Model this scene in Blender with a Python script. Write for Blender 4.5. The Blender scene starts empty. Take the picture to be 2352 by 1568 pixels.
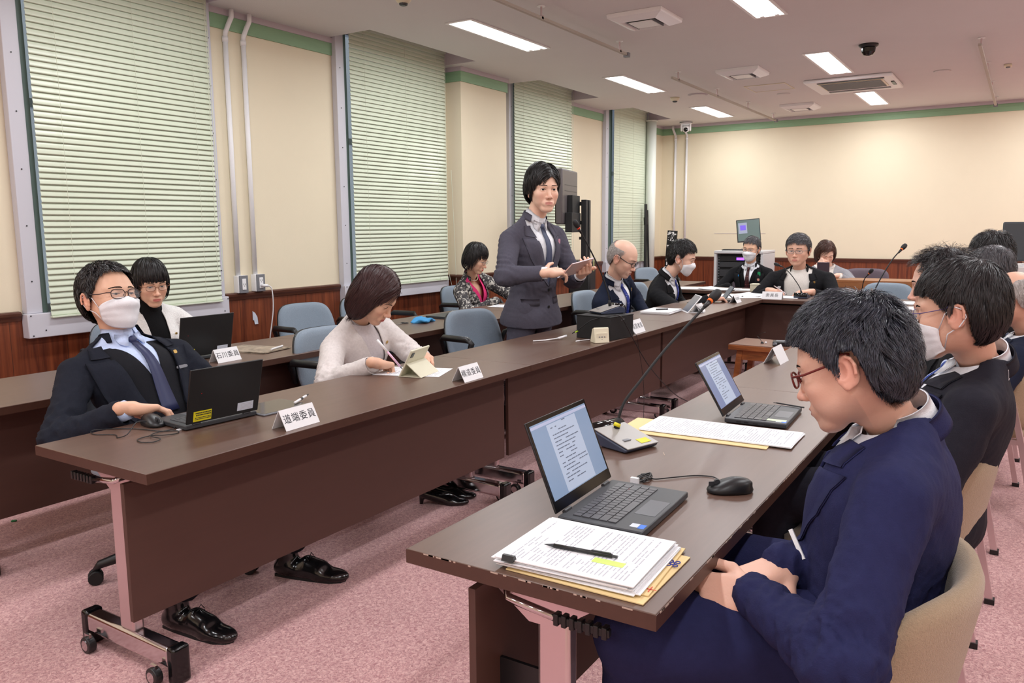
import bpy, bmesh, math, random, time
import numpy as np
from mathutils import Vector, Matrix
from mathutils.bvhtree import BVHTree
random.seed(7); rng = np.random.default_rng(7)
COL = bpy.context.scene.collection
SC = bpy.context.scene
PI = math.pi

# ------------------------------------------------------------------ camera, world, exposure
cam_d = bpy.data.cameras.new('camera'); cam = bpy.data.objects.new('camera', cam_d); COL.objects.link(cam)
cam_d.sensor_width = 36.0; cam_d.lens = 1840.5 / 2352 * 36.0; cam_d.clip_start = 0.05; cam_d.clip_end = 100
CAMP = np.array([0.0, 0.0, 1.27])
_p, _r, _y = [math.radians(a) for a in (8.066, -0.42, 32.506)]
FWD = np.array([math.cos(_p) * math.cos(_y), math.cos(_p) * math.sin(_y), -math.sin(_p)])
_rt = np.cross(FWD, [0, 0, 1]); _rt /= np.linalg.norm(_rt); _up = np.cross(_rt, FWD)
RT = math.cos(_r) * _rt + math.sin(_r) * _up; UP = -math.sin(_r) * _rt + math.cos(_r) * _up
_m = Matrix.Identity(4)
for i in range(3):
    _m[i][0], _m[i][1], _m[i][2], _m[i][3] = RT[i], UP[i], -FWD[i], CAMP[i]
cam.matrix_world = _m
SC.camera = cam
SC.view_settings.view_transform = 'Standard'; SC.view_settings.look = 'None'
SC.view_settings.exposure = 0.0; SC.view_settings.gamma = 1.0; SC.view_settings.use_curve_mapping = False
w = bpy.data.worlds.new('world'); SC.world = w; w.use_nodes = True
w.node_tree.nodes['Background'].inputs[0].default_value = (0.62, 0.70, 0.80, 1)
w.node_tree.nodes['Background'].inputs[1].default_value = 0.8

LIGHT_X = [-2.2, 0.3, 2.86, 5.34, 7.87, 10.27]; LIGHT_Y = [3.48, 1.60, -0.3, -2.2]
CEIL = 2.717
LAMP_W = 22.0
for lx in LIGHT_X:
    for ly in LIGHT_Y:
        ld = bpy.data.lights.new('tube_light', 'AREA'); ld.shape = 'RECTANGLE'; ld.size = 1.06; ld.size_y = 0.17
        ld.energy = LAMP_W; ld.color = (0.95, 0.975, 1.0)
        lo = bpy.data.objects.new('tube_light', ld); COL.objects.link(lo); lo.location = (lx, ly, CEIL - 0.012)

# ------------------------------------------------------------------ materials
def srgb(c):
    c = [x / 255.0 for x in c]
    return tuple(x / 12.92 if x <= 0.04045 else ((x + 0.055) / 1.055) ** 2.4 for x in c)
MATS = {}
def mat(name, col, rough=0.5, metal=0.0, spec=0.5, noise=None, bump=None, emis=None, sheen=0, alpha=None, coat=0, attr=False, vec='Object'):
    """noise=(scale, amount[, stretch]) colour variation; bump=(scale, strength[, stretch])"""
    if name in MATS: return MATS[name]
    m = bpy.data.materials.new(name); m.use_nodes = True; nt = m.node_tree; N = nt.nodes; L = nt.links
    b = N['Principled BSDF']
    c = srgb(col)
    b.inputs['Base Color'].default_value = (*c, 1); b.inputs['Roughness'].default_value = rough
    b.inputs['Metallic'].default_value = metal; b.inputs['Specular IOR Level'].default_value = spec
    if coat: b.inputs['Coat Weight'].default_value = coat; b.inputs['Coat Roughness'].default_value = 0.08
    if sheen: b.inputs['Sheen Weight'].default_value = sheen; b.inputs['Sheen Roughness'].default_value = 0.5
    if emis: b.inputs['Emission Color'].default_value = (*srgb(emis[0]), 1); b.inputs['Emission Strength'].default_value = emis[1]
    if alpha is not None: b.inputs['Alpha'].default_value = alpha
    src = None
    def coords(stretch):
        tc = N.new('ShaderNodeTexCoord'); mp = N.new('ShaderNodeMapping')
        L.new(tc.outputs[vec], mp.inputs[0]); mp.inputs['Scale'].default_value = stretch
        return mp.outputs[0]
    if attr:
        at = N.new('ShaderNodeAttribute'); at.attribute_name = 'tint'
        src = at.outputs['Color']; L.new(src, b.inputs['Base Color'])
    if noise:
        st = noise[2] if len(noise) > 2 else (1, 1, 1)
        nz = N.new('ShaderNodeTexNoise'); nz.inputs['Scale'].default_value = noise[0]; nz.inputs['Detail'].default_value = 5
        nz.inputs['Roughness'].default_value = 0.62
        L.new(coords(st), nz.inputs['Vector'])
        mr = N.new('ShaderNodeMapRange'); mr.inputs[1].default_value = 0.3; mr.inputs[2].default_value = 0.7
        mr.inputs[3].default_value = 1 - noise[1]; mr.inputs[4].default_value = 1 + noise[1]
        L.new(nz.outputs[0], mr.inputs[0])
        mx = N.new('ShaderNodeMix'); mx.data_type = 'RGBA'; mx.blend_type = 'MULTIPLY'; mx.inputs[0].default_value = 1
        if src is not None: L.new(src, mx.inputs[6])
        else: mx.inputs[6].default_value = (*c, 1)
        L.new(mr.outputs[0], mx.inputs[7]); L.new(mx.outputs[2], b.inputs['Base Color'])
    if bump:
        st = bump[2] if len(bump) > 2 else (1, 1, 1)
        nb = N.new('ShaderNodeTexNoise'); nb.inputs['Scale'].default_value = bump[0]; nb.inputs['Detail'].default_value = 3
        L.new(coords(st), nb.inputs['Vector'])
        bp = N.new('ShaderNodeBump'); bp.inputs['Strength'].default_value = bump[1]; bp.inputs['Distance'].default_value = 0.004
        L.new(nb.outputs[0], bp.inputs['Height']); L.new(bp.outputs[0], b.inputs['Normal'])
    MATS[name] = m
    return m

def wood_mat(name, dark, light, rough, scale, stretch, coat=0.0, bumps=0.05, vec='Object'):
    m = mat(name, dark, rough, coat=coat, vec=vec)
    nt = m.node_tree; N = nt.nodes; L = nt.links; b = N['Principled BSDF']
    tc = N.new('ShaderNodeTexCoord'); mp = N.new('ShaderNodeMapping'); L.new(tc.outputs[vec], mp.inputs[0]); mp.inputs['Scale'].default_value = stretch
    nz = N.new('ShaderNodeTexNoise'); nz.inputs['Scale'].default_value = scale; nz.inputs['Detail'].default_value = 6; nz.inputs['Roughness'].default_value = 0.6; nz.inputs['Distortion'].default_value = 0.6
    L.new(mp.outputs[0], nz.inputs['Vector'])
    cr = N.new('ShaderNodeValToRGB'); cr.color_ramp.elements[0].position = 0.33; cr.color_ramp.elements[0].color = (*srgb(dark), 1)
    cr.color_ramp.elements[1].position = 0.68; cr.color_ramp.elements[1].color = (*srgb(light), 1)
    L.new(nz.outputs[0], cr.inputs[0]); L.new(cr.outputs[0], b.inputs['Base Color'])
    bp = N.new('ShaderNodeBump'); bp.inputs['Strength'].default_value = bumps; bp.inputs['Distance'].default_value = 0.002
    L.new(nz.outputs[0], bp.inputs['Height']); L.new(bp.outputs[0], b.inputs['Normal'])
    return m

M = {}
M['wall'] = mat('wall_paint', (233, 222, 196), 0.75, noise=(1.3, 0.02), bump=(180, 0.12))
M['ceil'] = mat('ceiling_paint', (220, 217, 217), 0.85, noise=(2.0, 0.015), bump=(120, 0.25))
M['ceil_edge'] = mat('ceiling_edge_grey', (196, 186, 194), 0.6)
M['green'] = mat('green_band', (140, 176, 140), 0.55, noise=(6, 0.05, (1, 1, 8)))
M['wains'] = wood_mat('wainscot_wood', (88, 40, 24), (138, 72, 42), 0.38, 7.0, (5.0, 5.0, 0.22))
M['rail'] = mat('rail_wood', (84, 50, 38), 0.3, noise=(5, 0.15, (1, 1, 6)))
M['alu'] = mat('window_aluminium', (196, 196, 208), 0.38, 0.55, bump=(3, 0.05))
M['alu_w'] = mat('window_trim_paint', (205, 205, 214), 0.45)
M['frame_g'] = mat('window_frame_green', (92, 112, 106), 0.5)
M['slat'] = mat('blind_slat', (216, 226, 204), 0.32, spec=0.6)
M['cord'] = mat('blind_cord', (214, 220, 200), 0.7)
M['glass'] = mat('window_glass', (190, 205, 215), 0.05, alpha=0.35)
M['table'] = wood_mat('table_laminate', (92, 68, 57), (100, 75, 63), 0.36, 3.0, (1.2, 14, 14), coat=0.0, bumps=0.01)
M['table'].node_tree.nodes['Principled BSDF'].inputs['Specular IOR Level'].default_value = 0.75
M['edge'] = mat('table_edge', (74, 48, 38), 0.4, noise=(40, 0.08))
M['panel'] = mat('table_panel', (76, 50, 42), 0.45, noise=(4, 0.05, (1, 1, 6)))
M['wear'] = mat('table_edge_wear', (186, 165, 150), 0.6)
M['chrome'] = mat('chrome', (205, 200, 202), 0.12, 1.0)
M['chrome_s'] = mat('satin_metal', (214, 196, 198), 0.3, 0.85)
M['blk'] = mat('black_plastic', (24, 24, 26), 0.38)
M['blk_m'] = mat('black_matte', (20, 20, 22), 0.65)
M['blk_g'] = mat('black_gloss', (12, 12, 14), 0.12)
M['dgrey'] = mat('dark_grey_plastic', (52, 54, 58), 0.42)
M['grey'] = mat('grey_plastic', (120, 122, 128), 0.45)
M['mic_top'] = mat('microphone_base_grey', (158, 154, 150), 0.4, 0.2)
M['mic_side'] = mat('microphone_base_blue', (58, 66, 86), 0.4)
M['white'] = mat('white_plastic', (240, 240, 242), 0.4)
M['cream'] = mat('cream_plastic', (226, 218, 192), 0.45)
M['paper'] = mat('paper', (238, 238, 240), 0.8)
M['manila'] = mat('manila_envelope', (232, 205, 150), 0.75)
M['ink'] = mat('ink', (40, 40, 48), 0.8)
M['inkg'] = mat('ink_grey', (186, 186, 194), 0.8)
M['yellow'] = mat('yellow_sticker', (225, 212, 30), 0.5)
M['stickw'] = mat('white_sticker', (205, 212, 225), 0.5)
M['orange'] = mat('orange_ring', (235, 110, 30), 0.45)
M['red'] = mat('red_ring', (215, 60, 30), 0.4)
M['blue'] = mat('blue_print', (50, 60, 150), 0.6)
M['lime'] = mat('lime_plastic', (190, 225, 60), 0.45)
M['chairf'] = mat('chair_fabric_blue', (132, 146, 160), 0.9, noise=(260, 0.12), bump=(500, 0.5), sheen=0.2)
M['chairp'] = mat('chair_fabric_purple', (104, 92, 102), 0.9, noise=(200, 0.08), bump=(400, 0.4))
M['chairb'] = mat('chair_fabric_beige', (160, 138, 112), 0.92, noise=(220, 0.1), bump=(450, 0.5), sheen=0.3)
M['stoolw'] = wood_mat('stool_wood', (120, 66, 30), (168, 98, 50), 0.4, 5.0, (8, 1.2, 8))
M['stoolt'] = mat('stool_top', (132, 98, 84), 0.3)
M['cloth'] = mat('blue_cloth', (70, 150, 205), 0.9)
M['pipe'] = mat('pipe_paint', (226, 230, 222), 0.35)
M['rackw'] = mat('rack_paint', (206, 206, 208), 0.4)
M['tvb'] = mat('television_back', (96, 90, 92), 0.4, 0.3)
M['desk'] = mat('grey_desk', (205, 200, 198), 0.5)
M['deskw'] = mat('wood_desk', (150, 98, 60), 0.4)

def carpet():
    m = mat('carpet_pink', (190, 140, 140), 0.95, sheen=0.3)
    nt = m.node_tree; N = nt.nodes; L = nt.links; b = N['Principled BSDF']
    tc = N.new('ShaderNodeTexCoord')
    n1 = N.new('ShaderNodeTexNoise'); n1.inputs['Scale'].default_value = 95; n1.inputs['Detail'].default_value = 4; n1.inputs['Roughness'].default_value = 0.7; n1.inputs['Distortion'].default_value = 1.2
    n2 = N.new('ShaderNodeTexNoise'); n2.inputs['Scale'].default_value = 2.2; n2.inputs['Detail'].default_value = 3
    L.new(tc.outputs['Object'], n1.inputs['Vector']); L.new(tc.outputs['Object'], n2.inputs['Vector'])
    cr = N.new('ShaderNodeValToRGB'); e = cr.color_ramp.elements
    e[0].position = 0.36; e[0].color = (*srgb((168, 112, 116)), 1); e[1].position = 0.62; e[1].color = (*srgb((232, 188, 184)), 1)
    k = e.new(0.5); k.color = (*srgb((206, 154, 154)), 1)
    L.new(n1.outputs[0], cr.inputs[0])
    mr = N.new('ShaderNodeMapRange'); mr.inputs[1].default_value = 0.3; mr.inputs[2].default_value = 0.7; mr.inputs[3].default_value = 0.93; mr.inputs[4].default_value = 1.05
    L.new(n2.outputs[0], mr.inputs[0])
    mx = N.new('ShaderNodeMix'); mx.data_type = 'RGBA'; mx.blend_type = 'MULTIPLY'; mx.inputs[0].default_value = 1
    L.new(cr.outputs[0], mx.inputs[6]); L.new(mr.outputs[0], mx.inputs[7]); L.new(mx.outputs[2], b.inputs['Base Color'])
    bp = N.new('ShaderNodeBump'); bp.inputs['Strength'].default_value = 0.7; bp.inputs['Distance'].default_value = 0.006
    L.new(n1.outputs[0], bp.inputs['Height']); L.new(bp.outputs[0], b.inputs['Normal'])
    return m
M['carpet'] = carpet()

# ------------------------------------------------------------------ mesh helpers
class MB:
    def __init__(s): s.v = []; s.f = []
    def add(s, vs, fs):
        o = len(s.v); s.v += [tuple(map(float, v)) for v in vs]; s.f += [tuple(i + o for i in f) for f in fs]; return s
    def box(s, x0, x1, y0, y1, z0, z1, R=None, c=None):
        vs = [(x, y, z) for x in (x0, x1) for y in (y0, y1) for z in (z0, z1)]
        fs = [(0, 1, 3, 2), (4, 6, 7, 5), (0, 4, 5, 1), (2, 3, 7, 6), (0, 2, 6, 4), (1, 5, 7, 3)]
        if R is not None:
            c = Vector(c) if c is not None else Vector((0, 0, 0))
            vs = [tuple(R @ (Vector(v) - c) + c) for v in vs]
        return s.add(vs, fs)
    def cyl(s, a, b, r0, r1=None, n=12, caps=True):
        if r1 is None: r1 = r0
        a = Vector(a); b = Vector(b); d = (b - a).normalized()
        u = d.orthogonal().normalized(); w_ = d.cross(u)
        vs = []
        for p, r in ((a, r0), (b, r1)):
            for i in range(n):
                t = 2 * PI * i / n; vs.append(tuple(p + u * math.cos(t) * r + w_ * math.sin(t) * r))
        fs = [(i, (i + 1) % n, n + (i + 1) % n, n + i) for i in range(n)]
        if caps: fs += [tuple(range(n))[::-1], tuple(range(n, 2 * n))]
        return s.add(vs, fs)
    def tube(s, pts, r, n=6, closed=False, rs=None):
        pts = [Vector(p) for p in pts]; k = len(pts); vs = []; fs = []
        t0 = (pts[1] - pts[0]).normalized(); u = t0.orthogonal().normalized()
        for i, p in enumerate(pts):
            if closed: t = (pts[(i + 1) % k] - pts[i - 1])
            else: t = pts[min(i + 1, k - 1)] - pts[max(i - 1, 0)]
            t = t.normalized() if t.length > 1e-9 else t0
            u = (u - t * u.dot(t)); u = u.normalized() if u.length > 1e-6 else t.orthogonal().normalized()
            w_ = t.cross(u); rr = rs[i] if rs else r
            for j in range(n):
                a = 2 * PI * j / n; vs.append(tuple(p + u * math.cos(a) * rr + w_ * math.sin(a) * rr))
        for i in range(k if closed else k - 1):
            for j in range(n):
                a = i * n + j; b_ = i * n + (j + 1) % n; c = ((i + 1) % k) * n + (j + 1) % n; d = ((i + 1) % k) * n + j
                fs.append((a, b_, c, d))
        if not closed: fs += [tuple(range(n))[::-1], tuple(range((k - 1) * n, k * n))]
        return s.add(vs, fs)
    def prism(s, poly, z0, z1, axis='z'):
        n = len(poly)
        def P(a, b, c):
            return {'z': (a, b, c), 'y': (a, c, b), 'x': (c, a, b)}[axis]
        vs = [P(a, b, z0) for a, b in poly] + [P(a, b, z1) for a, b in poly]
        fs = [tuple(range(n))[::-1], tuple(range(n, 2 * n))] + [(i, (i + 1) % n, n + (i + 1) % n, n + i) for i in range(n)]
        return s.add(vs, fs)
    def lathe(s, prof, n=16, c=(0, 0, 0)):
        vs = []; fs = []
        for r, z in prof:
            for j in range(n):
                a = 2 * PI * j / n; vs.append((c[0] + r * math.cos(a), c[1] + r * math.sin(a), c[2] + z))
        for i in range(len(prof) - 1):
            for j in range(n): fs.append((i * n + j, i * n + (j + 1) % n, (i + 1) * n + (j + 1) % n, (i + 1) * n + j))
        fs += [tuple(range(n))[::-1], tuple(range((len(prof) - 1) * n, len(prof) * n))]
        return s.add(vs, fs)
    def xf(s, Mx):
        s.v = [tuple(Mx @ Vector(v)) for v in s.v]; return s

def sp(pts, n=6):
    """smooth curve through the given points"""
    P = [Vector(p) for p in pts]; P = [P[0]] + P + [P[-1]]; out = []
    for i in range(1, len(P) - 2):
        for k in range(n):
            t = k / n; a, b, c, d = P[i - 1], P[i], P[i + 1], P[i + 2]
            out.append(0.5 * ((2 * b) + (c - a) * t + (2 * a - 5 * b + 4 * c - d) * t * t + (3 * b - a - 3 * c + d) * t ** 3))
    return out + [P[-2]]
def fixn(me):
    bm = bmesh.new(); bm.from_mesh(me); bmesh.ops.recalc_face_normals(bm, faces=bm.faces); bm.to_mesh(me); bm.free()
def obj(name, mb, m, parent=None, smooth=False, bevel=0, seg=2, kind=None, label=None, loc=None, rotz=0, fix=True):
    me = bpy.data.meshes.new(name)
    if isinstance(mb, MB): me.from_pydata(mb.v, [], mb.f)
    else: me.from_pydata(*mb[:1], [], mb[1]) if isinstance(mb[0], list) else None
    if fix: fixn(me)
    me.materials.append(m)
    if smooth: me.shade_smooth()
    o = bpy.data.objects.new(name, me); COL.objects.link(o)
    if parent is not None: o.parent = parent
    if bevel:
        b = o.modifiers.new('bevel', 'BEVEL'); b.width = bevel; b.segments = seg; b.limit_method = 'ANGLE'; b.angle_limit = math.radians(40)
        if not smooth: me.shade_smooth(); 
        try:
            me.set_sharp_from_angle(angle=math.radians(35))
        except Exception: pass
    if kind: o['kind'] = kind
    if label: o['label'] = label
    if loc is not None: o.location = loc
    if rotz: o.rotation_euler = (0, 0, rotz)
    return o
def thing(name, label, cat, loc=(0, 0, 0), rotz=0, group=None):
    o = bpy.data.objects.new(name, None); COL.objects.link(o); o.empty_display_size = 0.1
    o.location = loc; o.rotation_euler = (0, 0, rotz); o['label'] = label; o['category'] = cat
    if group: o['group'] = group
    return o
def tag(o, label, cat, group=None):
    o['label'] = label; o['category'] = cat
    if group: o['group'] = group
    return o
def struct(name, mb, m, parent=None, **k):
    return obj(name, mb, m, parent, kind='structure' if parent is None else None, **k)
def dup(root, loc, rotz, label, group=None, skip=()):
    r = root.copy(); COL.objects.link(r); r.location = loc; r.rotation_euler = (0, 0, rotz); r['label'] = label
    if group: r['group'] = group
    for ch in list(root.children):
        if ch.name.split('.')[0] in skip: continue
        c = ch.copy(); COL.objects.link(c); c.parent = r
        for g in ch.children:
            d = g.copy(); COL.objects.link(d); d.parent = c
    return r
def Rz(a): return Matrix.Rotation(a, 3, 'Z')
_TC = {}
def text_obj(txt, size, m, parent, loc, rot, depth=0.0002, name='lettering', spacing=1.0, align='CENTER', bold=0.0):
    key = (txt, size, spacing, bold, m.name)
    if key not in _TC:
        cu = bpy.data.curves.new(name, 'FONT'); cu.body = txt; cu.size = size; cu.extrude = depth; cu.align_x = align; cu.align_y = 'CENTER'
        cu.space_character = spacing; cu.offset = bold; cu.resolution_u = 3
        t = bpy.data.objects.new('tmp', cu); COL.objects.link(t); bpy.context.view_layer.update()
        me = bpy.data.meshes.new_from_object(t); me.name = name
        COL.objects.unlink(t); bpy.data.objects.remove(t)
        me.materials.clear(); me.materials.append(m); _TC[key] = me
    o = bpy.data.objects.new(name, _TC[key]); COL.objects.link(o); o.parent = parent; o.location = loc; o.rotation_euler = rot
    return o
# ------------------------------------------------------------------ the room
YW = 4.60; XF = 11.36; YR = -4.0; XB = -4.0; RAIL = 0.834
NOTCH_Y = 4.17
WIN = [(2.24, 3.53), (4.66, 6.00), (7.12, 8.42), (9.38, 10.62)]
struct('floor', MB().box(XB, XF, YR, YW + 0.2, -0.05, 0), M['carpet'])
# ceiling with a notch (curtain recess) over each window
cb = MB(); cb.box(XB, XF, YR, NOTCH_Y, CEIL, CEIL + 0.1)
xs = XB
for a, b in WIN:
    cb.box(xs, a - 0.03, NOTCH_Y, YW, CEIL, CEIL + 0.1); xs = b - 0.01
cb.box(xs, XF, NOTCH_Y, YW, CEIL, CEIL + 0.1)
struct('ceiling', cb, M['ceil'])
for i, (a, b) in enumerate(WIN):
    struct('trim_%d' % (i + 1), MB().box(a - 0.06, a - 0.026, NOTCH_Y + .002, YW + 0.2, CEIL + 0.001, CEIL + .2).box(b - 0.014, b + 0.02, NOTCH_Y + .002, YW - .001, CEIL + 0.001, CEIL + .2)
           .box(a - 0.06, b + 0.02, NOTCH_Y - 0.03, NOTCH_Y, CEIL + 0.1, CEIL + .2).box(a - 0.06, b + 0.02, NOTCH_Y - 0.03, YW + 0.2, CEIL + .14, CEIL + .2), M['ceil_edge'])
# window wall (pieces between openings, below sills)
wl = MB(); xs = XB
OP = [(a + 0.06, b - 0.04) for a, b in WIN]
for a, b in OP:
    wl.box(xs, a, YW, YW + 0.2, 0, CEIL + .2); wl.box(a, b, YW, YW + 0.2, 0, 0.80); xs = b
wl.box(xs, XF, YW, YW + 0.2, 0, CEIL + .2)
PX0, PX1, PY = 6.10, 6.86, 4.42
wl.box(PX0, PX1, PY, YW, 0, CEIL)
struct('wall_left', wl, M['wall'])
struct('wall_far', MB().box(XF, XF + 0.15, YR, YW + 0.2, 0, CEIL + 0.1), M['wall'])
struct('wall_right', MB().box(XB, XF, YR - 0.15, YR, 0, CEIL + 0.1), M['wall'])
struct('wall_back', MB().box(XB - 0.15, XB, YR, YW + 0.2, 0, CEIL + 0.1), M['wall'])
# wainscot: thin boards in bays, rail on top
SEGL = []; xs = XB
for a, b in WIN:
    SEGL.append((xs, a)); xs = b
SEGL.append((xs, XF))
wn = MB(); wn.box(XB, PX0, YW - 0.012, YW, 0, RAIL - 0.02); wn.box(PX1, XF, YW - 0.012, YW, 0, RAIL - 0.02)
wn.box(PX0 - 0.012, PX1 + 0.012, PY - 0.012, PY, 0, RAIL - 0.02); wn.box(PX0 - 0.012, PX0, PY, YW, 0, RAIL - 0.02); wn.box(PX1, PX1 + 0.012, PY, YW, 0, RAIL - 0.02)
struct('trim_5', wn, M['wains'])
wf = MB(); wf.box(XF - 0.012, XF, YR, YW, 0, RAIL - 0.02)
struct('trim_6', wf, M['wains'])
gaps = MB()
for k in range(60):
    x = -3.9 + k * 0.303
    if x < XF and not (PX0 < x < PX1): gaps.box(x, x + 0.003, YW - 0.0128, YW - 0.0121, 0.08, RAIL - 0.05)
for k in range(28):
    y = -3.9 + k * 0.303; gaps.box(XF - 0.0128, XF - 0.0121, y, y + 0.003, 0.08, RAIL - 0.05)
struct('trim_7', gaps, M['rail'])
def railseg(mb, axis, a, b, c, sgn):
    prof = [(0, -0.045), (0.022, -0.045), (0.026, -0.03), (0.034, -0.018), (0.036, -0.004), (0.028, 0.004), (0, 0.006)]
    n = len(prof); vs = []
    for t in (a, b):
        for d, z in prof:
            vs.append((t, c + sgn * d, RAIL + z) if axis == 'x' else (c + sgn * d, t, RAIL + z))
    mb.add(vs, [(i, (i + 1) % n, n + (i + 1) % n, n + i) for i in range(n)] + [tuple(range(n)), tuple(range(n, 2 * n))])
rl = MB()
for a, b in SEGL:
    if a < PX0 < b:
        railseg(rl, 'x', a + 0.02, PX0, YW, -1); railseg(rl, 'y', PY - 0.02, YW, PX0, -1); railseg(rl, 'x', PX0 - 0.03, PX1 + 0.03, PY, -1); railseg(rl, 'y', PY - 0.02, YW, PX1, 1); railseg(rl, 'x', PX1, b - 0.02, YW, -1)
    else: railseg(rl, 'x', a + 0.02, b - 0.02, YW, -1)
struct('baseboard_left', rl, M['rail'])
rf = MB(); railseg(rf, 'y', YR, YW, XF, -1); struct('baseboard_far', rf, M['rail'])
# green band and pale cove under the ceiling
gb = MB(); cv = MB(); G0, G1 = 2.589, 2.678
for a, b in SEGL:
    if a < PX0 < b:
        gb.box(a, PX0, YW - 0.012, YW, G0, G1); cv.box(a, PX0, YW - 0.02, YW, G1, CEIL)
        gb.box(PX0 - 0.012, PX1 + 0.012, PY - 0.012, PY, G0, G1); gb.box(PX0 - 0.012, PX0, PY, YW, G0, G1); gb.box(PX1, PX1 + 0.012, PY, YW, G0, G1)
        cv.box(PX0 - 0.02, PX1 + 0.02, PY - 0.02, PY, G1, CEIL); cv.box(PX0 - 0.02, PX0, PY, YW, G1, CEIL)
        gb.box(PX1, b, YW - 0.012, YW, G0, G1); cv.box(PX1, b, YW - 0.02, YW, G1, CEIL)
    else:
        gb.box(a, b, YW - 0.012, YW, G0, G1); cv.box(a, b, YW - 0.02, YW, G1, CEIL)
gb.box(XF - 0.014, XF, YR, YW, G0, G1); gb.box(XF - 0.02, XF, YR, YW, G1 - 0.03, G1 - 0.012); cv.box(XF - 0.02, XF, YR, YW, G1, CEIL)
struct('trim_8', gb, M['green']); struct('trim_9', cv, M['ceil_edge'])

# ------------------------------------------------------------------ windows with blinds
def slat_mesh(w_):
    vs = []; prof = []
    for t in (-1, -0.5, 0, 0.5, 1):
        a = math.radians(77); s = t * 0.0180; h = 0.0017 * (1 - t * t)
        prof.append((-(s * math.cos(a)) - h * math.sin(a), s * -math.sin(a) + h * math.cos(a)))
    mb = MB(); n = len(prof)
    for x in (-w_ / 2, w_ / 2):
        for p in prof: vs.append((x, p[0], p[1]))
    for x in (-w_ / 2, w_ / 2):
        for p in prof: vs.append((x, p[0] + 0.0004, p[1] + 0.0006))
    fs = [(i, i + 1, n + i + 1, n + i) for i in range(n - 1)] + [(2 * n + i, 3 * n + i, 3 * n + i + 1, 2 * n + i + 1) for i in range(n - 1)]
    fs += [(0, n, 3 * n, 2 * n), (n - 1, 3 * n - 1, 4 * n - 1, 2 * n - 1)]
    mb.add(vs, fs); return mb
WLAB = ['widest leftmost venetian blind in front of the first window', 'green venetian blind between white conduits and the wall pilaster',
        'green venetian blind behind the standing man', 'farthest green venetian blind beside the white pipe, slats partly open']
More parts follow.
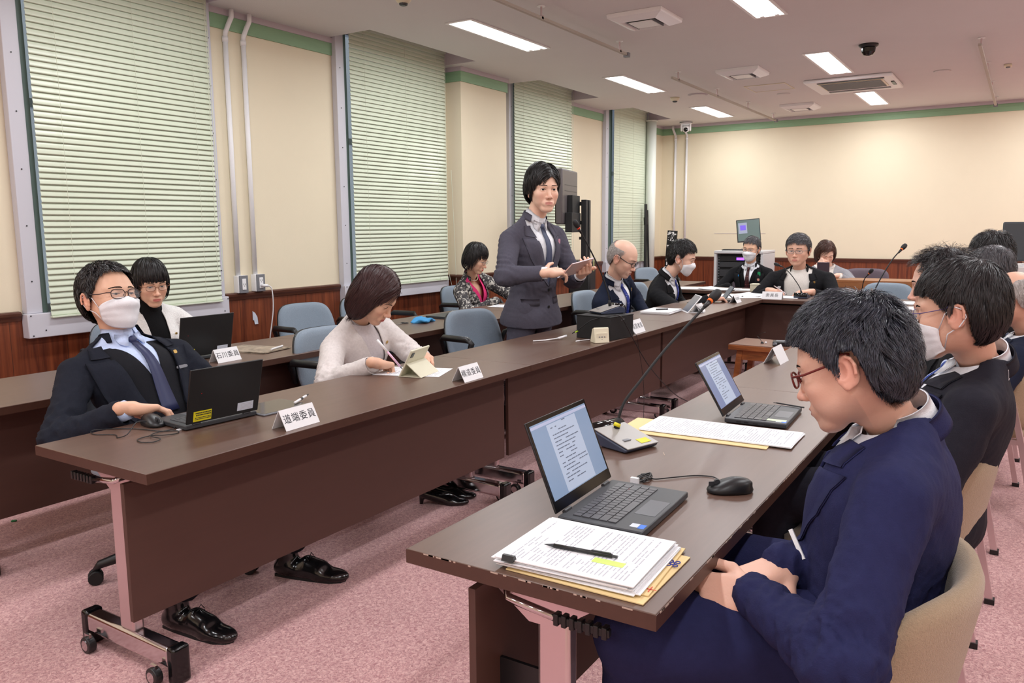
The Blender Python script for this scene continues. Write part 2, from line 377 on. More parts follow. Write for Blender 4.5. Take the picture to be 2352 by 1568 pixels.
for i, (a, b) in enumerate(WIN):
    o0, o1 = OP[i]
    zt = CEIL + .139
    fr = MB()
    for x0, x1 in ((o0, o0 + 0.05), (o1 - 0.05, o1), ((o0 + o1) / 2 - 0.025, (o0 + o1) / 2 + 0.025)):
        fr.box(x0, x1, YW + 0.10, YW + 0.15, 0.8, zt)
    fr.box(o0, o1, YW + 0.10, YW + 0.15, 0.8, 0.86); fr.box(o0, o1, YW + 0.10, YW + 0.15, 1.95, 2.0); fr.box(o0, o1, YW + 0.10, YW + 0.15, zt - 0.05, zt)
    wr = struct('window_%d' % (i + 1), fr, M['alu'])
    obj('pane', MB().box(o0 + 0.05, o1 - 0.05, YW + 0.122, YW + 0.128, 0.86, zt - 0.05), M['glass'], wr)
    # projecting aluminium casing and the deep sill box
    cs = MB(); cs.box(a, a + 0.085, YW - 0.05, YW, 0.825, zt).box(b - 0.05, b, YW - 0.05, YW, 0.825, zt)
    obj('window_frame', cs, M['alu_w'], wr, bevel=0.003)
    si = MB(); si.box(a - 0.012, b + 0.01, YW - 0.075, YW - 0.012, 0.692, 0.825)
    so = obj('window_sill', si, M['alu_w'], wr, bevel=0.004)
    sm = MB()
    for x, z in ((a + 0.006, 0.815), (a + 0.012, 0.705), (a + 0.08, 0.73), (b - 0.03, 0.73), (b, 0.705), (b, 0.81), ((a + b) / 2, 0.72)):
        sm.cyl((x, YW - 0.078, z), (x, YW - 0.074, z), 0.004, n=8)
    for z in np.arange(1.0, 2.7, 0.3):
        sm.cyl((a + 0.04, YW - 0.053, z), (a + 0.04, YW - 0.049, z), 0.004, n=8); sm.cyl((b - 0.02, YW - 0.053, z), (b - 0.02, YW - 0.049, z), 0.004, n=8)
    obj('screw', sm, M['dgrey'], wr)
    obj('reveal', MB().box(a + 0.085, a + (0.115 if i < 3 else 0.19), YW - 0.045, YW + 0.12, 0.826, zt), M['frame_g'], wr)
    # blind
    bx0, bx1 = [(2.35, 3.475), (4.77, 5.985), (7.16, 8.40), (9.54, 10.59)][i]
    w_ = bx1 - bx0; xc = (bx0 + bx1) / 2; yb = YW - 0.085
    bl = thing('venetian_blind', WLAB[i], 'blind', (xc, yb, 0.80), 0, 'venetian blinds at the windows')
    me = None; pitch = 0.0325; z = 0.022; k = 0; tops = CEIL + .125 - 0.80
    while z < tops - 0.03:
        if me is None:
            s = obj('slat', slat_mesh(w_), M['slat'], bl, smooth=True); me = s.data
        else:
            s = bpy.data.objects.new('slat', me); COL.objects.link(s); s.parent = bl
        dz = random.uniform(-0.0008, 0.0008)
        s.location = (0, 0, z + dz); 
        til = random.uniform(-0.05, 0.05) + (0.0 if i < 2 else (-0.05 if i == 2 else -0.30))
        s.rotation_euler = (-til, random.uniform(-0.0008, 0.0008), 0)
        z += pitch; k += 1
    obj('bottom_rail', MB().box(-w_ / 2, w_ / 2, -0.014, 0.012, -0.004, 0.006), M['slat'], bl, bevel=0.002)
    obj('head_rail', MB().box(-w_ / 2, w_ / 2, -0.02, 0.02, tops - 0.03, tops), M['slat'], bl)
    for fx in (-0.38, 0.03, 0.38):
        cd = MB(); cd.tube([(fx * w_, -0.022, 0), (fx * w_, -0.022, tops - 0.03)], 0.0011, n=4).tube([(fx * w_, 0.02, 0), (fx * w_, 0.02, tops - 0.03)], 0.0009, n=4)
        obj('ladder_cord', cd, M['cord'], bl)
    if i != 1:
        pc = [(w_ / 2 - 0.03, -0.03, tops - 0.05), (w_ / 2 - 0.035, -0.03, 1.0), (w_ / 2 - 0.045, -0.03, 0.4), (w_ / 2 - 0.04, -0.03, 0.16), (w_ / 2 - 0.02, -0.03, 0.13), (w_ / 2 - 0.005, -0.03, 0.18), (w_ / 2 - 0.005, -0.03, 0.4), (w_ / 2 - 0.02, -0.03, tops - 0.05)]
    else:
        pc = [(w_ / 2 - 0.03, -0.03, tops - 0.05), (w_ / 2 - 0.035, -0.03, 0.5), (w_ / 2 - 0.03, -0.03, 0.12), (w_ / 2 + 0.02, -0.03, -0.06), (w_ / 2 + 0.06, -0.03, -0.10), (w_ / 2 + 0.085, -0.03, -0.04), (w_ / 2 + 0.07, -0.03, 0.4), (w_ / 2 + 0.05, -0.02, 1.0)]
    obj('pull_cord', MB().tube(sp(pc), 0.002, n=5), M['cord'], bl, smooth=True)

# ------------------------------------------------------------------ conduits, outlets, pipe, cameras
def conduit(xb, yb_, zb, along, ztop, lab, grp, kick):
    t = thing('wall_conduit', lab, 'conduit', (xb, yb_, zb), 0 if along == 'x' else -PI / 2, grp)
    r = 0.017
    obj('conduit_pipe', MB().tube([(0, -0.02, 0), (0, -0.02, ztop - zb - 0.20)], r, n=10), M['white'], t, smooth=True)
    obj('conduit_coupling', MB().tube([(0, -0.02, ztop - zb - 0.21), (0, -0.02, ztop - zb - 0.175)], r * 1.2, n=10), M['white'], t, smooth=True)
    z1 = ztop - zb
    obj('conduit_elbow', MB().tube([(0, -0.02, z1 - 0.18), (0.002, -0.022, z1 - 0.15), (kick * 0.5, -0.035, z1 - 0.10), (kick, -0.05, z1 - 0.05), (kick, -0.052, z1)], r * 0.95, n=10), M['white'], t, smooth=True)
    return t
conduit(3.668, YW, 0.955, 'x', CEIL, 'white wall conduit nearest the leftmost blind', 'white conduits on the window wall', 0.035)
conduit(3.815, YW, 0.955, 'x', CEIL, 'white wall conduit dropping to the outlet with the plugged cord', 'white conduits on the window wall', 0.035)
conduit(XF, 4.385, 0.95, 'y', CEIL, 'thin white conduit on the far wall beside the white pipe', 'white conduits on the far wall', -0.03)
conduit(XF, 4.215, 0.95, 'y', CEIL, 'white conduit on the far wall below the white camera', 'white conduits on the far wall', -0.03)
def outlet(x, y, z, lab, plug, rz=0):
    t = thing('wall_outlet', lab, 'outlet', (x, y, z), rz)
    obj('back_box', MB().box(-0.042, 0.042, -0.05, 0, -0.06, 0.06), M['white'], t, bevel=0.004)
    obj('cover_plate', MB().box(-0.036, 0.036, -0.058, -0.0501, -0.06, 0.06), M['grey'], t, bevel=0.002)
    obj('socket', MB().box(-0.016, 0.016, -0.062, -0.0581, -0.038, 0.038), M['white'], t, bevel=0.001)
    sl = MB()
    for zz in ((0.018,) if plug else (0.0,)):
        sl.box(-0.008, -0.005, -0.0628, -0.0621, zz - 0.006, zz + 0.006).box(0.005, 0.008, -0.0628, -0.0621, zz - 0.006, zz + 0.006).cyl((0, -0.0628, zz - 0.012), (0, -0.0621, zz - 0.012), 0.003, n=8)
    obj('socket_slot', sl, M['blk'], t)
    return t
outlet(3.684, YW, 0.897, 'grey and white wall outlet nearest the leftmost blind, nothing plugged', False)
outlet(3.832, YW, 0.899, 'grey and white wall outlet with a white plug in it', True)
outlet(XF, 4.35, 0.985, 'small pale outlet box on the far wall behind the black sign', False, -PI / 2)
t = thing('power_cord', 'white power cord hanging from the outlet down the wood panelling', 'cord', (3.832, YW, 0.60))
obj('plug', MB().tube([(0, -0.063, 0.28), (0.0, -0.085, 0.28), (0.03, -0.09, 0.278)], 0.011, n=8), M['white'], t, smooth=True)
obj('cable', MB().tube(sp([(0.03, -0.09, 0.278), (0.06, -0.09, 0.26), (0.075, -0.085, 0.2), (0.085, -0.07, 0.1), (0.075, -0.06, 0), (0.055, -0.055, -0.12), (0.05, -0.05, -0.3), (0.05, -0.05, -0.58)]), 0.0045, n=6), M['white'], t, smooth=True)
tp = tag(obj('torn_tape', MB().add([(0, 0, 0.03), (0.018, 0, 0.0), (0.02, -0.004, -0.05), (-0.01, -0.004, -0.05), (-0.012, 0, -0.02), (-0.022, 0, -0.02), (-0.022, 0, 0.045), (0, 0.0015, 0.03), (0.018, 0.0015, 0), (0.02, -0.0025, -0.05), (-0.01, -0.0025, -0.05), (-0.012, 0.0015, -0.02), (-0.022, 0.0015, -0.02), (-0.022, 0.0015, 0.045)],
      [(0, 1, 2, 3, 4, 5, 6), (13, 12, 11, 10, 9, 8, 7)] + [(i, (i + 1) % 7, 7 + (i + 1) % 7, 7 + i) for i in range(7)]), M['stickw'], loc=(3.80, YW - 0.0165, 0.655)), 'torn piece of whitish tape stuck on the wood panelling', 'tape')
# big white pipe near the corner
t = thing('white_pipe', 'thick white vertical pipe by the farthest window', 'pipe', (10.60, 4.45, 0))
obj('pipe_body', MB().cyl((0, 0, 0), (0, 0, CEIL - 0.015), 0.068, n=24), M['pipe'], t, smooth=True)
obj('pipe_collar', MB().cyl((0, 0, CEIL - 0.016), (0, 0, CEIL - 0.001), 0.085, n=24), M['pipe'], t, smooth=True)
# ptz camera
t = thing('ptz_camera', 'white dome video camera hung from the ceiling near the corner', 'camera', (10.98, 4.10, CEIL), math.radians(-160))
obj('camera_base', MB().lathe([(0.085, 0), (0.088, -0.01), (0.086, -0.028), (0.07, -0.034)], 20), M['white'], t, smooth=True)
obj('base_ring', MB().lathe([(0.087, -0.012), (0.089, -0.014), (0.089, -0.02), (0.087, -0.022)], 20), M['blk'], t)
obj('yoke', MB().box(-0.045, 0.045, -0.072, -0.045, -0.13, -0.03).box(-0.045, 0.045, 0.045, 0.072, -0.13, -0.03).box(-0.04, 0.03, -0.05, 0.05, -0.06, -0.03), M['white'], t, bevel=0.01)
obj('camera_head', MB().box(-0.05, 0.055, -0.044, 0.044, -0.14, -0.065), M['white'], t, bevel=0.02, seg=3)
obj('lens_ring', MB().cyl((0.05, 0, -0.115), (0.075, 0, -0.118), 0.038, 0.036, n=24), M['white'], t, smooth=True)
obj('lens', MB().cyl((0.0751, 0, -0.118), (0.079, 0, -0.118), 0.03, 0.027, n=24), M['blk_g'], t, smooth=True)

# ------------------------------------------------------------------ ceiling fittings
M['lamp'] = mat('lamp_tube', (255, 250, 246), 0.5, emis=((255, 250, 246), 7.0))
M['lamp_in'] = mat('lamp_reflector', (250, 248, 246), 0.4, emis=((255, 250, 246), 3.2))
VIS = {(5.34, 3.48): 'recessed ceiling light nearest above the standing man', (7.87, 3.48): 'middle one of the three ceiling lights along the windows', (10.27, 3.48): 'farthest ceiling light beside the white ceiling camera',
       (5.34, 1.60): 'ceiling light cut by the top edge of the photo', (7.87, 1.60): 'ceiling light just before the ceiling air conditioner', (10.27, 1.60): 'small distant ceiling light right beyond the air conditioner'}
lamp0 = None
for lx in LIGHT_X[3:]:
    for ly in LIGHT_Y[:2]:
        lab = VIS.get((lx, ly))
        if lamp0 is None or lamp0 is False:
            t = thing('ceiling_light', lab, 'ceiling light', (lx, ly, CEIL), 0, 'recessed ceiling lights')
            fr = MB()
            fr.box(-0.56, 0.56, -0.115, -0.095, -0.008, -0.001).box(-0.56, 0.56, 0.095, 0.115, -0.008, -0.001).box(-0.56, -0.54, -0.0949, 0.0949, -0.008, -0.001).box(0.54, 0.56, -0.0949, 0.0949, -0.008, -0.001)
            obj('lamp_frame', fr, M['white'], t)
            obj('reflector', MB().box(-0.54, 0.54, -0.0949, 0.0949, -0.004, -0.001), M['lamp_in'], t)
            for s in (-0.045, 0.045):
                obj('tube', MB().cyl((-0.53, s, -0.0055), (0.53, s, -0.0055), 0.0048, n=8), M['lamp'], t, smooth=True)
            for s in (-0.05, 0.05):
                obj('lamp_holder', MB().box(0.50, 0.53, s - 0.014, s + 0.014, -0.011, -0.0041), M['white'], t)
            lamp0 = t
        else: dup(lamp0, (lx, ly, CEIL), 0, lab)
def diffuser(x, y, lab, s=1.0):
    t = thing('air_vent', lab, 'air vent', (x, y, CEIL), 0, 'square white ceiling air vents')
    a = 0.20 * s; b = 0.13 * s; c = 0.085 * s
    h = -0.055
    def fr(r0, z0, r1, z1):
        mb = MB(); vs = [(sx * r, sy * r, z) for r, z in ((r0, z0), (r1, z1)) for sx, sy in ((-1, -1), (1, -1), (1, 1), (-1, 1))]
        mb.add(vs, [(i, (i + 1) % 4, 4 + (i + 1) % 4, 4 + i) for i in range(4)]); return mb
    m1 = fr(a, -0.001, a * 0.98, h * 0.5); m2 = fr(a * 0.98, h * 0.5, b, h); m1.add(m2.v, m2.f); m3 = fr(b, h, b * 0.93, h + 0.02); m1.add(m3.v, m3.f)
    obj('vent_cowl', m1, M['white'], t)
    obj('vent_throat', MB().box(-b * 0.92, b * 0.92, -b * 0.92, b * 0.92, h + 0.02, h + 0.022), M['dgrey'], t)
    obj('vent_plate', MB().box(-c, c, -c, c, h + 0.001, h + 0.008), M['white'], t, bevel=0.003)
    obj('vent_louvre', MB().box(-b * .9, b * .9, c + .004, c + .008, h + .002, h + .018).box(-b * .9, b * .9, -c - .008, -c - .004, h + .002, h + .018), M['grey'], t)
diffuser(5.42, 2.34, 'largest square ceiling vent near the top of the photo')
diffuser(7.78, 2.36, 'middle square ceiling vent beside the bare ceiling rail')
diffuser(10.35, 2.42, 'farthest and smallest square ceiling vent')
t = thing('air_conditioner', 'white ceiling cassette air conditioner with a ribbed grille', 'air conditioner', (9.05, 1.58, CEIL))
obj('panel', MB().box(-0.42, 0.42, -0.40, 0.42, -0.035, -0.001), M['white'], t, bevel=0.012)
obj('intake_frame', MB().box(-0.30, 0.14, -0.30, 0.30, -0.043, -0.0355), M['cream'], t, bevel=0.004)
for k in range(16):
    obj('grille_slat', MB().box(-0.29 + k * 0.026, -0.279 + k * 0.026, -0.28, 0.28, -0.049, -0.0435), M['grey'], t)
obj('air_flap', MB().box(-0.37, -0.33, -0.32, 0.30, -0.042, -0.0355), M['dgrey'], t, bevel=0.002)
obj('air_flap', MB().box(0.24, 0.29, -0.30, 0.30, -0.042, -0.0355), M['grey'], t, bevel=0.002)
obj('side_vent', MB().box(-0.1, 0.12, -0.375, -0.345, -0.042, -0.0355), M['blk'], t)
M['railg'] = mat('rail_paint', (182, 174, 164), .5)
def railc(x0, x1, y, lab, col=None, ang=0):
    col = M['railg']
    t = thing('ceiling_rail', lab, 'ceiling rail', (x0, y, CEIL), ang)
    L_ = x1 - x0
    obj('rail_channel', MB().box(0, L_, -0.012, 0.012, -0.088, -0.070).box(0, L_, -0.004, 0.004, -0.0898, -0.0881), col, t)
    obj('end_stop', MB().box(L_ - 0.03, L_ + 0.005, -0.022, 0.022, -0.1, -0.066), M['grey'], t)
    k = max(2, int(L_ / 1.2) + 1)
    for i in range(k):
        x = 0.15 + (L_ - 0.3) * i / (k - 1)
        h = obj('hanger', MB().cyl((x, 0, -0.07), (x, 0, -0.006), 0.007, n=8).box(x - 0.012, x + 0.012, -0.012, 0.012, -0.085, -0.06), M['chrome_s'], t)
        obj('ceiling_plate', MB().cyl((x, 0, -0.006), (x, 0, -0.001), 0.028, n=14), M['white'], h)
railc(2.2, 6.15, 2.80, 'long cream ceiling rail passing between the nearest light and vent')
railc(7.3, 11.0, 2.87, 'far cream ceiling rail ending near the corner camera')
railc(7.35, 11.1, 0.40, 'wooden-toned ceiling rail on the far right of the ceiling', M['cream'])
def disc(name, x, y, r, h, m, lab, cat, extra=None):
    t = thing(name, lab, cat, (x, y, CEIL))
    obj('body', MB().lathe([(r, -0.001), (r, -h * 0.4), (r * 0.8, -h * 0.8), (r * 0.5, -h)], 20), m, t, smooth=True)
    if extra: obj(*extra(r, h), t)
    return t
disc('smoke_detector', 4.12, 3.42, 0.052, 0.04, M['cream'], 'round smoke detector at the top edge above the second blind', 'smoke detector', lambda r, h: ('sensor_vent', MB().lathe([(r * .55, -h * .95), (r * .5, -h * 1.25), (r * .3, -h * 1.35)], 12), M['dgrey']))
disc('smoke_detector', 8.9, 3.46, 0.052, 0.04, M['cream'], 'round smoke detector beside the middle window light', 'smoke detector', lambda r, h: ('sensor_vent', MB().lathe([(r * .55, -h * .95), (r * .5, -h * 1.25), (r * .3, -h * 1.35)], 12), M['dgrey']))
disc('dome_camera', 7.25, 1.18, 0.075, 0.03, M['blk'], 'black dome camera on the ceiling', 'camera', lambda r, h: ('camera_dome', MB().lathe([(r * .75, -h), (r * .7, -h * 2), (r * .45, -h * 2.8), (r * .1, -h * 3)], 18), M['blk_g']))
disc('ceiling_speaker', 8.84, 3.17, 0.11, 0.01, M['ceil_edge'], 'flat round speaker grille in the ceiling', 'speaker', lambda r, h: ('grille', MB().lathe([(r * .78, -h), (r * .74, -h * 1.3), (r * .1, -h * 1.4)], 18), M['ceil']))
disc('ceiling_disc', 8.87, 0.78, 0.075, 0.012, M['ceil'], 'small white round cover on the right of the ceiling', 'cover')
disc('ceiling_disc', 9.35, 2.37, 0.07, 0.012, M['ceil'], 'small white round cover between two ceiling vents', 'cover')
t = thing('ceiling_fixture', 'tiny white ceiling sensor near the right rail', 'sensor', (8.87, 0.245, CEIL))
obj('body', MB().box(-0.05, 0.05, -0.03, 0.03, -0.02, -0.001), M['cream'], t, bevel=0.004); obj('sensor_eye', MB().cyl((0, 0, -0.02), (0, 0, -0.03), 0.018, n=12), M['grey'], t)
t = thing('ceiling_hatch', 'flat square inspection hatch outlined in the ceiling', 'hatch', (8.84, 2.39, CEIL))
obj('hatch_frame', MB().box(-.2, .2, -.21, -.2, -.006, -.001).box(-.2, .2, .2, .21, -.006, -.001).box(-.21, -.2, -.21, .21, -.006, -.001).box(.2, .21, -.21, .21, -.006, -.001), M['cream'], t)
obj('hatch_panel', MB().box(-.199, .199, -.199, .199, -.003, -.001), M['ceil'], t)
struct('trim_10', MB().box(XF - 0.0035, XF, 3.05, 3.78, 1.166, 1.17), M['ceil_edge'])

# ------------------------------------------------------------------ tables
TH = 0.65
def flip_table(lab, cx_, cy_, L_, W_, rz, grp, foot=True, first=None, dy=0.02, pz=0.20, pinset=0.135):
    t = thing('folding_table', lab, 'table', (cx_, cy_, 0), rz, grp)
    l, w2 = L_ / 2, W_ / 2
    obj('table_top', MB().box(-l + .001, l - .001, -w2, w2, TH - 0.0295, TH), M['table'], t, bevel=0.0015)
    obj('edge_band', MB().box(-l + .0005, l - .0005, -w2 - .0012, w2 + .0012, TH - 0.029, TH - 0.0015), M['edge'], t)
    obj('modesty_panel', MB().box(-l + 0.018, l - 0.018, -w2 + pinset, -w2 + pinset + 0.016, pz, TH - 0.055), M['panel'], t, bevel=0.001)
    obj('under_beam', MB().box(-l + 0.12, l - 0.12, 0.0, 0.03, TH - 0.075, TH - 0.03), M['blk_m'], t)
    for s in (-1, 1):
        x = s * (l - 0.105)
        leg = obj('leg', MB().box(x - 0.018, x + 0.018, dy - 0.035, dy + 0.035, 0.105, TH - 0.11), M['chrome_s'], t, bevel=0.008)
        obj('bracket', MB().prism([(-0.13, TH - 0.03), (0.13, TH - 0.03), (0.10, TH - 0.075), (0.03, TH - 0.125), (-0.03, TH - 0.125), (-0.10, TH - 0.075)], x - 0.022, x + 0.022, 'x'), M['chrome_s'], leg)
        obj('gusset', MB().box(x - s * 0.0 - 0.004, x + 0.004, -w2 + pinset + 0.016, dy, 0.3, 0.42), M['blk'], leg)
        fb = obj('foot_bar', MB().box(x - 0.026, x + 0.026, dy - 0.205, dy + 0.205, 0.045, 0.107), M['chrome'], t, bevel=0.012, seg=3)
        for e in (-1, 1):
            y = dy + e * 0.215
            obj('end_cap', MB().box(x - 0.028, x + 0.028, y - 0.018, y + 0.018, 0.0, 0.112), M['blk_g'], fb, bevel=0.01, seg=3)
            yc = dy + e * 0.165; xx = x + s * 0.045
            obj('caster', MB().cyl((xx - 0.012, yc, 0.026), (xx + 0.012, yc, 0.026), 0.026, n=18), M['blk'], fb, smooth=False, bevel=0.003)
            obj('caster_cap', MB().cyl((xx - 0.0135, yc, 0.026), (xx + 0.0135, yc, 0.026), 0.016, n=14).box(xx - .004, xx + .004, yc - 0.012, yc + 0.012, 0.03, 0.06), M['chrome'], fb)
        hx = x + s * 0.05
        h = obj('release_handle', MB().tube([(x, -0.06, TH - 0.06), (hx, -0.06, TH - 0.06), (hx + s * .012, -0.05, TH - 0.066), (hx + s * .012, 0.05, TH - 0.078)], 0.009, n=8), M['chrome'], t, smooth=True)
        gp = MB()
        for k in range(7): gp.box(hx + s * .012 - 0.009, hx + s * .012 + 0.009, 0.05 + k * 0.016, 0.060 + k * 0.016, TH - 0.091, TH - 0.068)
        gp.box(hx + s * .012 - 0.006, hx + s * .012 + 0.006, 0.05, 0.16, TH - 0.087, TH - 0.072)
        obj('grip', gp, M['blk'], h, bevel=0.002)
    return t
XT = [1.172, 3.084, 4.997, 6.909]
LT = XT[1] - XT[0]
FY = (1.865 + 2.405) / 2
fl = ['nearest brown folding table, masked man with laptop leaning back behind it', 'second brown folding table of the front row, in front of the standing man', 'third brown folding table of the front row, in front of two men in dark suits']
for i in range(3): flip_table(fl[i], (XT[i] + XT[i + 1]) / 2, FY, LT, 0.54, 0, 'brown folding tables of the left front row')
RY0 = 3.04
rl_ = ['rear table against which the woman in white jacket sits', 'rear table with the blue cloth on it behind the empty chair', 'rear table behind the standing man and bald man', 'farthest rear table near the black sign board']
for i in range(4):
    flip_table(rl_[i], 1.235 + LT * (i + 0.5), RY0 + 0.305, LT, 0.61, 0, 'brown folding tables of the rear row')
RYC = (0.462 + 0.982) / 2; XR = [1.150, 3.062, 4.974]
rr = ['nearest brown folding table on the right with open laptop and papers', 'second right-hand table with the white tent card on it', 'third right-hand table next to the head table']
for i in range(3): 
    x0 = XR[0] + LT * i
    flip_table(rr[i], x0 + LT / 2, RYC, LT, 0.52, PI, 'brown folding tables of the right row')
HX0 = 6.909
flip_table('head table where the man in white shirt and black jacket sits', HX0 + 0.27, 2.405 - 1.0, 2.0, 0.54, -PI / 2, 'brown tables closing the far end')
flip_table('desk covered with papers before the masked grey-haired man', 7.88, 2.58, 1.0, 0.52, -PI / 2, 'brown tables closing the far end')
# worn edge chips on the nearest right table
wr = MB(); random.seed(3)
for k in range(46):
    y = 0.4612; x = 1.16 + random.random() ** 1.3 * 1.7; l_ = random.uniform(0.004, 0.022)
    wr.box(x, x + l_, 0.4603, 0.4607, TH - 0.0036 + random.uniform(-.0006, .0006), TH - 0.0006)
for k in range(26):
    y = random.uniform(0.50, 0.97); l_ = random.uniform(0.004, 0.02)
    wr.box(1.1500, 1.1504, y, y + l_, TH - 0.0034, TH - 0.0008)
w_o = obj('edge_chip', wr, M['wear'], bpy.data.objects['folding_table.007']); w_o['kind'] = 'stuff'
_tt = bpy.data.objects['folding_table.007']
w_o.matrix_parent_inverse = (Matrix.Translation(_tt.location) @ Matrix.Rotation(PI, 4, 'Z')).inverted()
# ------------------------------------------------------------------ chairs
def shell(fn, nu, nv, th, power=8):
    """closed padded shell from a front surface fn(u,v)->Vector, thinning to its rim"""
    F = [[Vector(fn(-1 + 2 * i / nu, j / nv)) for j in range(nv + 1)] for i in range(nu + 1)]
    mb = MB(); vs = []; fs = []
    def nrm(i, j):
        a = F[min(i + 1, nu)][j] - F[max(i - 1, 0)][j]; b = F[i][min(j + 1, nv)] - F[i][max(j - 1, 0)]
        n = a.cross(b); return n.normalized() if n.length > 1e-9 else Vector((0, 0, 1))
    for sgn in (1, -1):
        for i in range(nu + 1):
            for j in range(nv + 1):
                u = abs(-1 + 2 * i / nu); v = abs(-1 + 2 * j / nv)
                t = th / 2 * max(0.12, (1 - u ** power) * (1 - v ** power)) ** 0.5
                vs.append(tuple(F[i][j] + nrm(i, j) * t * sgn))
    S = (nu + 1) * (nv + 1); I = lambda i, j, k: k * S + i * (nv + 1) + j
    for i in range(nu):
        for j in range(nv):
            fs.append((I(i, j, 0), I(i + 1, j, 0), I(i + 1, j + 1, 0), I(i, j + 1, 0)))
            fs.append((I(i, j, 1), I(i, j + 1, 1), I(i + 1, j + 1, 1), I(i + 1, j, 1)))
    for i in range(nu):
        for j in (0, nv): fs.append((I(i, j, 0), I(i + 1, j, 0), I(i + 1, j, 1), I(i, j, 1)))
    for j in range(nv):
        for i in (0, nu): fs.append((I(i, j, 0), I(i, j + 1, 0), I(i, j + 1, 1), I(i, j, 1)))
    mb.add(vs, fs); return mb
def superc(u, v, w, h, n=5):
    """map square (u,v in -1..1) to a rounded rectangle"""
    r = max(abs(u), abs(v))
    if r < 1e-6: return 0, 0
    a = math.atan2(v, u); c, s = math.cos(a), math.sin(a)
    k = (abs(c) ** n + abs(s) ** n) ** (-1 / n)
    return c * k * r * w, s * k * r * h
def task_chair(lab, grp):
    t = thing('office_chair', lab, 'chair', (0, 0, 0), 0, grp)
    def bk(off):
        def f(u, v):
            y, z = superc(u, v * 2 - 1, 1, 1, 5)
            vv = (z + 1) / 2
            hw = 0.215 + 0.02 * math.sin(vv * PI) - 0.025 * vv
            return (-0.21 - 0.07 * vv + 0.05 * (y * y) * (1 - 0.4 * vv) - off, y * hw, 0.435 + 0.325 * vv)
        return f
    obj('backrest', shell(bk(0.0), 14, 14, 0.045, 10), M['chairf'], t, smooth=True)
    obj('back_shell', shell(bk(0.018), 14, 14, 0.03, 14), M['blk'], t, smooth=True)
    def st(u, v):
        y, x = superc(u, v * 2 - 1, 0.235, 0.225, 5)
        return (x + 0.02, y, 0.415 + 0.012 * (u * u) - (0.02 * max(0, v - .8) * 5))
    obj('seat', shell(st, 12, 12, 0.07, 8), M['chairf'], t, smooth=True)
    obj('seat_pan', MB().box(-0.15, 0.15, -0.17, 0.17, 0.345, 0.375), M['blk'], t, bevel=0.01)
    obj('back_support', MB().tube([(-0.10, 0, 0.36), (-0.26, 0, 0.37), (-0.285, 0, 0.43), (-0.275, 0, 0.55)], 0.025, n=8), M['blk'], t, smooth=True)
    for s in (-1, 1):
        obj('armrest', MB().tube([(-0.22, s * 0.225, 0.50), (-0.205, s * 0.262, 0.60), (-0.17, s * 0.275, 0.615), (0.05, s * 0.275, 0.62), (0.08, s * 0.27, 0.60), (0.03, s * 0.262, 0.50), (0.0, s * 0.24, 0.39), (-0.02, s * 0.15, 0.36)], 0.015, n=8, rs=[.013, .017, .02, .02, .018, .014, .014, .014]), M['blk'], t, smooth=True)
    obj('gas_column', MB().cyl((0, 0, 0.09), (0, 0, 0.345), 0.025, n=14).cyl((0, 0, 0.09), (0, 0, 0.2), 0.035, n=14), M['blk'], t, smooth=True)
    for k in range(5):
        a = 2 * PI * k / 5 + 0.3; c, s = math.cos(a), math.sin(a)
        g = obj('base_leg', MB().tube([(c * .02, s * .02, .10), (c * .16, s * .16, .095), (c * .27, s * .27, .07), (c * .285, s * .285, .05)], .02, n=8, rs=[.026, .022, .016, .012]), M['blk'], t, smooth=True)
        px, py = c * .285, s * .285
        w_ = MB()
        for q in (-1, 1):
            ax, ay = -s * q, c * q
            w_.cyl((px + ax * .006, py + ay * .006, .026), (px + ax * .022, py + ay * .022, .026), .026, n=14)
        obj('caster', w_, M['blk_m'], g, bevel=0.003)
    return t
GC = 'blue grey office chairs'
c0 = task_chair('blue grey office chair under the masked man leaning back', GC); c0.location = (1.76, 2.62, 0); c0.rotation_euler = (0, 0, math.radians(-84))
CH = [(2.64, 4.10, -100, 'blue grey office chair behind the woman in white jacket'),
      (2.99, 2.84, -92, 'blue grey office chair of the writing woman with brown bob'),
      (3.88, 3.98, -100, 'empty blue grey office chair at the rear table left of the writing woman'),
      (4.52, 4.02, -95, 'blue grey chair mostly hidden behind the brown bob hair'),
      (5.78, 4.04, -92, 'blue grey office chair of the woman in the floral jacket'),
      (4.06, 2.70, -104, 'empty blue grey office chair pushed to the front row beside the standing man'),
      (5.78, 2.74, -92, 'blue grey office chair behind the bald man with glasses'),
      (6.86, 2.76, -92, 'blue grey office chair behind the masked man in black suit'),
      (9.42, 3.80, -110, 'distant empty blue grey chair at the foot of the white pipe')]
for x, y, a, lab in CH: dup(c0, (x, y, 0), math.radians(a), lab, GC)
dup(c0, (8.02, 1.78, 0), PI, 'blue grey chair of the man at the head table', GC)
dup(c0, (7.55, 1.02, 0), math.radians(176), 'light blue empty chair at the head table beside the microphones', GC)
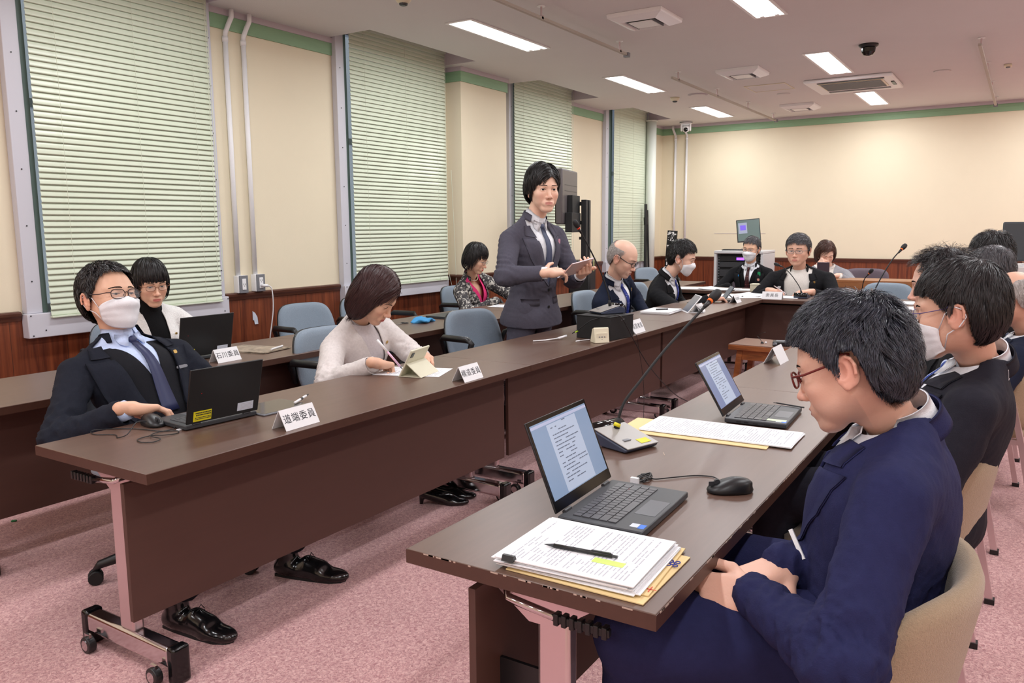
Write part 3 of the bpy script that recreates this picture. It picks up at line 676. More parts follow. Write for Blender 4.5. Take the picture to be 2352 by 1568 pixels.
def guest_chair(lab, grp, fm, h=0.68):
    t = thing('guest_chair', lab, 'chair', (0, 0, 0), 0, grp)
    def bk(u, v):
        y, z = superc(u, v * 2 - 1, 1, 1, 4.5); vv = (z + 1) / 2
        return (-0.20 - 0.05 * vv + 0.115 * abs(y) ** 2.2, y * (0.245 + 0.01 * vv), 0.40 + (h - 0.40) * vv - 0.0 * y * y)
    obj('backrest', shell(bk, 18, 12, 0.05, 8), fm, t, smooth=True)
    def st(u, v):
        y, x = superc(u, v * 2 - 1, 0.225, 0.22, 5)
        return (x + 0.03, y, 0.385)
    obj('seat', shell(st, 12, 12, 0.065, 8), fm, t, smooth=True)
    for s in (-1, 1):
        obj('leg', MB().tube([(-0.11, s * 0.243, 0.60), (-0.17, s * 0.243, 0.36), (-0.24, s * 0.243, 0.012)], 0.016, n=4), M['chrome_s'], t)
        obj('leg', MB().tube([(0.20, s * 0.235, 0.37), (0.22, s * 0.235, 0.012)], 0.013, n=4), M['chrome_s'], t)
        obj('side_rail', MB().box(-0.17, 0.20, s * 0.24 - 0.01, s * 0.24 + 0.01, 0.35, 0.372), M['chrome_s'], t)
        obj('tube_cap', MB().box(-0.125, -0.095, s * 0.243 - 0.02, s * 0.243 + 0.02, 0.595, 0.607), M['grey'], t, bevel=0.003)
        obj('foot_tip', MB().box(-0.256, -0.226, s * 0.243 - 0.015, s * 0.243 + 0.015, 0, 0.018).box(0.206, 0.234, s * 0.235 - 0.015, s * 0.235 + 0.015, 0, 0.018), M['blk'], t)
    return t
GB = 'beige upholstered chairs of the right row'
g0 = guest_chair('beige upholstered chair of the man in navy suit nearest the camera', GB, M['chairb']); g0.location = (1.545, 0.285, 0); g0.rotation_euler = (0, 0, math.radians(92))
for x, y, a, lab in [(2.42, 0.285, 92, 'second beige chair, under the masked man in dark suit'), (3.27, 0.26, 90, 'beige chair of the man wearing a green badge holder'),
                     (4.16, 0.10, 84, 'beige chair of the balding man in navy suit at the right edge'), (4.76, 0.20, 90, 'beige chair behind the greyish brown head'), (5.72, 0.22, 90, 'beige chair of the far black-haired man on the right')]:
    dup(g0, (x, y, 0), math.radians(a), lab, GB)
dup(gp0, (8.38, -.05, 0), PI, 'purple grey chair behind the large monitor', 'purple grey chairs') if False else None
gp = guest_chair('purple grey upholstered chair by the far wood panelling', 'purple grey chairs', M['chairp'], 0.78); gp.location = (9.75, 1.52, 0); gp.rotation_euler = (0, 0, PI)
dup(gp, (9.28, 1.80, 0), math.radians(182), 'purple grey chair under the woman with hand on her face', 'purple grey chairs')
dup(gp, (8.36, -.05, 0), PI, 'purple grey chair hidden behind the large monitor', 'purple grey chairs'); dup(gp, (8.58, 2.42, 0), PI, 'purple grey chair of the masked man at the secretary desk', 'purple grey chairs')

# ------------------------------------------------------------------ electronics on the tables
TZ = TH + 0.0006
def text_lines(mb, x0, x1, y0, y1, rows, z, vertical=False, seed=0, dens=0.8, h=0.35):
    r = random.Random(seed)
    for k in range(rows):
        y = y1 - (k + 0.5) * (y1 - y0) / rows; x = x0; hh = (y1 - y0) / rows * h / 2
        xe = x0 + (x1 - x0) * (1 if r.random() < dens else r.uniform(0.2, 0.8))
        while x < xe:
            l_ = r.uniform(0.01, 0.035) * (x1 - x0) / 0.2
            if r.random() < 0.85: mb.box(x, min(x + l_, xe), y - hh, y + hh, z, z + 0.00015)
            x += l_ + 0.004 * (x1 - x0) / 0.2
    return mb
def laptop(lab, x, y, rz, ang, w_, d_, open_front=True, keys=True, page=True, extra=None, hh=None, scr=(132, 156, 186)):
    t = thing('laptop', lab, 'laptop', (x, y, TZ), rz, 'laptops')
    hw, hd = w_ / 2, d_ / 2; hh = hh or d_
    obj('base', MB().box(-hw, hw, -hd, hd, 0.002, 0.0165), M['dgrey'], t, bevel=0.003)
    obj('rubber_foot', MB().box(-hw * .9, -hw * .8, -hd * .8, -hd * .7, 0, .0021).box(hw * .8, hw * .9, -hd * .8, -hd * .7, 0, .0021).box(-hw * .9, -hw * .8, hd * .7, hd * .8, 0, .0021).box(hw * .8, hw * .9, hd * .7, hd * .8, 0, .0021), M['blk'], t)
    if keys:
        km = MB(); kx = w_ * 0.86; n = 14; rws = 5; kd = hd * 1.05
        for r_ in range(rws):
            yy = hd * 0.72 - r_ * kd / rws; c = 0; off = [0, .3, .45, .7, 0][r_]
            x_ = -kx / 2
            widths = {0: [1] * 13 + [1.9], 1: [1.4] + [1] * 12 + [1.5], 2: [1.7] + [1] * 11 + [2.2], 3: [2.2] + [1] * 10 + [1.7, 1], 4: [1.3, 1, 1, 1, 4.2, 1, 1, 1, 1.4, 1, 1]}[r_]
            u = kx / sum(widths)
            for wd in widths:
                km.box(x_ + 0.0012, x_ + wd * u - 0.0012, yy - kd / rws + 0.0022, yy, 0.0166, 0.0186); x_ += wd * u
        obj('keyboard', km, M['key'], t)['kind'] = 'stuff'
        obj('touchpad', MB().box(-w_ * .17, w_ * .17, -hd * .9, -hd * .42, 0.0166, 0.0169), M['grey_d'], t)
        obj('port', MB().box(-hw - .0003, -hw + .001, hd * .45, hd * .6, .006, .011).box(-hw - .0003, -hw + .001, hd * .2, hd * .35, .006, .011).box(-hw - .0003, -hw + .001, -hd * .1, hd * .06, .006, .009).box(-hw - .0003, -hw + .001, -hd * .5, -hd * .3, .006, .009), M['blk_m'], t)
    R = Matrix.Rotation(math.radians(ang - 180), 4, 'X')   # lid: in closed pose it points to -y
    P = Matrix.Translation((0, hd, 0.016)) @ Matrix.Rotation(math.radians(-(180 - ang)) + 0, 4, 'X')
    # build the lid in its own plane: (x, s, n): s up along the lid, n towards the user
    a = math.radians(ang - 90)
    def LP(x_, s, n): return (x_, hd + math.sin(a) * s - math.cos(a) * n, 0.017 + math.cos(a) * s + math.sin(a) * n)
    def lbox(mb, x0, x1, s0, s1, n0, n1):
        vs = [LP(x_, s, n) for x_ in (x0, x1) for s in (s0, s1) for n in (n0, n1)]
        mb.add(vs, [(0, 1, 3, 2), (4, 6, 7, 5), (0, 4, 5, 1), (2, 3, 7, 6), (0, 2, 6, 4), (1, 5, 7, 3)]); return mb
    obj('lid', lbox(MB(), -hw, hw, 0.004, hh, -0.005, 0.0), M['blk_lid'], t, bevel=0.002)
    obj('hinge', MB().cyl((-hw * .8, hd - .002, .017), (-hw * .6, hd - .002, .017), .005, n=8).cyl((hw * .6, hd - .002, .017), (hw * .8, hd - .002, .017), .005, n=8), M['dgrey'], t)
    obj('bezel', lbox(MB(), -hw + .001, hw - .001, 0.006, hh - .001, 0.0001, 0.0012), M['blk_g'], t)
    sm = mat('screen_%d_%d_%d' % scr, scr, 0.15, emis=(scr, 0.22))
    s = obj('screen', lbox(MB(), -hw + .008, hw - .008, hh * .14, hh - .01, 0.00125, 0.0016), sm, t)
    if page:
        obj('document_page', lbox(MB(), -hw * .48, hw * .5, hh * .15, hh - .022, 0.00165, 0.0018), mat('screen_page', (172, 188, 210), .2, emis=((172, 188, 210), 0.28)), t)
        ln = MB(); r = random.Random(int(x * 1000))
        for k in range(17):
            sv = hh * .88 - k * hh * .68 / 17; xx = -hw * .38
            xe = hw * r.uniform(0.0, .42)
            while xx < xe:
                l_ = r.uniform(.006, .02); 
                if r.random() < .8: lbox(ln, xx, xx + l_, sv, sv + .0022, 0.00185, 0.00195)
                xx += l_ + .002
        obj('screen_text', ln, mat('screen_ink', (104, 118, 142), .4), t)['kind'] = 'stuff'
        obj('menu_bar', lbox(MB(), -hw + .008, hw - .008, hh - .02, hh - .0135, .00165, .0019), mat('screen_bar', (176, 186, 214), .3, emis=((176, 186, 214), .2)), t)
    if extra: extra(t, LP, lbox, hw, hd, hh)
    return t
M['key'] = mat('laptop_key', (74, 74, 78), 0.35); M['grey_d'] = mat('touchpad_grey', (84, 86, 92), 0.35); M['blk_lid'] = mat('laptop_lid', (20, 21, 23), 0.42)
def palm_stickers(t, LP, lbox, hw, hd, hh):
    obj('sticker', MB().box(hw * .52 - .012, hw * .52 + .012, -hd * .72, -hd * .5, .0166, .0169), M['stickw'], t)
    obj('sticker', MB().box(hw * .3 - .01, hw * .3 + .01, -hd * .88, -hd * .68, .0166, .0169), mat('blue_sticker', (30, 110, 215), .4), t, label='blue sticker')
    obj('power_key', MB().box(hw * .62, hw * .7, hd * .3, hd * .34, .0166, .017), mat('red_mark', (160, 40, 40), .4), t)
def palm_stickers_left(t, LP, lbox, hw, hd, hh):
    obj('sticker', MB().box(-hw * .86, -hw * .72, -hd * .80, -hd * .62, .0166, .0169), M['stickw'], t)
    obj('sticker', MB().box(-hw * .88, -hw * .72, -hd * .95, -hd * .81, .0166, .0169), mat('blue_sticker', (30, 110, 215), .4), t, label='blue sticker')
    obj('power_key', MB().box(hw * .62, hw * .7, hd * .3, hd * .34, .0166, .017), mat('red_mark', (160, 40, 40), .4), t)
LK = laptop('open black laptop nearest the camera showing a text document', 1.566, 0.704, math.radians(2), 112, 0.288, 0.190, extra=palm_stickers_left, hh=0.205)
def lap2x(t, LP, lbox, hw, hd, hh):
    palm_stickers_left(t, LP, lbox, hw, hd, hh)
    obj('sticky_tape', MB().box(-hw * .80, -hw * .62, -hd * .92, hd * .0, .0169, .0173), mat('tape_green', (205, 222, 190), .6), t)
laptop('second open laptop on the right row, a reflection across its screen', 2.602, 0.682, math.radians(3), 120, 0.27, 0.19, extra=lap2x, hh=0.195, scr=(120, 136, 172))
def lid_stick(t, LP, lbox, hw, hd, hh):
    # lid outside faces the room: n negative
    y = lbox(MB(), hw - .085, hw - .022, .010, .044, -.0056, -.0051); obj('sticker', y, M['yellow'], t, label='yellow sticker with print')
    ln = MB(); r = random.Random(5)
    for k, (s, hgt) in enumerate(((.036, .004), (.029, .004), (.021, .0025), (.016, .0025))):
        xx = hw - .083
        while xx < hw - .03:
            l_ = r.uniform(.002, .0045); lbox(ln, xx, xx + l_, s, s + hgt, -.0059, -.00565); xx += l_ + .001
    obj('sticker_print', ln, M['ink'], t)
    obj('sticker', lbox(MB(), -hw + .022, -hw + .082, .016, .044, -.0056, -.0051), M['stickw'], t, label='pale blue label')
    ln = MB()
    for k in range(5): lbox(ln, -hw + .026 + (k % 2) * .004, -hw + .07, .02 + k * .0046, .0212 + k * .0046, -.0059, -.00565)
    obj('sticker_print', ln, M['inkg'], t)
    obj('led', lbox(MB(), hw - .045, hw - .043, hh * .55, hh * .55 + .002, -.0056, -.0051), mat('led_red', (220, 30, 30), .4), t)
laptop('black laptop in front of the masked man, back with yellow sticker towards us', 1.64, 2.245, math.radians(176), 104, 0.262, 0.18, extra=lid_stick, page=False, hh=0.186)
laptop('black laptop before the woman in white jacket, yellow sticker on its lid', 2.44, 3.42, math.radians(178), 102, 0.29, 0.2, extra=lid_stick, page=False, hh=0.205)
laptop('thin open laptop before the man with the green badge', 5.86, 0.66, math.radians(8), 118, 0.29, 0.20, page=False, scr=(200, 196, 184), hh=.2)
laptop('small grey open laptop farther along the right row', 4.75, 0.72, math.radians(0), 118, 0.28, 0.19, page=False, scr=(196, 192, 180), hh=.2)
def closed_laptop(lab, x, y, rz, w_, d_, m):
    t = thing('laptop', lab, 'laptop', (x, y, TZ), rz, 'laptops')
    obj('base', MB().box(-w_ / 2, w_ / 2, -d_ / 2, d_ / 2, 0, .009), m, t, bevel=.002); obj('lid', MB().box(-w_ / 2, w_ / 2, -d_ / 2, d_ / 2, .0095, .0155), m, t, bevel=.002)
closed_laptop('closed dark laptop lying on the rear table beside the blue cloth', 4.55, 3.40, 0.02, .34, .22, M['dgrey'])
# mice
def mouse(lab, x, y, rz, m=None):
    t = thing('computer_mouse', lab, 'mouse', (x, y, TZ), rz, 'computer mice')
    vs = []; n = 20; rings = [(0, 1.0), (.006, 1.03), (.014, .98), (.022, .86), (.029, .66), (.033, .36), (.0345, .05)]
    mb = MB()
    for z, k in rings:
        for j in range(n):
            a = 2 * PI * j / n; c, s = math.cos(a), math.sin(a)
            x_ = math.copysign(abs(c) ** .8, c) * .054 * k; y_ = math.copysign(abs(s) ** .9, s) * .030 * (k if z > .01 else k)
            vs.append((x_ - (.010 if z > .02 else 0) * z / .034, y_, z * (1 - .25 * max(0, x_ / .054)) + .0005))
    fs = [(i * n + j, i * n + (j + 1) % n, (i + 1) * n + (j + 1) % n, (i + 1) * n + j) for i in range(len(rings) - 1) for j in range(n)]
    fs += [tuple(range(n))[::-1], tuple(range((len(rings) - 1) * n, len(rings) * n))]
    mb.add(vs, fs); obj('shell', mb, m or M['blk'], t, smooth=True)
    obj('scroll_wheel', MB().cyl((.032, -.003, .0245), (.032, .003, .0245), .007, n=14), M['dgrey'], t)
    obj('button_seam', MB().box(.006, .052, -.0006, .0006, .015, .0262), M['dgrey'], t)
    return t
mk = mouse('black mouse on the table before the navy-suited man', 1.812, 0.548, math.radians(128))
ma = mouse('black mouse by the masked man\'s laptop', 1.502, 2.33, math.radians(-100))
def bundle(n, x, y, z, L_, W_, seed):
    r = random.Random(seed); pts = []
    for k in range(n * 10):
        a = k / 10 * 2 * PI; j = 1 + .12 * r.uniform(-1, 1)
        pts.append((x + math.cos(a) * L_ * j, y + math.sin(a) * W_ * j + .25 * W_ * math.sin(a / n), z + .004 + .004 * math.sin(a * 1.7) + r.uniform(0, .003)))
    return pts
cb_ = MB(); b = bundle(5, 1.79, .755, TZ, .033, .012, 2)
cb_.tube(b, .0016, n=5)
cb_.tube(sp([b[0], (1.80, .735, TZ + .003), (1.835, .70, TZ + .003), (1.88, .66, TZ + .002), (1.895, .62, TZ + .002), (1.87, .595, TZ + .006), (1.848, .588, TZ + .012)]), .0016, n=5)
cb_.tube(sp([b[-1], (1.76, .77, TZ + .004), (1.735, .762, TZ + .003), (1.715, .745, TZ + .006), (1.712, .738, TZ + .009)]), .0016, n=5)
cc = thing('mouse_cable', 'coiled black mouse cable beside the nearest laptop', 'cable', (0, 0, 0))
obj('cable', cb_, M['blk'], cc, smooth=True)
obj('cable_tag', MB().box(1.742, 1.752, .752, .772, TZ, TZ + .016), M['white'], cc)
obj('usb_plug', MB().box(1.704, 1.722, .730, .742, TZ + .003, TZ + .012), M['blk'], cc, bevel=.002)
cA = thing('mouse_cable', 'tangled thin black cable on the corner of the nearest left table', 'cable', (0, 0, 0))
pa = [(1.47, 2.315, TZ + .02), (1.42, 2.29, TZ + .03), (1.37, 2.26, TZ + .008), (1.345, 2.27, TZ + .002), (1.36, 2.31, TZ + .002), (1.33, 2.37, TZ + .002), (1.36, 2.42, TZ + .002), (1.43, 2.34, TZ + .002), (1.46, 2.23, TZ + .002), (1.49, 2.19, TZ + .002), (1.47, 2.16, TZ + .002), (1.43, 2.17, TZ + .004), (1.41, 2.20, TZ + .003), (1.365, 2.20, TZ + .002), (1.35, 2.16, TZ + .002), (1.37, 2.13, TZ + .002), (1.40, 2.14, TZ + .004), (1.40, 2.19, TZ + .005), (1.44, 2.22, TZ + .003), (1.49, 2.215, TZ + .003), (1.515, 2.225, TZ + .007)]
obj('cable', MB().tube(sp(pa), .0016, n=5), M['blk'], cA, smooth=True); obj('cable_tag', MB().box(1.495, 1.515, 2.19, 2.2, TZ, TZ + .004), M['white'], cA)

# gooseneck microphones
def mic(lab, base, rz, neck, ring, m_top=None, tilt=True, s=1.0, yellow=False, base_on=True):
    t = thing('gooseneck_microphone', lab, 'microphone', base, rz, 'gooseneck conference microphones')
    if base_on:
        side = [(-.085 * s, 0), (.075 * s, 0), (.085 * s, .012 * s), (.03 * s, .038 * s), (-.06 * s, .052 * s), (-.085 * s, .035 * s)]
        obj('base_body', MB().prism([(a, b_) for a, b_ in [(-.085 * s, .001), (.075 * s, .001), (.083 * s, .010 * s), (-.05 * s, .043 * s), (-.085 * s, .032 * s)]], -.062 * s, .062 * s, 'y'), M['mic_side'], t, bevel=.004)
        a0 = math.atan2(.033, .133)
        tp_ = MB().prism([(.085 * s, .0115 * s), (-.05 * s, .0445 * s), (-.05 * s, .0475 * s), (.085 * s, .0145 * s)], -.06 * s, .06 * s, 'y')
        obj('top_plate', tp_, m_top or M['mic_top'], t, bevel=.001)
        obj('speaker_roll', MB().cyl((-.062 * s, -.061 * s, .028 * s), (-.062 * s, .061 * s, .028 * s), .027 * s, n=20), M['blk_g'], t, smooth=True)
        obj('talk_button', MB().box(.03 * s, .05 * s, -.035 * s, -.01 * s, .0235 * s, .0262 * s), M['grey'], t, bevel=.001)
        if yellow: obj('sticker', MB().prism([(.052 * s, .0228 * s), (.074 * s, .0175 * s), (.074 * s, .0182 * s), (.052 * s, .0236 * s)], .005, .045, 'y'), M['yellow'], t, label='yellow sticker')
    p0 = Vector(neck[0]); 
    obj('neck_socket', MB().cyl(p0 - Vector((0, 0, .004)), p0 + (Vector(neck[1]) - p0).normalized() * .03, .0095, .007, n=14), M['blk_m'], t, smooth=True)
    if yellow: obj('neck_ring', MB().cyl(p0 + Vector((0, 0, .004)), p0 + (Vector(neck[1]) - p0).normalized() * .014, .0105, .0100, n=14), M['yellow'], t, smooth=True, label='yellow ring')
    obj('gooseneck', MB().tube(sp(neck), .0042 * (1 if s >= 1 else .9), n=8), M['blk_m'], t, smooth=True)
    e = Vector(neck[-1]); d = (e - Vector(neck[-2])).normalized()
    obj('light_ring', MB().cyl(e, e + d * .008, .0095, .0098, n=14), ring, t, smooth=True)
    obj('neck_collar', MB().cyl(e - d * .03, e, .0055, .0085, n=12), M['blk'], t, smooth=True)
    hd_ = MB(); q = d.to_track_quat('Z', 'Y').to_matrix()
    prof = [(.0085, .008), (.013, .014), (.0155, .026), (.0155, .04), (.0125, .052), (.006, .058), (.001, .0595)]
    l_ = MB().lathe(prof, 16); l_.v = [tuple(q @ Vector(v) + e) for v in l_.v]; 
    obj('mic_head', l_, M['blk_m'], t, smooth=True)
    return t
bK = (2.06, 0.945, TZ); rK_ = math.radians(-109)
def locp(pts, base, rz):
    q = Matrix.Rotation(-rz, 3, 'Z'); return [tuple(q @ (Vector(p) - Vector(base))) for p in pts]
mic('large gooseneck microphone on grey base beside the nearest laptop', bK, rK_, locp([(2.075, .965, TZ + .042), (2.10, .955, .76), (2.16, .93, .82), (2.27, .895, .905), (2.38, .857, .98), (2.455, .827, 1.035)], bK, rK_), M['orange'], yellow=True, s=1.05)
# ------ the box with the lectern microphone
BX = (4.10, 1.985)
t = thing('equipment_box', 'black box standing on the front table under the microphone', 'box', (BX[0], BX[1], TZ), math.radians(-9))
obj('box_body', MB().box(-.115, .115, -.115, .115, 0, .125), M['blk_m'], t, bevel=.002)
obj('box_lid', MB().box(-.117, .117, -.117, .117, .1252, .131), M['blk_m'], t, bevel=.002)
obj('cable_clip', MB().tube([(-.01, -.118, .105), (-.005, -.127, .112), (.005, -.127, .112), (.01, -.118, .105)], .0015, n=5), M['grey'], t)
def locp(pts, base, rz):
    q = Matrix.Rotation(-rz, 3, 'Z'); return [tuple(q @ (Vector(p) - Vector(base))) for p in pts]
_b = (4.155, 2.0, TZ + .1315); _r = math.radians(150)
mic('gooseneck microphone on top of the black box before the standing man', _b, _r, locp([(4.175, 1.99, .825), (4.165, 2.0, .90), (4.13, 2.03, 1.02), (4.06, 2.07, 1.16), (3.995, 2.10, 1.262)], _b, _r), M['red'])
mic('gooseneck microphone at the head table before the seated chairman in white shirt', (7.20, 1.60, TZ), math.radians(0), [(-.02, 0, .04), (.0, .03, .10), (.06, .12, .20), (.10, .20, .26), (.11, .23, .27)], M['blk'], s=.9)
mic('tall gooseneck microphone rising behind the right row heads', (5.60, .82, TZ), math.radians(-80), [(-.02, 0, .04), (.0, .0, .14), (.05, .02, .27), (.12, .08, .40), (.17, .14, .46)], M['orange'], s=.9)
mic('short tilted gooseneck microphone at the head table', (7.05, 1.10, TZ), math.radians(0), [(-.02, 0, .04), (-.05, -.01, .12), (-.10, -.03, .19), (-.15, -.07, .24)], M['orange'], s=.9)
t = thing('timer_speaker', 'cream wedge-shaped desk device leaning by the black box', 'device', (3.895, 1.915, TZ), math.radians(-42))
obj('wedge_body', MB().prism([(-.035, 0), (.04, 0), (.012, .075), (-.012, .083), (-.02, .08)], -.042, .042, 'x').xf(Matrix.Rotation(-PI / 2, 4, 'Z') @ Matrix.Rotation(PI/2, 4, 'Z')), M['cream'], t, bevel=.003)
obj('front_plate', MB().box(-.032, .032, -.030, -.024, .012, .055), M['cream'], t, bevel=.002)
obj('button', MB().box(-.018, -.012, -.0315, -.0301, .03, .036).box(-.004, .004, -.0315, -.0301, .03, .036).box(-.004, .004, -.0315, -.0301, .018, .02).box(.012, .018, -.0315, -.0301, .03, .036), M['grey'], t)
t = thing('video_cable', 'thin black and white cable arching over the table edge by the box', 'cable', (0, 0, 0))
obj('cable', MB().tube(sp([(3.96, 2.12, TZ + .028), (3.96, 2.07, TZ + .06), (3.97, 2.0, TZ + .11), (4.0, 1.90, TZ + .135), (4.04, 1.862, TZ + .13), (4.10, 1.845, TZ + .06), (4.17, 1.835, TZ - .02), (4.32, 1.80, .46), (4.62, 1.76, .25), (4.95, 1.75, .12), (5.15, 1.80, .02), (5.2, 2.0, .006)]), .003, n=6), M['blk'], t, smooth=True)
obj('cable_end', MB().tube([(3.73, 2.24, TZ + .005), (3.80, 2.2, TZ + .004), (3.87, 2.16, TZ + .009)], .0035, n=6).tube([(3.87, 2.16, TZ + .009), (3.92, 2.135, TZ + .018)], .0065, n=8), M['white'], t, smooth=True, label='white adapter end')
obj('cable_marker', MB().tube([(3.96, 2.10, TZ + .036), (3.96, 2.085, TZ + .045)], .0045, n=8), M['lime'], t)
t = thing('video_cable', 'second thin cable hanging straight down from the black box', 'cable', (0, 0, 0))
obj('cable', MB().tube(sp([(4.18, 1.96, TZ + .137), (4.225, 1.95, TZ + .135), (4.245, 1.94, TZ + .10), (4.25, 1.9, TZ + .03), (4.25, 1.862, TZ + .008), (4.26, 1.85, TZ - .05), (4.35, 1.85, .35), (4.34, 1.84, .1), (4.33, 1.82, .008)]), .0016, n=5), M['blk'], t, smooth=True)
t = thing('charging_cable', 'short white cable tip lying beside the cream device', 'cable', (0, 0, 0))
obj('cable', MB().tube([(3.94, 2.0, TZ + .004), (3.90, 2.02, TZ + .004), (3.86, 2.03, TZ + .003)], .0022, n=6), M['white'], t); obj('connector', MB().tube([(3.87, 2.027, TZ + .004), (3.845, 2.035, TZ + .004)], .004, n=6), M['white'], t)

# ------------------------------------------------------------------ tent cards
CJ = M['ink']
def tent(txt, x, y, rz, lab, w_=.14, h_=.062, size=.032, vertical_rot=False, sp=1.15):
    t = thing('name_card', lab, 'name card', (x, y, TZ), rz, 'white tent cards')
    d = h_ * .52; e = .0016
    obj('front_panel', MB().prism([(-d, 0), (-d + e, 0), (e / 2, h_), (-e / 2, h_)], -w_ / 2, w_ / 2, 'x'), M['paper'], t)
    obj('back_panel', MB().prism([(d - e, 0), (d, 0), (e / 2, h_), (-e / 2, h_)], -w_ / 2, w_ / 2, 'x'), M['paper'], t)
    a = math.atan2(h_, d - 0)
    if txt: text_obj(txt, size, CJ, t, (0, -d / 2 - .0006, h_ / 2 + .0004), (a, 0, 0), .0001, spacing=sp)
    return t
tent('道端委員', 1.735, 1.925, math.radians(2), 'white tent card before the masked man nearest, black characters', .145)
tent('横道委員', 2.655, 1.91, math.radians(2), 'white tent card in front of the writing woman')
tent('石川委員', 2.455, 3.19, math.radians(3), 'white tent card on the rear table behind the open laptop')
tent('質問者席', 4.375, 1.925, math.radians(2), 'white tent card just right of the black box', .17, .075, .036)
tent('紀田委員', 5.66, 1.985, math.radians(2), 'white tent card in front of the bald man\'s tablet', .14, .062, .026)
tent('垣見委員', 6.52, 1.975, math.radians(2), 'white tent card before the masked man in black suit', .14, .062, .026)
tent('委員長', 6.99, 1.80, math.radians(-90), 'white tent card on the head table before the chairman', .17, .062, .034)
tent('教育監', 3.72, .93, math.radians(180), 'tent card on the right row beside the foreground forehead', .15, .075, .03)

# ------------------------------------------------------------------ papers, pens, tablets
def sheets(lab, cx_, cy_, rz, w_, h_, n, seed, spread=.006, th=.0012, lines=True, name='paper_stack', cat='papers', clip=False, env=None, m=None, grp=None, curl=0):
    t = thing(name, lab, cat, (cx_, cy_, TZ), rz, grp); r = random.Random(seed); z = 0
    if env: 
        for ex, ey, ea in env:
            q = Matrix.Rotation(ea, 4, 'Z')
            e_ = obj('envelope', MB().box(-w_ / 2, w_ / 2, -h_ / 2, h_ / 2, z, z + .0025).xf(Matrix.Translation((ex, ey, 0)) @ q), M['manila'], t, bevel=.0005); z += .003
    for k in range(n):
        a = r.uniform(-.03, .03); dx, dy = r.uniform(-spread, spread), r.uniform(-spread, spread)
        if k == n - 1: a = 0; dx = dy = 0
        nx = 10; vs = []; fs = []
        for s in (0, 1):
            for i in range(nx + 1):
                u = -h_ / 2 + h_ * i / nx
                cz = curl * (abs(2 * i / nx - 1) ** 3) * (1 if i > nx / 2 else .3)
                for x_ in (-w_ / 2, w_ / 2): vs.append((x_, u, z + s * th + cz))
        q = (nx + 1) * 2
        for i in range(nx):
            fs += [(2 * i, 2 * i + 1, 2 * i + 3, 2 * i + 2), (q + 2 * i, q + 2 * i + 2, q + 2 * i + 3, q + 2 * i + 1), (2 * i, 2 * i + 2, q + 2 * i + 2, q + 2 * i), (2 * i + 1, q + 2 * i + 1, q + 2 * i + 3, 2 * i + 3)]
        fs += [(0, q, q + 1, 1), (2 * nx, 2 * nx + 1, q + 2 * nx + 1, q + 2 * nx)]
        obj('sheet', MB().add(vs, fs).xf(Matrix.Translation((dx, dy, 0)) @ Matrix.Rotation(a, 4, 'Z')), m or M['paper'], t); z += th + .0002
    if lines:
        l_ = text_lines(MB(), -w_ / 2 + .015, w_ / 2 - .015, -h_ / 2 + .02, h_ / 2 - .02, int(h_ / .009), z + curl * .0, seed=seed, dens=.6, h=.3)
        obj('printed_text', l_, M['inkg'], t)['kind'] = 'stuff'
    if clip: obj('binder_clip', MB().prism([(-.008, -.002), (.008, -.002), (.003, .008), (-.003, .008)], -.012, .012, 'x').xf(Matrix.Translation((-w_ / 2 + .0, h_ / 2 - .03, z)) @ Matrix.Rotation(PI / 2, 4, 'Z')), M['blk'], t)
    return t, z
t, z = sheets('thick stack of printed sheets and envelopes on the nearest right table', 1.285, .655, math.radians(3), .225, .27, 9, 3, .012, .0016, clip=True, env=[(-.006, -.028, -.05), (.012, -.018, .03)])
# blue emblem on the envelope: linked rings
em = MB()
for (ex, ey) in ((.0, .0), (.016, .0), (.008, .011), (.0, .018), (.016, .018)):
    em.tube([(.04 + ex + .0052 * math.cos(a), -.158 + ey * .7 + .0040 * math.sin(a), .0061) for a in np.linspace(0, 2 * PI, 13)[:-1]], .0012, n=4, closed=True)
obj('envelope_emblem', em, M['blue'], t, label='small blue linked-ring emblem')
obj('red_mark', MB().box(-.075, -.073, -.162, -.140, .0061, .0064).box(-.085, -.063, -.152, -.150, .0061, .0064), M['red'], t)
hl = obj('highlighter_mark', MB().box(-.05, -.03, -.09, -.03, z + .0002, z + .0004), mat('highlight', (205, 250, 120), .8), t)
t = thing('mechanical_pencil', 'black mechanical pencil lying on the thick paper stack', 'pencil', (1.262, .655, TZ + z + .0045), math.radians(-84))
obj('barrel', MB().cyl((-.055, 0, 0), (.06, 0, 0), .004, n=10), M['blk'], t, smooth=True); obj('tip', MB().cyl((-.075, 0, -.001), (-.055, 0, 0), .0007, .0038, n=10), M['dgrey'], t, smooth=True)
obj('pocket_clip', MB().box(.02, .058, -.0015, .0015, .004, .0055), M['dgrey'], t); obj('button', MB().cyl((.06, 0, 0), (.07, 0, 0), .003, n=8), M['dgrey'], t)
t = thing('highlighter_pen', 'black double-ended highlighter with lime tips against the laptop', 'pen', (1.405, .672, TZ + .0065), math.radians(-88))
obj('barrel', MB().cyl((-.06, 0, 0), (.06, 0, 0), .006, n=12), M['dgrey'], t, smooth=True); obj('end_cap', MB().cyl((.061, 0, 0), (.07, 0, 0), .005, n=10), M['lime'], t); obj('end_cap', MB().cyl((-.07, 0, 0), (-.061, 0, 0), .005, n=10), M['lime'], t)
obj('pen_print', MB().box(-.03, .02, -.002, .004, .0052, .0062), M['inkg'], t)
sheets('flat long printed sheets in front of the second laptop', 2.335, .742, math.radians(2), .19, .45, 3, 8, .004, .0012, env=[(-.035, .06, .02)], curl=0)
t = thing('staple_mark', 'tiny scratch mark on the right table near the microphone', 'scratch', (2.03, .80, TZ), .5)
obj('scratch', MB().box(-.015, .015, -.001, .001, 0, .0004), M['wear'], t)
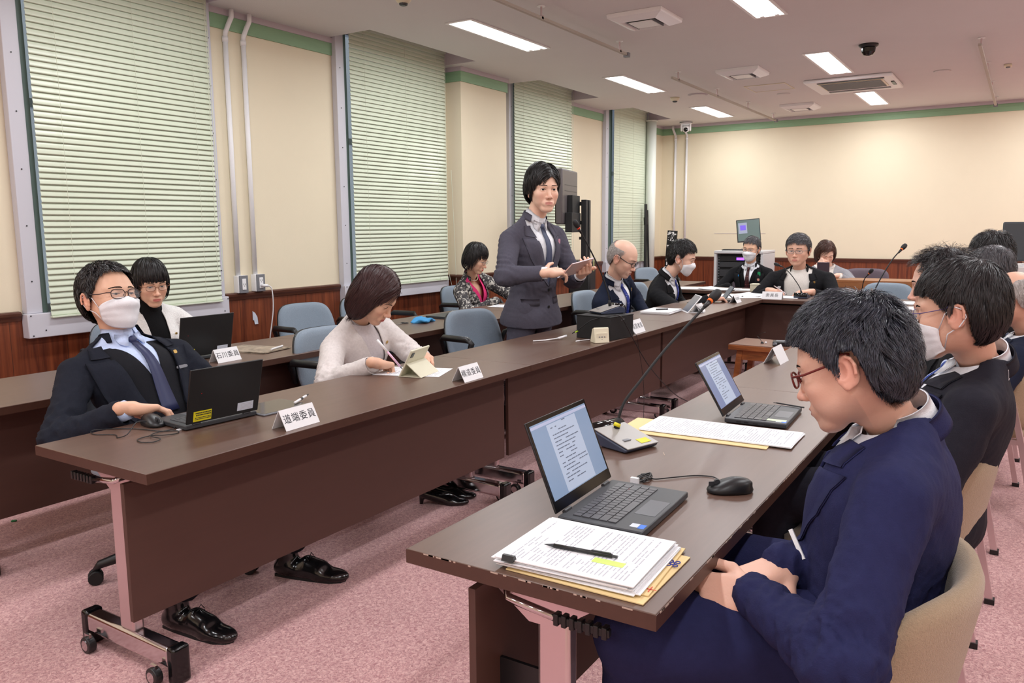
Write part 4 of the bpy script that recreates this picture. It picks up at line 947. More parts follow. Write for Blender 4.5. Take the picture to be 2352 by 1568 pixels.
tb = thing('glasses_on_laptop', 'small black hair clip shaped pen resting on the second laptop', 'pen', (2.735, .632, TZ + .0205), math.radians(75))
obj('barrel', MB().cyl((-.05, 0, 0), (.05, 0, 0), .0025, n=8), M['blk'], tb); obj('pocket_clip', MB().tube([(.05, 0, 0), (.055, .01, .002), (.045, .012, .002)], .0012, n=5), M['blk'], tb)
tb.name = 'ball_pen'
sheets('white form under the writing woman\'s tablet', 2.68, 2.22, math.radians(20), .21, .297, 1, 12, 0, .0008, name='paper_sheet', cat='paper')
sheets('white papers lying at the rear table before the woman in floral jacket', 5.36, 3.44, math.radians(10), .21, .29, 2, 14, .004, .001, name='paper_sheet', cat='paper')
t, z = sheets('magazine and papers lying right of the rear laptop', 2.76, 3.36, math.radians(12), .21, .29, 3, 15, .01, .002, lines=False, name='magazine', cat='magazine', m=mat('magazine_cover', (150, 135, 118), .4, noise=(30, .5)))
obj('pen', MB().cyl((-.02, -.13, z + .005), (.10, -.11, z + .005), .005, n=8), M['white'], t)
t, z = sheets('white document with pen and green tabs before the bald man', 5.50, 2.21, math.radians(4), .30, .215, 6, 17, .004, .003, lines=False, name='document', cat='document')
obj('page_tab', MB().box(.145, .158, -.09, .08, .004, .006), mat('green_tab', (60, 160, 110), .5), t); obj('pen', MB().cyl((-.03, .03, z + .005), (.03, -.04, z + .005), .005, n=8), M['blk'], t)
for k, (x, y, rz, w_, h_, n, lab) in enumerate([(7.15, 2.26, .2, .22, .3, 2, 'open papers at the corner where front row meets head table'), (7.28, 2.05, -.15, .3, .21, 3, 'stack of white papers left of the chairman\'s tent card'),
        (7.05, 2.07, .5, .21, .3, 1, 'loose white sheet by the masked man\'s tablet'), (7.2, 1.78, 0, .24, .33, 2, 'white papers under the chairman\'s hand'),
        (7.78, 2.86, .2, .25, .32, 4, 'papers at the left end of the secretary desk'), (7.80, 2.52, -.2, .25, .34, 5, 'curled papers in the middle of the secretary desk'),
        (7.85, 2.22, .3, .22, .3, 3, 'papers beside the cream card box on the secretary desk'), (6.62, .78, .1, .22, .3, 3, 'papers by the far end of the right row'), (7.08, .72, .1, .25, .3, 3, 'white papers at the right end of the head table')]):
    sheets(lab, x, y, rz, w_, h_, n, 30 + k, .015, .0016, curl=.01 if k in (5, 1) else 0, lines=False, grp='loose papers at the far end')
t = thing('card_box', 'cream card box at the right end of the secretary desk', 'box', (7.72, 2.12, TZ), 0)
obj('box_body', MB().box(-.05, .05, -.07, .07, 0, .06), M['cream'], t, bevel=.003); obj('box_lid', MB().box(-.052, .052, -.072, .072, .0605, .075), M['cream'], t, bevel=.003)
# tablets
def tablet(lab, x, y, z, rz, tiltdeg, w_, h_, case, name='tablet', stand=True, scr=(90, 96, 110)):
    t = thing(name, lab, 'tablet', (x, y, z), rz, 'tablets')
    a = math.radians(tiltdeg); c, s = math.cos(a), math.sin(a)
    def P(x_, u, n): return (x_, s * u - c * n * 0 + (-c) * 0 + (u * 0) + (-n) * c * 1 if False else u * s - n * c, u * c + n * s)
    def pb(x0, x1, u0, u1, n0, n1):
        vs = [P(x_, u, n) for x_ in (x0, x1) for u in (u0, u1) for n in (n0, n1)]
        return MB().add(vs, [(0, 1, 3, 2), (4, 6, 7, 5), (0, 4, 5, 1), (2, 3, 7, 6), (0, 2, 6, 4), (1, 5, 7, 3)])
    obj('case', pb(-w_ / 2, w_ / 2, 0.004, h_, -.008, 0), case, t, bevel=.003)
    obj('screen', pb(-w_ / 2 + .006, w_ / 2 - .006, .010, h_ - .006, .0002, .001), mat('tablet_screen', scr, .1, emis=(scr, .4)), t)
    obj('camera_bump', pb(w_ / 2 - .035, w_ / 2 - .012, h_ - .035, h_ - .012, -.0105, -.0081), M['dgrey'], t, bevel=.002)
    if stand:
        m1 = P(0, h_ * .52, -.008); bx_ = h_ * .62 * 0 + m1[1] + .055
        ft = MB().add([(-w_ / 2, m1[1], m1[2]), (w_ / 2, m1[1], m1[2]), (w_ / 2, bx_ + .01, 0.0005), (-w_ / 2, bx_ + .01, 0.0005), (-w_ / 2, m1[1] + .004, m1[2]), (w_ / 2, m1[1] + .004, m1[2]), (w_ / 2, bx_ + .014, .0005), (-w_ / 2, bx_ + .014, .0005)],
            [(0, 1, 2, 3), (7, 6, 5, 4), (0, 3, 7, 4), (1, 5, 6, 2), (0, 4, 5, 1), (3, 2, 6, 7)])
        obj('stand_flap', ft, case, t)
        obj('stand_base', MB().box(-w_ / 2, w_ / 2, 0, bx_ + .012, 0, .002), case, t)
    return t
M['case_c'] = mat('case_cream', (214, 210, 186), .55); M['case_g'] = mat('case_grey', (70, 74, 82), .6)
tablet('tablet in cream folding case propped before the writing woman', 2.635, 2.215, TZ + .001, math.radians(192), 28, .17, .13, M['case_c'])
tablet('tablet on black stand beside the bald man\'s document', 5.62, 2.08, TZ, math.radians(-147), 40, .19, .16, M['white'], scr=(30, 36, 90))
tablet('tablet in dark grey case before the masked man in black suit', 6.60, 2.12, TZ, math.radians(205), 35, .20, .15, M['case_g'])
t = thing('tablet', 'dark flat tablet lying behind the nearest tent card', 'tablet', (1.87, 2.19, TZ), math.radians(-4), 'tablets')
obj('case', MB().box(-.10, .10, -.085, .085, 0, .006), M['grey'], t, bevel=.002); obj('screen', MB().box(-.095, .095, -.08, .08, .0061, .0068), mat('tablet_dark_glass', (62, 56, 52), .08), t)
t = thing('stylus_pen', 'white stylus pen with black grip lying on the dark tablet', 'pen', (1.985, 2.17, TZ + .012), math.radians(25))
obj('barrel', MB().cyl((-.06, 0, 0), (.045, 0, 0.003), .0045, n=10), M['white'], t, smooth=True); obj('grip', MB().cyl((-.01, 0, 0.001), (.008, 0, 0.0015), .0052, n=10), M['blk'], t); obj('tip', MB().cyl((.045, 0, .003), (.07, 0, .004), .0045, .001, n=10), M['blk'], t)
t = thing('blue_cloth', 'crumpled blue cloth on the rear table beside scissors', 'cloth', (4.17, 3.36, TZ), .3)
def cl(u, v): return (u * .085, (v - .5) * .11, .014 + .008 * math.sin(u * 5 + v * 3) + .006 * math.cos(v * 9 + u * 4))
obj('folded_cloth', shell(cl, 16, 12, .022, 6), M['cloth'], t, smooth=True)
t = thing('scissors', 'black scissors lying left of the blue cloth', 'scissors', (4.03, 3.42, TZ), .1)
obj('handle', MB().tube([(.02 + .018 * math.cos(a), .012 + .011 * math.sin(a), .004) for a in np.linspace(0, 2 * PI, 11)[:-1]], .003, closed=True, n=5).tube([(.02 + .018 * math.cos(a), -.014 + .011 * math.sin(a), .004) for a in np.linspace(0, 2 * PI, 11)[:-1]], .003, closed=True, n=5), M['blk'], t)
obj('blade', MB().prism([(-.09, 0), (.0, -.006), (.0, .006)], .002, .005), M['chrome'], t)

# ------------------------------------------------------------------ stool with recorder
t = thing('wooden_stool', 'low wooden stool between the table rows', 'stool', (5.64, 1.42, 0), math.radians(-2))
SH = .46
obj('stool_top', MB().box(-.18, .18, -.27, .27, SH - .004, SH), M['stoolt'], t)
obj('top_rim', MB().box(-.182, .182, -.272, .272, SH - .040, SH - .0045), M['stoolw'], t, bevel=.003)
for sx in (-1, 1):
    for sy in (-1, 1): obj('leg', MB().tube([(sx * .13, sy * .20, SH - .041), (sx * .16, sy * .235, 0.0)], .028, n=4), M['stoolw'], t)
obj('apron', MB().box(-.145, -.13, -.2, .2, SH - .11, SH - .041).box(.13, .145, -.2, .2, SH - .11, SH - .041), M['stoolw'], t)
t = thing('voice_recorder', 'small black voice recorder lying on the stool', 'recorder', (5.56, 1.36, SH + .0005), .2)
obj('recorder_body', MB().box(-.05, .05, -.055, .055, .001, .03), M['blk'], t, bevel=.004); obj('display', MB().box(-.02, .04, -.035, .035, .0302, .032), M['grey'], t, bevel=.001); obj('mic_capsule', MB().cyl((-.052, .03, .015), (-.065, .045, .018), .01, n=10), M['grey'], t)
t = thing('lavalier_microphone', 'tiny clip microphone with wire standing on the stool', 'microphone', (5.60, 1.50, SH + .0005))
obj('stand_foot', MB().cyl((0, 0, 0), (0, 0, .012), .012, .006, n=10), M['blk'], t); obj('wire', MB().tube([(0, 0, .01), (.01, .03, .04), (.02, .045, .05), (.01, .0, .075), (0, -.02, .08)], .0018, n=5), M['blk'], t); obj('foam_ball', MB().lathe([(.001, 0), (.007, .003), (.008, .009), (.004, .014), (.001, .015)], 10, (.0, -.025, .0)), M['white'], t)

# ------------------------------------------------------------------ television on stand
t = thing('television_stand', 'display seen from behind on a black rolling stand behind the standing man', 'television', (7.66, 4.13, 0), math.radians(14))
obj('display_back', MB().box(-.50, .14, -.045, .03, 1.30, 1.86), M['tvb'], t, bevel=.015, seg=3)
obj('display_screen', MB().box(-.49, .13, .0301, .034, 1.31, 1.85), M['blk_g'], t)
obj('back_groove', MB().box(-.4, .09, -.047, -.0451, 1.70, 1.705).box(-.4, .09, -.047, -.0451, 1.64, 1.645), M['dgrey'], t)
obj('mount_plate', MB().box(-.40, -.02, -.12, -.0475, 1.22, 1.42).box(-.30, .02, -.10, -.0475, 1.42, 1.60), M['blk_m'], t, bevel=.003)
for x in (.02, .155): obj('column', MB().box(x - .045, x + .035, -.18, -.125, .12, 1.56), M['blk_m'], t, bevel=.004)
obj('cross_bar', MB().box(.03, .12, -.13, -.09, 1.30, 1.34).box(.03, .12, -.13, -.09, 1.5, 1.54).box(.03, .12, -.13, -.09, 1.14, 1.17), M['blk'], t)
obj('equipment_case', MB().box(-.08, .20, -.24, -.0, .12, .92), M['blk'], t, bevel=.02)
obj('note_tag', MB().box(.07, .10, -.2435, -.2405, .80, .92), mat('tag_yellow', (222, 222, 150), .6), t)
obj('base_frame', MB().box(-.30, .30, -.30, .20, .05, .12), M['blk_m'], t, bevel=.01)
for sx in (-1, 1):
    for sy in (-.24, .14): obj('caster', MB().cyl((sx * .26 - .012, sy, .026), (sx * .26 + .012, sy, .026), .026, n=14), M['blk'], t)
# folded tripod / screen by the corner
t = thing('folded_tripod', 'thin black folded tripod leaning beside the white pipe', 'tripod', (10.42, 4.40, 0))
obj('tube', MB().tube([(-.02, .02, 0), (0.02, .05, 1.58)], .022, n=8), M['blk'], t); obj('tube', MB().tube([(.05, -.02, 0), (.03, .03, 1.5)], .014, n=8), M['blk'], t); obj('hinge', MB().cyl((.02, .04, 1.3), (.02, .045, 1.4), .032, n=10), M['blk'], t)
# black sign board with white characters
t = thing('sign_board', 'tall narrow black board with white characters leaning in the corner', 'sign', (10.55, 4.18, 0), math.radians(-90))
sgR = Matrix.Rotation(math.radians(4), 4, 'Y')
obj('board', MB().box(-.068, .068, -.015, .015, 0.004, 1.22).xf(sgR), M['blk_m'], t, bevel=.002)
obj('hook', MB().tube([(.085, 0, 1.215), (.09, 0, 1.25), (.082, 0, 1.275), (.07, 0, 1.265)], .003, n=6), M['chrome'], t)
for k, ch in enumerate('教育常任'):
    z_ = 1.13 - k * .17; text_obj(ch, .125, M['white'], t, (z_ * math.tan(math.radians(4)) , -.0165, z_), (PI / 2, math.radians(4), 0), .0005, bold=.004)

# ------------------------------------------------------------------ equipment rack with monitor
RX = 9.40
t = thing('equipment_rack', 'white-framed audio rack with black units near the far wall', 'rack', (RX + .25, 2.83, 0))
obj('rack_top', MB().box(-.27, .27, -.29, .29, .95, .985), M['rackw'], t, bevel=.008)
for s in (-1, 1): obj('side_panel', MB().box(-.26, .26, s * .275 - .015, s * .275 + .015, .06, .949), M['rackw'], t, bevel=.004)
obj('rack_interior', MB().box(-.2, .25, -.259, .259, .06, .949), M['blk_m'], t)
hol = MB()
for s in (-1, 1):
    for k in range(26): hol.box(-.2085, -.2065, s * .245 - .006, s * .245 + .006, .1 + k * .032, .112 + k * .032)
for s in (-1, 1): obj('mounting_strip', MB().box(-.2065, -.2005, s * .245 - .013, s * .245 + .013, .06, .94), M['blk'], t)
obj('strip_hole', hol, M['grey'], t)['kind'] = 'stuff'
for z0, z1, m in ((.86, .92, M['blk']), (.79, .85, M['dgrey']), (.68, .76, M['dgrey']), (.56, .66, M['blk']), (.40, .54, M['blk_m'])):
    u = obj('rack_unit', MB().box(-.222, -.207, -.23, .23, z0, z1), m, t, bevel=.002)
    if z0 == .68:
        kb = MB()
        for q in range(8): kb.cyl((-.2221, -.16 + q * .04, .72), (-.232, -.16 + q * .04, .72), .008, n=8)
        obj('knob', kb, M['grey'], u)
    if z0 == .86: obj('unit_display', MB().box(-.2235, -.2221, -.06, .03, .875, .905), mat('violet_display', (150, 90, 255), .3, emis=((150, 80, 255), 2.0)), u, label='glowing violet display')
obj('power_lamp', MB().box(-.2235, -.2221, .0, .01, .60, .61), mat('red_lamp', (255, 40, 40), .3, emis=((255, 30, 30), 2.0)), t)
obj('foot', MB().box(-.24, .24, -.27, .27, 0, .059), M['blk'], t)
t = thing('computer_monitor', 'tilted monitor with a purple square on screen on top of the rack', 'monitor', (RX + .28, 2.79, .9855), math.radians(200))
q = Matrix.Translation((0, 0, .10)) @ Matrix.Rotation(math.radians(-12), 4, 'Y') @ Matrix.Rotation(math.radians(5), 4, 'X')
obj('monitor_body', MB().box(-.02, .02, -.135, .135, 0, .27).xf(q), M['blk'], t, bevel=.004)
obj('screen', MB().box(.0202, .022, -.126, .126, .01, .26).xf(q), mat('screen_green', (84, 102, 98), .3, emis=((84, 102, 98), .35)), t)
obj('screen_window', MB().box(.0221, .0226, -.115, -.015, .10, .23).xf(q), mat('screen_lilac', (150, 158, 180), .3, emis=((150, 158, 180), .3)), t)
obj('screen_square', MB().box(.0227, .0232, -.095, -.03, .14, .20).xf(q), mat('screen_purple', (105, 80, 200), .3, emis=((105, 80, 200), .6)), t, label='purple square')
obj('stand_arm', MB().tube([(-.03, 0, .005), (-.06, 0, .06), (-.03, 0, .18)], .018, n=6), M['blk'], t); obj('stand_foot', MB().box(-.1, .08, -.1, .1, 0, .01), M['blk'], t, bevel=.003)
t = thing('keyboard', 'thin dark keyboard lying on the rack top', 'keyboard', (RX + .10, 2.83, .9855))
obj('keyboard_body', MB().box(-.05, .05, -.2, .22, 0, .012), M['blk'], t, bevel=.003)
kk = MB()
for r_ in range(4):
    for c in range(18): kk.box(-.04 + r_ * .02, -.024 + r_ * .02, -.19 + c * .0222, -.17 + c * .0222, .0121, .016)
obj('key', kk, M['dgrey'], t)['kind'] = 'stuff'
# ------------------------------------------------------------------ far right desk with monitor, far wood desk
t = thing('grey_counter', 'light grey counter desk at the right edge of the photo', 'counter', (6.55, -.35, 0))
obj('counter_body', MB().box(-.14, .45, -.6, .5, .0, .735), M['desk'], t, bevel=.004)
obj('counter_top', MB().box(-.16, .47, -.62, .52, .9, .985), M['desk'], t, bevel=.004)
obj('front_board', MB().box(-.14, -.12, -.6, .5, .80, .9), M['desk'], t); obj('brown_shelf', MB().box(-.18, .4, -.6, .5, .765, .80), M['edge'], t)
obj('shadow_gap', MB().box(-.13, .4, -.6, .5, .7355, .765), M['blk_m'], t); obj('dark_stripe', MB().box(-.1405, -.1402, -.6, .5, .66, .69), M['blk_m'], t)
t = thing('computer_monitor', 'large dark monitor seen from behind on the light grey counter', 'monitor', (6.62, -.08, .9855))
obj('monitor_back', MB().box(-.01, .02, -.35, .22, .03, .30), mat('monitor_back', (58, 62, 66), .45), t, bevel=.01)
obj('stand_neck', MB().box(-.035, -.011, -.055, .065, 0.001, .15), M['rackw'], t, bevel=.003); obj('stand_foot', MB().box(-.12, .1, -.1, .1, 0, .008), M['rackw'], t)
rg = MB().tube([(-.0365, .008 + .038 * math.cos(a), .085 + .024 * math.sin(a)) for a in np.linspace(0, 2 * PI, 21)[:-1]], .0015, n=4, closed=True); obj('logo_ring', rg, M['dgrey'], t)
text_obj('DELL', .024, M['dgrey'], t, (-.0362, .008, .085), (PI / 2, 0, -PI / 2), .0004, name='logo_lettering', bold=.0004)
t = thing('wood_desk', 'orange brown desk beside the woman with hand on her face', 'desk', (8.80, 1.20, 0))
obj('desk_top', MB().box(-.20, .20, -.75, .75, .70, .728), M['deskw'], t, bevel=.003)
for sx in (-1, 1):
    for sy in (-1, 1): obj('leg', MB().box(sx * .17 - .015, sx * .17 + .015, sy * .70 - .015, sy * .70 + .015, 0, .6995), M['chrome_s'], t)
obj('desk_front', MB().box(-.22, -.20, -.68, .68, .3, .6995), M['deskw'], t)
t = thing('document_holder', 'dark tablet case standing before the woman in grey cardigan', 'tablet', (8.72, 1.74, .7285), math.radians(-85), 'tablets')
obj('case', MB().box(-.06, .06, -.006, .006, 0, .17).xf(Matrix.Rotation(.15, 4, 'X')), mat('holder_purple', (72, 58, 68), .5), t, bevel=.002)
obj('stand_flap', MB().box(-.05, .05, .0, .05, 0, .004), M['dgrey'], t)
t = thing('green_speck', 'tiny green speck on the carpet at far left', 'speck', (1.682, 3.693, .0005)); obj('speck', MB().cyl((0, 0, 0), (0, 0, .004), .012, n=8), mat('speck_green', (30, 110, 60), .7), t)
# ================================================================== people
def _cap(P, a, b, ra, rb):
    pa = P - a; ba = b - a; L2 = max(float(ba @ ba), 1e-12)
    t = np.clip(pa @ ba / L2, 0, 1)
    d = pa - t[..., None] * ba
    return np.sqrt(np.einsum('...i,...i->...', d, d)) - (ra + (rb - ra) * t)
def _ell(P, c, r, R):
    q = P - c
    if R is not None: q = q @ R
    k0 = np.sqrt(((q / r) ** 2).sum(-1)); k1 = np.sqrt(((q / (r * r)) ** 2).sum(-1)) + 1e-9
    return np.where(k0 < 1e-6, -r.min(), k0 * (k0 - 1) / k1)
def _smin(a, b, k):
    h = np.clip(0.5 + 0.5 * (b - a) / k, 0, 1); return b * (1 - h) + a * h - k * h * (1 - h)
class SDF:
    def __init__(s): s.p = []
    def cap(s, a, b, ra, rb=None, k=0.01, sub=False):
        s.p.append(('c', np.array(a, float), np.array(b, float), ra, ra if rb is None else rb, k, sub)); return s
    def ell(s, c, r, k=0.01, sub=False, R=None):
        s.p.append(('e', np.array(c, float), np.array(r, float), R, None, k, sub)); return s
    def bb(s, p):
        if p[0] == 'c': m = max(p[3], p[4]); return np.minimum(p[1], p[2]) - m, np.maximum(p[1], p[2]) + m
        m = p[2] if p[3] is None else np.full(3, p[2].max()); return p[1] - m, p[1] + m
    def ev(s, p, P): return _cap(P, p[1], p[2], p[3], p[4]) if p[0] == 'c' else _ell(P, p[1], p[2], p[3])
    def field(s, P):
        F = np.full(P.shape[:-1], 1.0)
        for p in s.p:
            d = s.ev(p, P)
            F = -_smin(-F, d, p[5]) if p[6] else _smin(F, d, p[5])
        return F
    def grad(s, P, e=1e-3):
        F = [s.field(P + np.eye(3)[i] * e) - s.field(P - np.eye(3)[i] * e) for i in range(3)]
        g = np.stack(F, -1); return g / (np.linalg.norm(g, axis=-1, keepdims=True) + 1e-9)
    def mesh(s, h, lo=None, hi=None):
        bs = [s.bb(p) for p in s.p if not p[6]]
        l0 = np.min([b[0] for b in bs], 0) - 2 * h; h0 = np.max([b[1] for b in bs], 0) + 2 * h
        if lo is not None: l0 = np.maximum(l0, lo)
        if hi is not None: h0 = np.minimum(h0, hi)
        n = np.maximum(((h0 - l0) / h).astype(int) + 2, 3)
        ax = [l0[i] + h * np.arange(n[i]) for i in range(3)]
        F = np.full(tuple(n), 1.0, np.float32)
        for p in s.p:
            a, b = s.bb(p); m = p[5] + 2.5 * h
            i0 = np.clip(((a - m - l0) / h).astype(int), 0, n); i1 = np.clip(((b + m - l0) / h).astype(int) + 2, 0, n)
            if (i1 <= i0).any(): continue
            sl = tuple(slice(i0[i], i1[i]) for i in range(3))
            P = np.stack(np.meshgrid(*[ax[i][sl[i]] for i in range(3)], indexing='ij'), -1)
            d = s.ev(p, P)
            F[sl] = -_smin(-F[sl], d, p[5]) if p[6] else _smin(F[sl], d, p[5])
        return surfnet(F, l0, h)
def surfnet(F, l0, h):
    S = F < 0
    c = S[:-1, :-1, :-1].astype(np.int8)
    acc = np.zeros_like(c)
    offs = [(i, j, k) for i in (0, 1) for j in (0, 1) for k in (0, 1)]
    nx, ny, nz = F.shape
    for i, j, k in offs: acc += S[i:nx - 1 + i, j:ny - 1 + j, k:nz - 1 + k]
    cells = np.argwhere((acc > 0) & (acc < 8))
    vals = np.stack([F[cells[:, 0] + i, cells[:, 1] + j, cells[:, 2] + k] for i, j, k in offs], 1)
    pos = np.zeros((len(cells), 3)); cnt = np.zeros(len(cells))
    O = np.array(offs, float)
    for a in range(8):
        for b in range(a + 1, 8):
            if np.abs(O[a] - O[b]).sum() != 1: continue
            va, vb = vals[:, a], vals[:, b]; m = (va < 0) != (vb < 0)
            t = va[m] / (va[m] - vb[m]); pos[m] += O[a] + (O[b] - O[a]) * t[:, None]; cnt[m] += 1
    V = (cells + pos / cnt[:, None]) * h + l0
    idx = -np.ones(c.shape, int); idx[cells[:, 0], cells[:, 1], cells[:, 2]] = np.arange(len(cells))
    Q = []
    for ax in range(3):
        A = S; sh = [slice(None)] * 3; sh2 = [slice(None)] * 3
        sh[ax] = slice(0, -1); sh2[ax] = slice(1, None)
        e = np.argwhere(S[tuple(sh)] != S[tuple(sh2)])
        o = [i for i in range(3) if i != ax]
        e = e[(e[:, o[0]] > 0) & (e[:, o[1]] > 0) & (e[:, o[0]] < F.shape[o[0]] - 1) & (e[:, o[1]] < F.shape[o[1]] - 1)]
        flip = S[e[:, 0], e[:, 1], e[:, 2]]
        q = []
        for da, db in ((1, 1), (0, 1), (0, 0), (1, 0)):
            cidx = e.copy(); cidx[:, o[0]] -= da; cidx[:, o[1]] -= db; q.append(idx[cidx[:, 0], cidx[:, 1], cidx[:, 2]])
        q = np.stack(q, 1)
        fl = flip if ax != 1 else ~flip
        q[~fl] = q[~fl][:, ::-1]
        Q.append(q)
    return V, np.concatenate(Q)
def vnorm(V, Q):
    n = np.cross(V[Q[:, 2]] - V[Q[:, 0]], V[Q[:, 3]] - V[Q[:, 1]]); N = np.zeros_like(V)
    for i in range(4): np.add.at(N, Q[:, i], n)
    return N / (np.linalg.norm(N, axis=1, keepdims=True) + 1e-12)
def vsmooth(V, Q, it=1, f=0.5):
    for _ in range(it):
        A = np.zeros_like(V); c = np.zeros(len(V))
        for i in range(4):
            np.add.at(A, Q[:, i], V[Q[:, (i + 1) % 4]] + V[Q[:, i - 1]]); np.add.at(c, Q[:, i], 2)
        V = V * (1 - f) + f * A / np.maximum(c, 1)[:, None]
    return V
def clean(V, Q, keep):
    Q = Q[keep]; u, inv = np.unique(Q, return_inverse=True); return V[u], inv.reshape(Q.shape), u
def clip(V, Q, val):
    """keep the part of a quad mesh where val > 0, cutting faces along val = 0"""
    T = np.concatenate([Q[:, [0, 1, 2]], Q[:, [0, 2, 3]]]) if Q.shape[1] == 4 else Q
    ins = val[T] > 0; c = ins.sum(1); out = [T[c == 3]]; nv = [V]; off = len(V)
    def cut(a, b):
        nonlocal off
        t = val[a] / (val[a] - val[b]); p = V[a] + (V[b] - V[a]) * t[:, None]; nv.append(p); i = np.arange(off, off + len(a)); off += len(a); return i
    for k in range(3):
        m = (c == 1) & ins[:, k]; t = T[m]
        if len(t):
            a, b, d = t[:, k], t[:, (k + 1) % 3], t[:, (k + 2) % 3]; i = cut(a, b); j = cut(a, d); out.append(np.stack([a, i, j], 1))
        m = (c == 2) & ~ins[:, k]; t = T[m]
        if len(t):
            a, b, d = t[:, k], t[:, (k + 1) % 3], t[:, (k + 2) % 3]; i = cut(b, a); j = cut(d, a); out += [np.stack([b, d, i], 1), np.stack([d, j, i], 1)]
    V = np.concatenate(nv); T = np.concatenate(out)
    # weld the doubled cut points
    key = np.round(V * 20000).astype(np.int64); _, first, inv = np.unique(key, axis=0, return_index=True, return_inverse=True); inv = inv.ravel()
    V2 = V[first]; T2 = inv[T]; T2 = T2[(T2[:, 0] != T2[:, 1]) & (T2[:, 1] != T2[:, 2]) & (T2[:, 0] != T2[:, 2])]
    u, iv = np.unique(T2, return_inverse=True); return V2[u], iv.reshape(T2.shape)
def np_obj(name, V, Q, m, parent, tint=None, smooth=True, solid=0, label=None, kind=None):
    me = bpy.data.meshes.new(name); k = Q.shape[1]
    me.vertices.add(len(V)); me.vertices.foreach_set('co', np.ascontiguousarray(V, np.float32).ravel())
    me.loops.add(Q.size); me.loops.foreach_set('vertex_index', np.ascontiguousarray(Q, np.int32).ravel())
    me.polygons.add(len(Q)); me.polygons.foreach_set('loop_start', np.arange(0, Q.size, k, dtype=np.int32))
    me.polygons.foreach_set('loop_total', np.full(len(Q), k, np.int32))
    if smooth: me.polygons.foreach_set('use_smooth', np.ones(len(Q), bool))
    me.update(calc_edges=True); me.validate()
    if tint is not None:
        at = me.color_attributes.new('tint', 'FLOAT_COLOR', 'POINT')
        at.data.foreach_set('color', np.concatenate([tint, np.ones((len(tint), 1))], 1).astype(np.float32).ravel())
    me.materials.append(m)
    o = bpy.data.objects.new(name, me); COL.objects.link(o); o.parent = parent
    if solid:
        s = o.modifiers.new('solid', 'SOLIDIFY'); s.thickness = solid; s.offset = -1
    if label: o['label'] = label
    if kind: o['kind'] = kind
    return o
def nz(P, f, seed, n=5):
    r = np.random.default_rng(seed); out = np.zeros(len(P)); 
    W = np.stack([np.sin(P @ (r.normal(size=3) * f * .5) + r.uniform(0, 6)) for _ in range(3)], 1) * (.6 / f)
    for _ in range(n):
        out += np.sin((P + W) @ (r.normal(size=3) * f) + r.uniform(0, 6))
    return out / n
def nrm(v): v = np.array(v, float); return v / (np.linalg.norm(v) + 1e-12)

M['skin'] = mat('skin', (225, 180, 155), 0.48, attr=True, bump=(220, 0.12))
_b = M['skin'].node_tree.nodes['Principled BSDF']; _b.inputs['Subsurface Weight'].default_value = 0.08; _b.inputs['Subsurface Radius'].default_value = (0.01, 0.004, 0.002); _b.inputs['Subsurface Scale'].default_value = 0.5
M['eye'] = mat('eye', (240, 240, 240), 0.12, attr=True)
M['lash'] = mat('eyelash', (25, 20, 18), 0.6)
M['maskw'] = mat('face_mask_cloth', (236, 236, 240), 0.8, bump=(300, 0.15))
M['lens'] = mat('spectacle_lens', (235, 240, 245), 0.03, alpha=0.12)
def hair_mat(name, col, var=0.25, rough=0.42):
    return mat('hair_' + name, col, rough, spec=0.45, noise=(60, var))
HM = dict(black=hair_mat('black', (26, 22, 23)), soft=hair_mat('soft_black', (36, 31, 32)), brown=hair_mat('dark_brown', (62, 36, 36)), mid=hair_mat('mid_brown', (78, 50, 42)),
          grey=hair_mat('grey_mix', (72, 70, 74), .5), fleck=hair_mat('black_grey_mix', (52, 54, 64), .75, .36), silver=hair_mat('silver_grey', (168, 160, 156), .3))
def fab(name, col, rough=0.9, sheen=0.0, **k): return mat('fabric_' + name, col, rough, sheen=sheen, spec=.18, bump=k.get('bump', (420, 0.25)), noise=k.get('noise', (90, 0.08)))
SUIT = dict(navyblack=fab('navy_black', (31, 34, 44)), grey=fab('charcoal_grey', (82, 80, 92)), dnavy=fab('dark_navy', (30, 36, 54)), black=fab('black', (27, 27, 30)), navy=fab('navy_blue', (38, 40, 76), noise=(60, .07)),
            beige=fab('beige', (214, 206, 203)), white=fab('white_tweed', (228, 226, 224), noise=(150, .12), bump=(160, .8)), cardi=fab('grey_knit', (152, 152, 158), bump=(120, .6)), dsuit=fab('dark_suit', (36, 35, 44)),
            shirtw=fab('white_shirt', (232, 234, 240)), shirtb=fab('pale_blue_shirt', (196, 212, 244)), shirtbe=fab('beige_blouse', (206, 198, 200)), blackk=fab('black_knit', (20, 20, 22)), pink=fab('pink_top', (236, 66, 128)), vest=fab('black_vest', (28, 29, 34)), cream=fab('cream_knit', (236, 232, 226)))
def floral():
    m = fab('floral', (90, 88, 88)); nt = m.node_tree; N = nt.nodes; L = nt.links; b = N['Principled BSDF']
    tc = N.new('ShaderNodeTexCoord'); v = N.new('ShaderNodeTexNoise'); v.inputs['Scale'].default_value = 26; v.inputs['Detail'].default_value = 4; v.inputs['Distortion'].default_value = 1.6
    L.new(tc.outputs['Object'], v.inputs['Vector'])
    cr = N.new('ShaderNodeValToRGB'); e = cr.color_ramp.elements; cr.color_ramp.interpolation = 'CONSTANT'
    e[0].position = 0; e[0].color = (*srgb((70, 68, 70)), 1); e[1].position = .5; e[1].color = (*srgb((112, 108, 106)), 1); k = e.new(.57); k.color = (*srgb((200, 196, 188)), 1)
    L.new(v.outputs[0], cr.inputs[0]); L.new(cr.outputs[0], b.inputs['Base Color']); return m
SUIT['floral'] = floral()
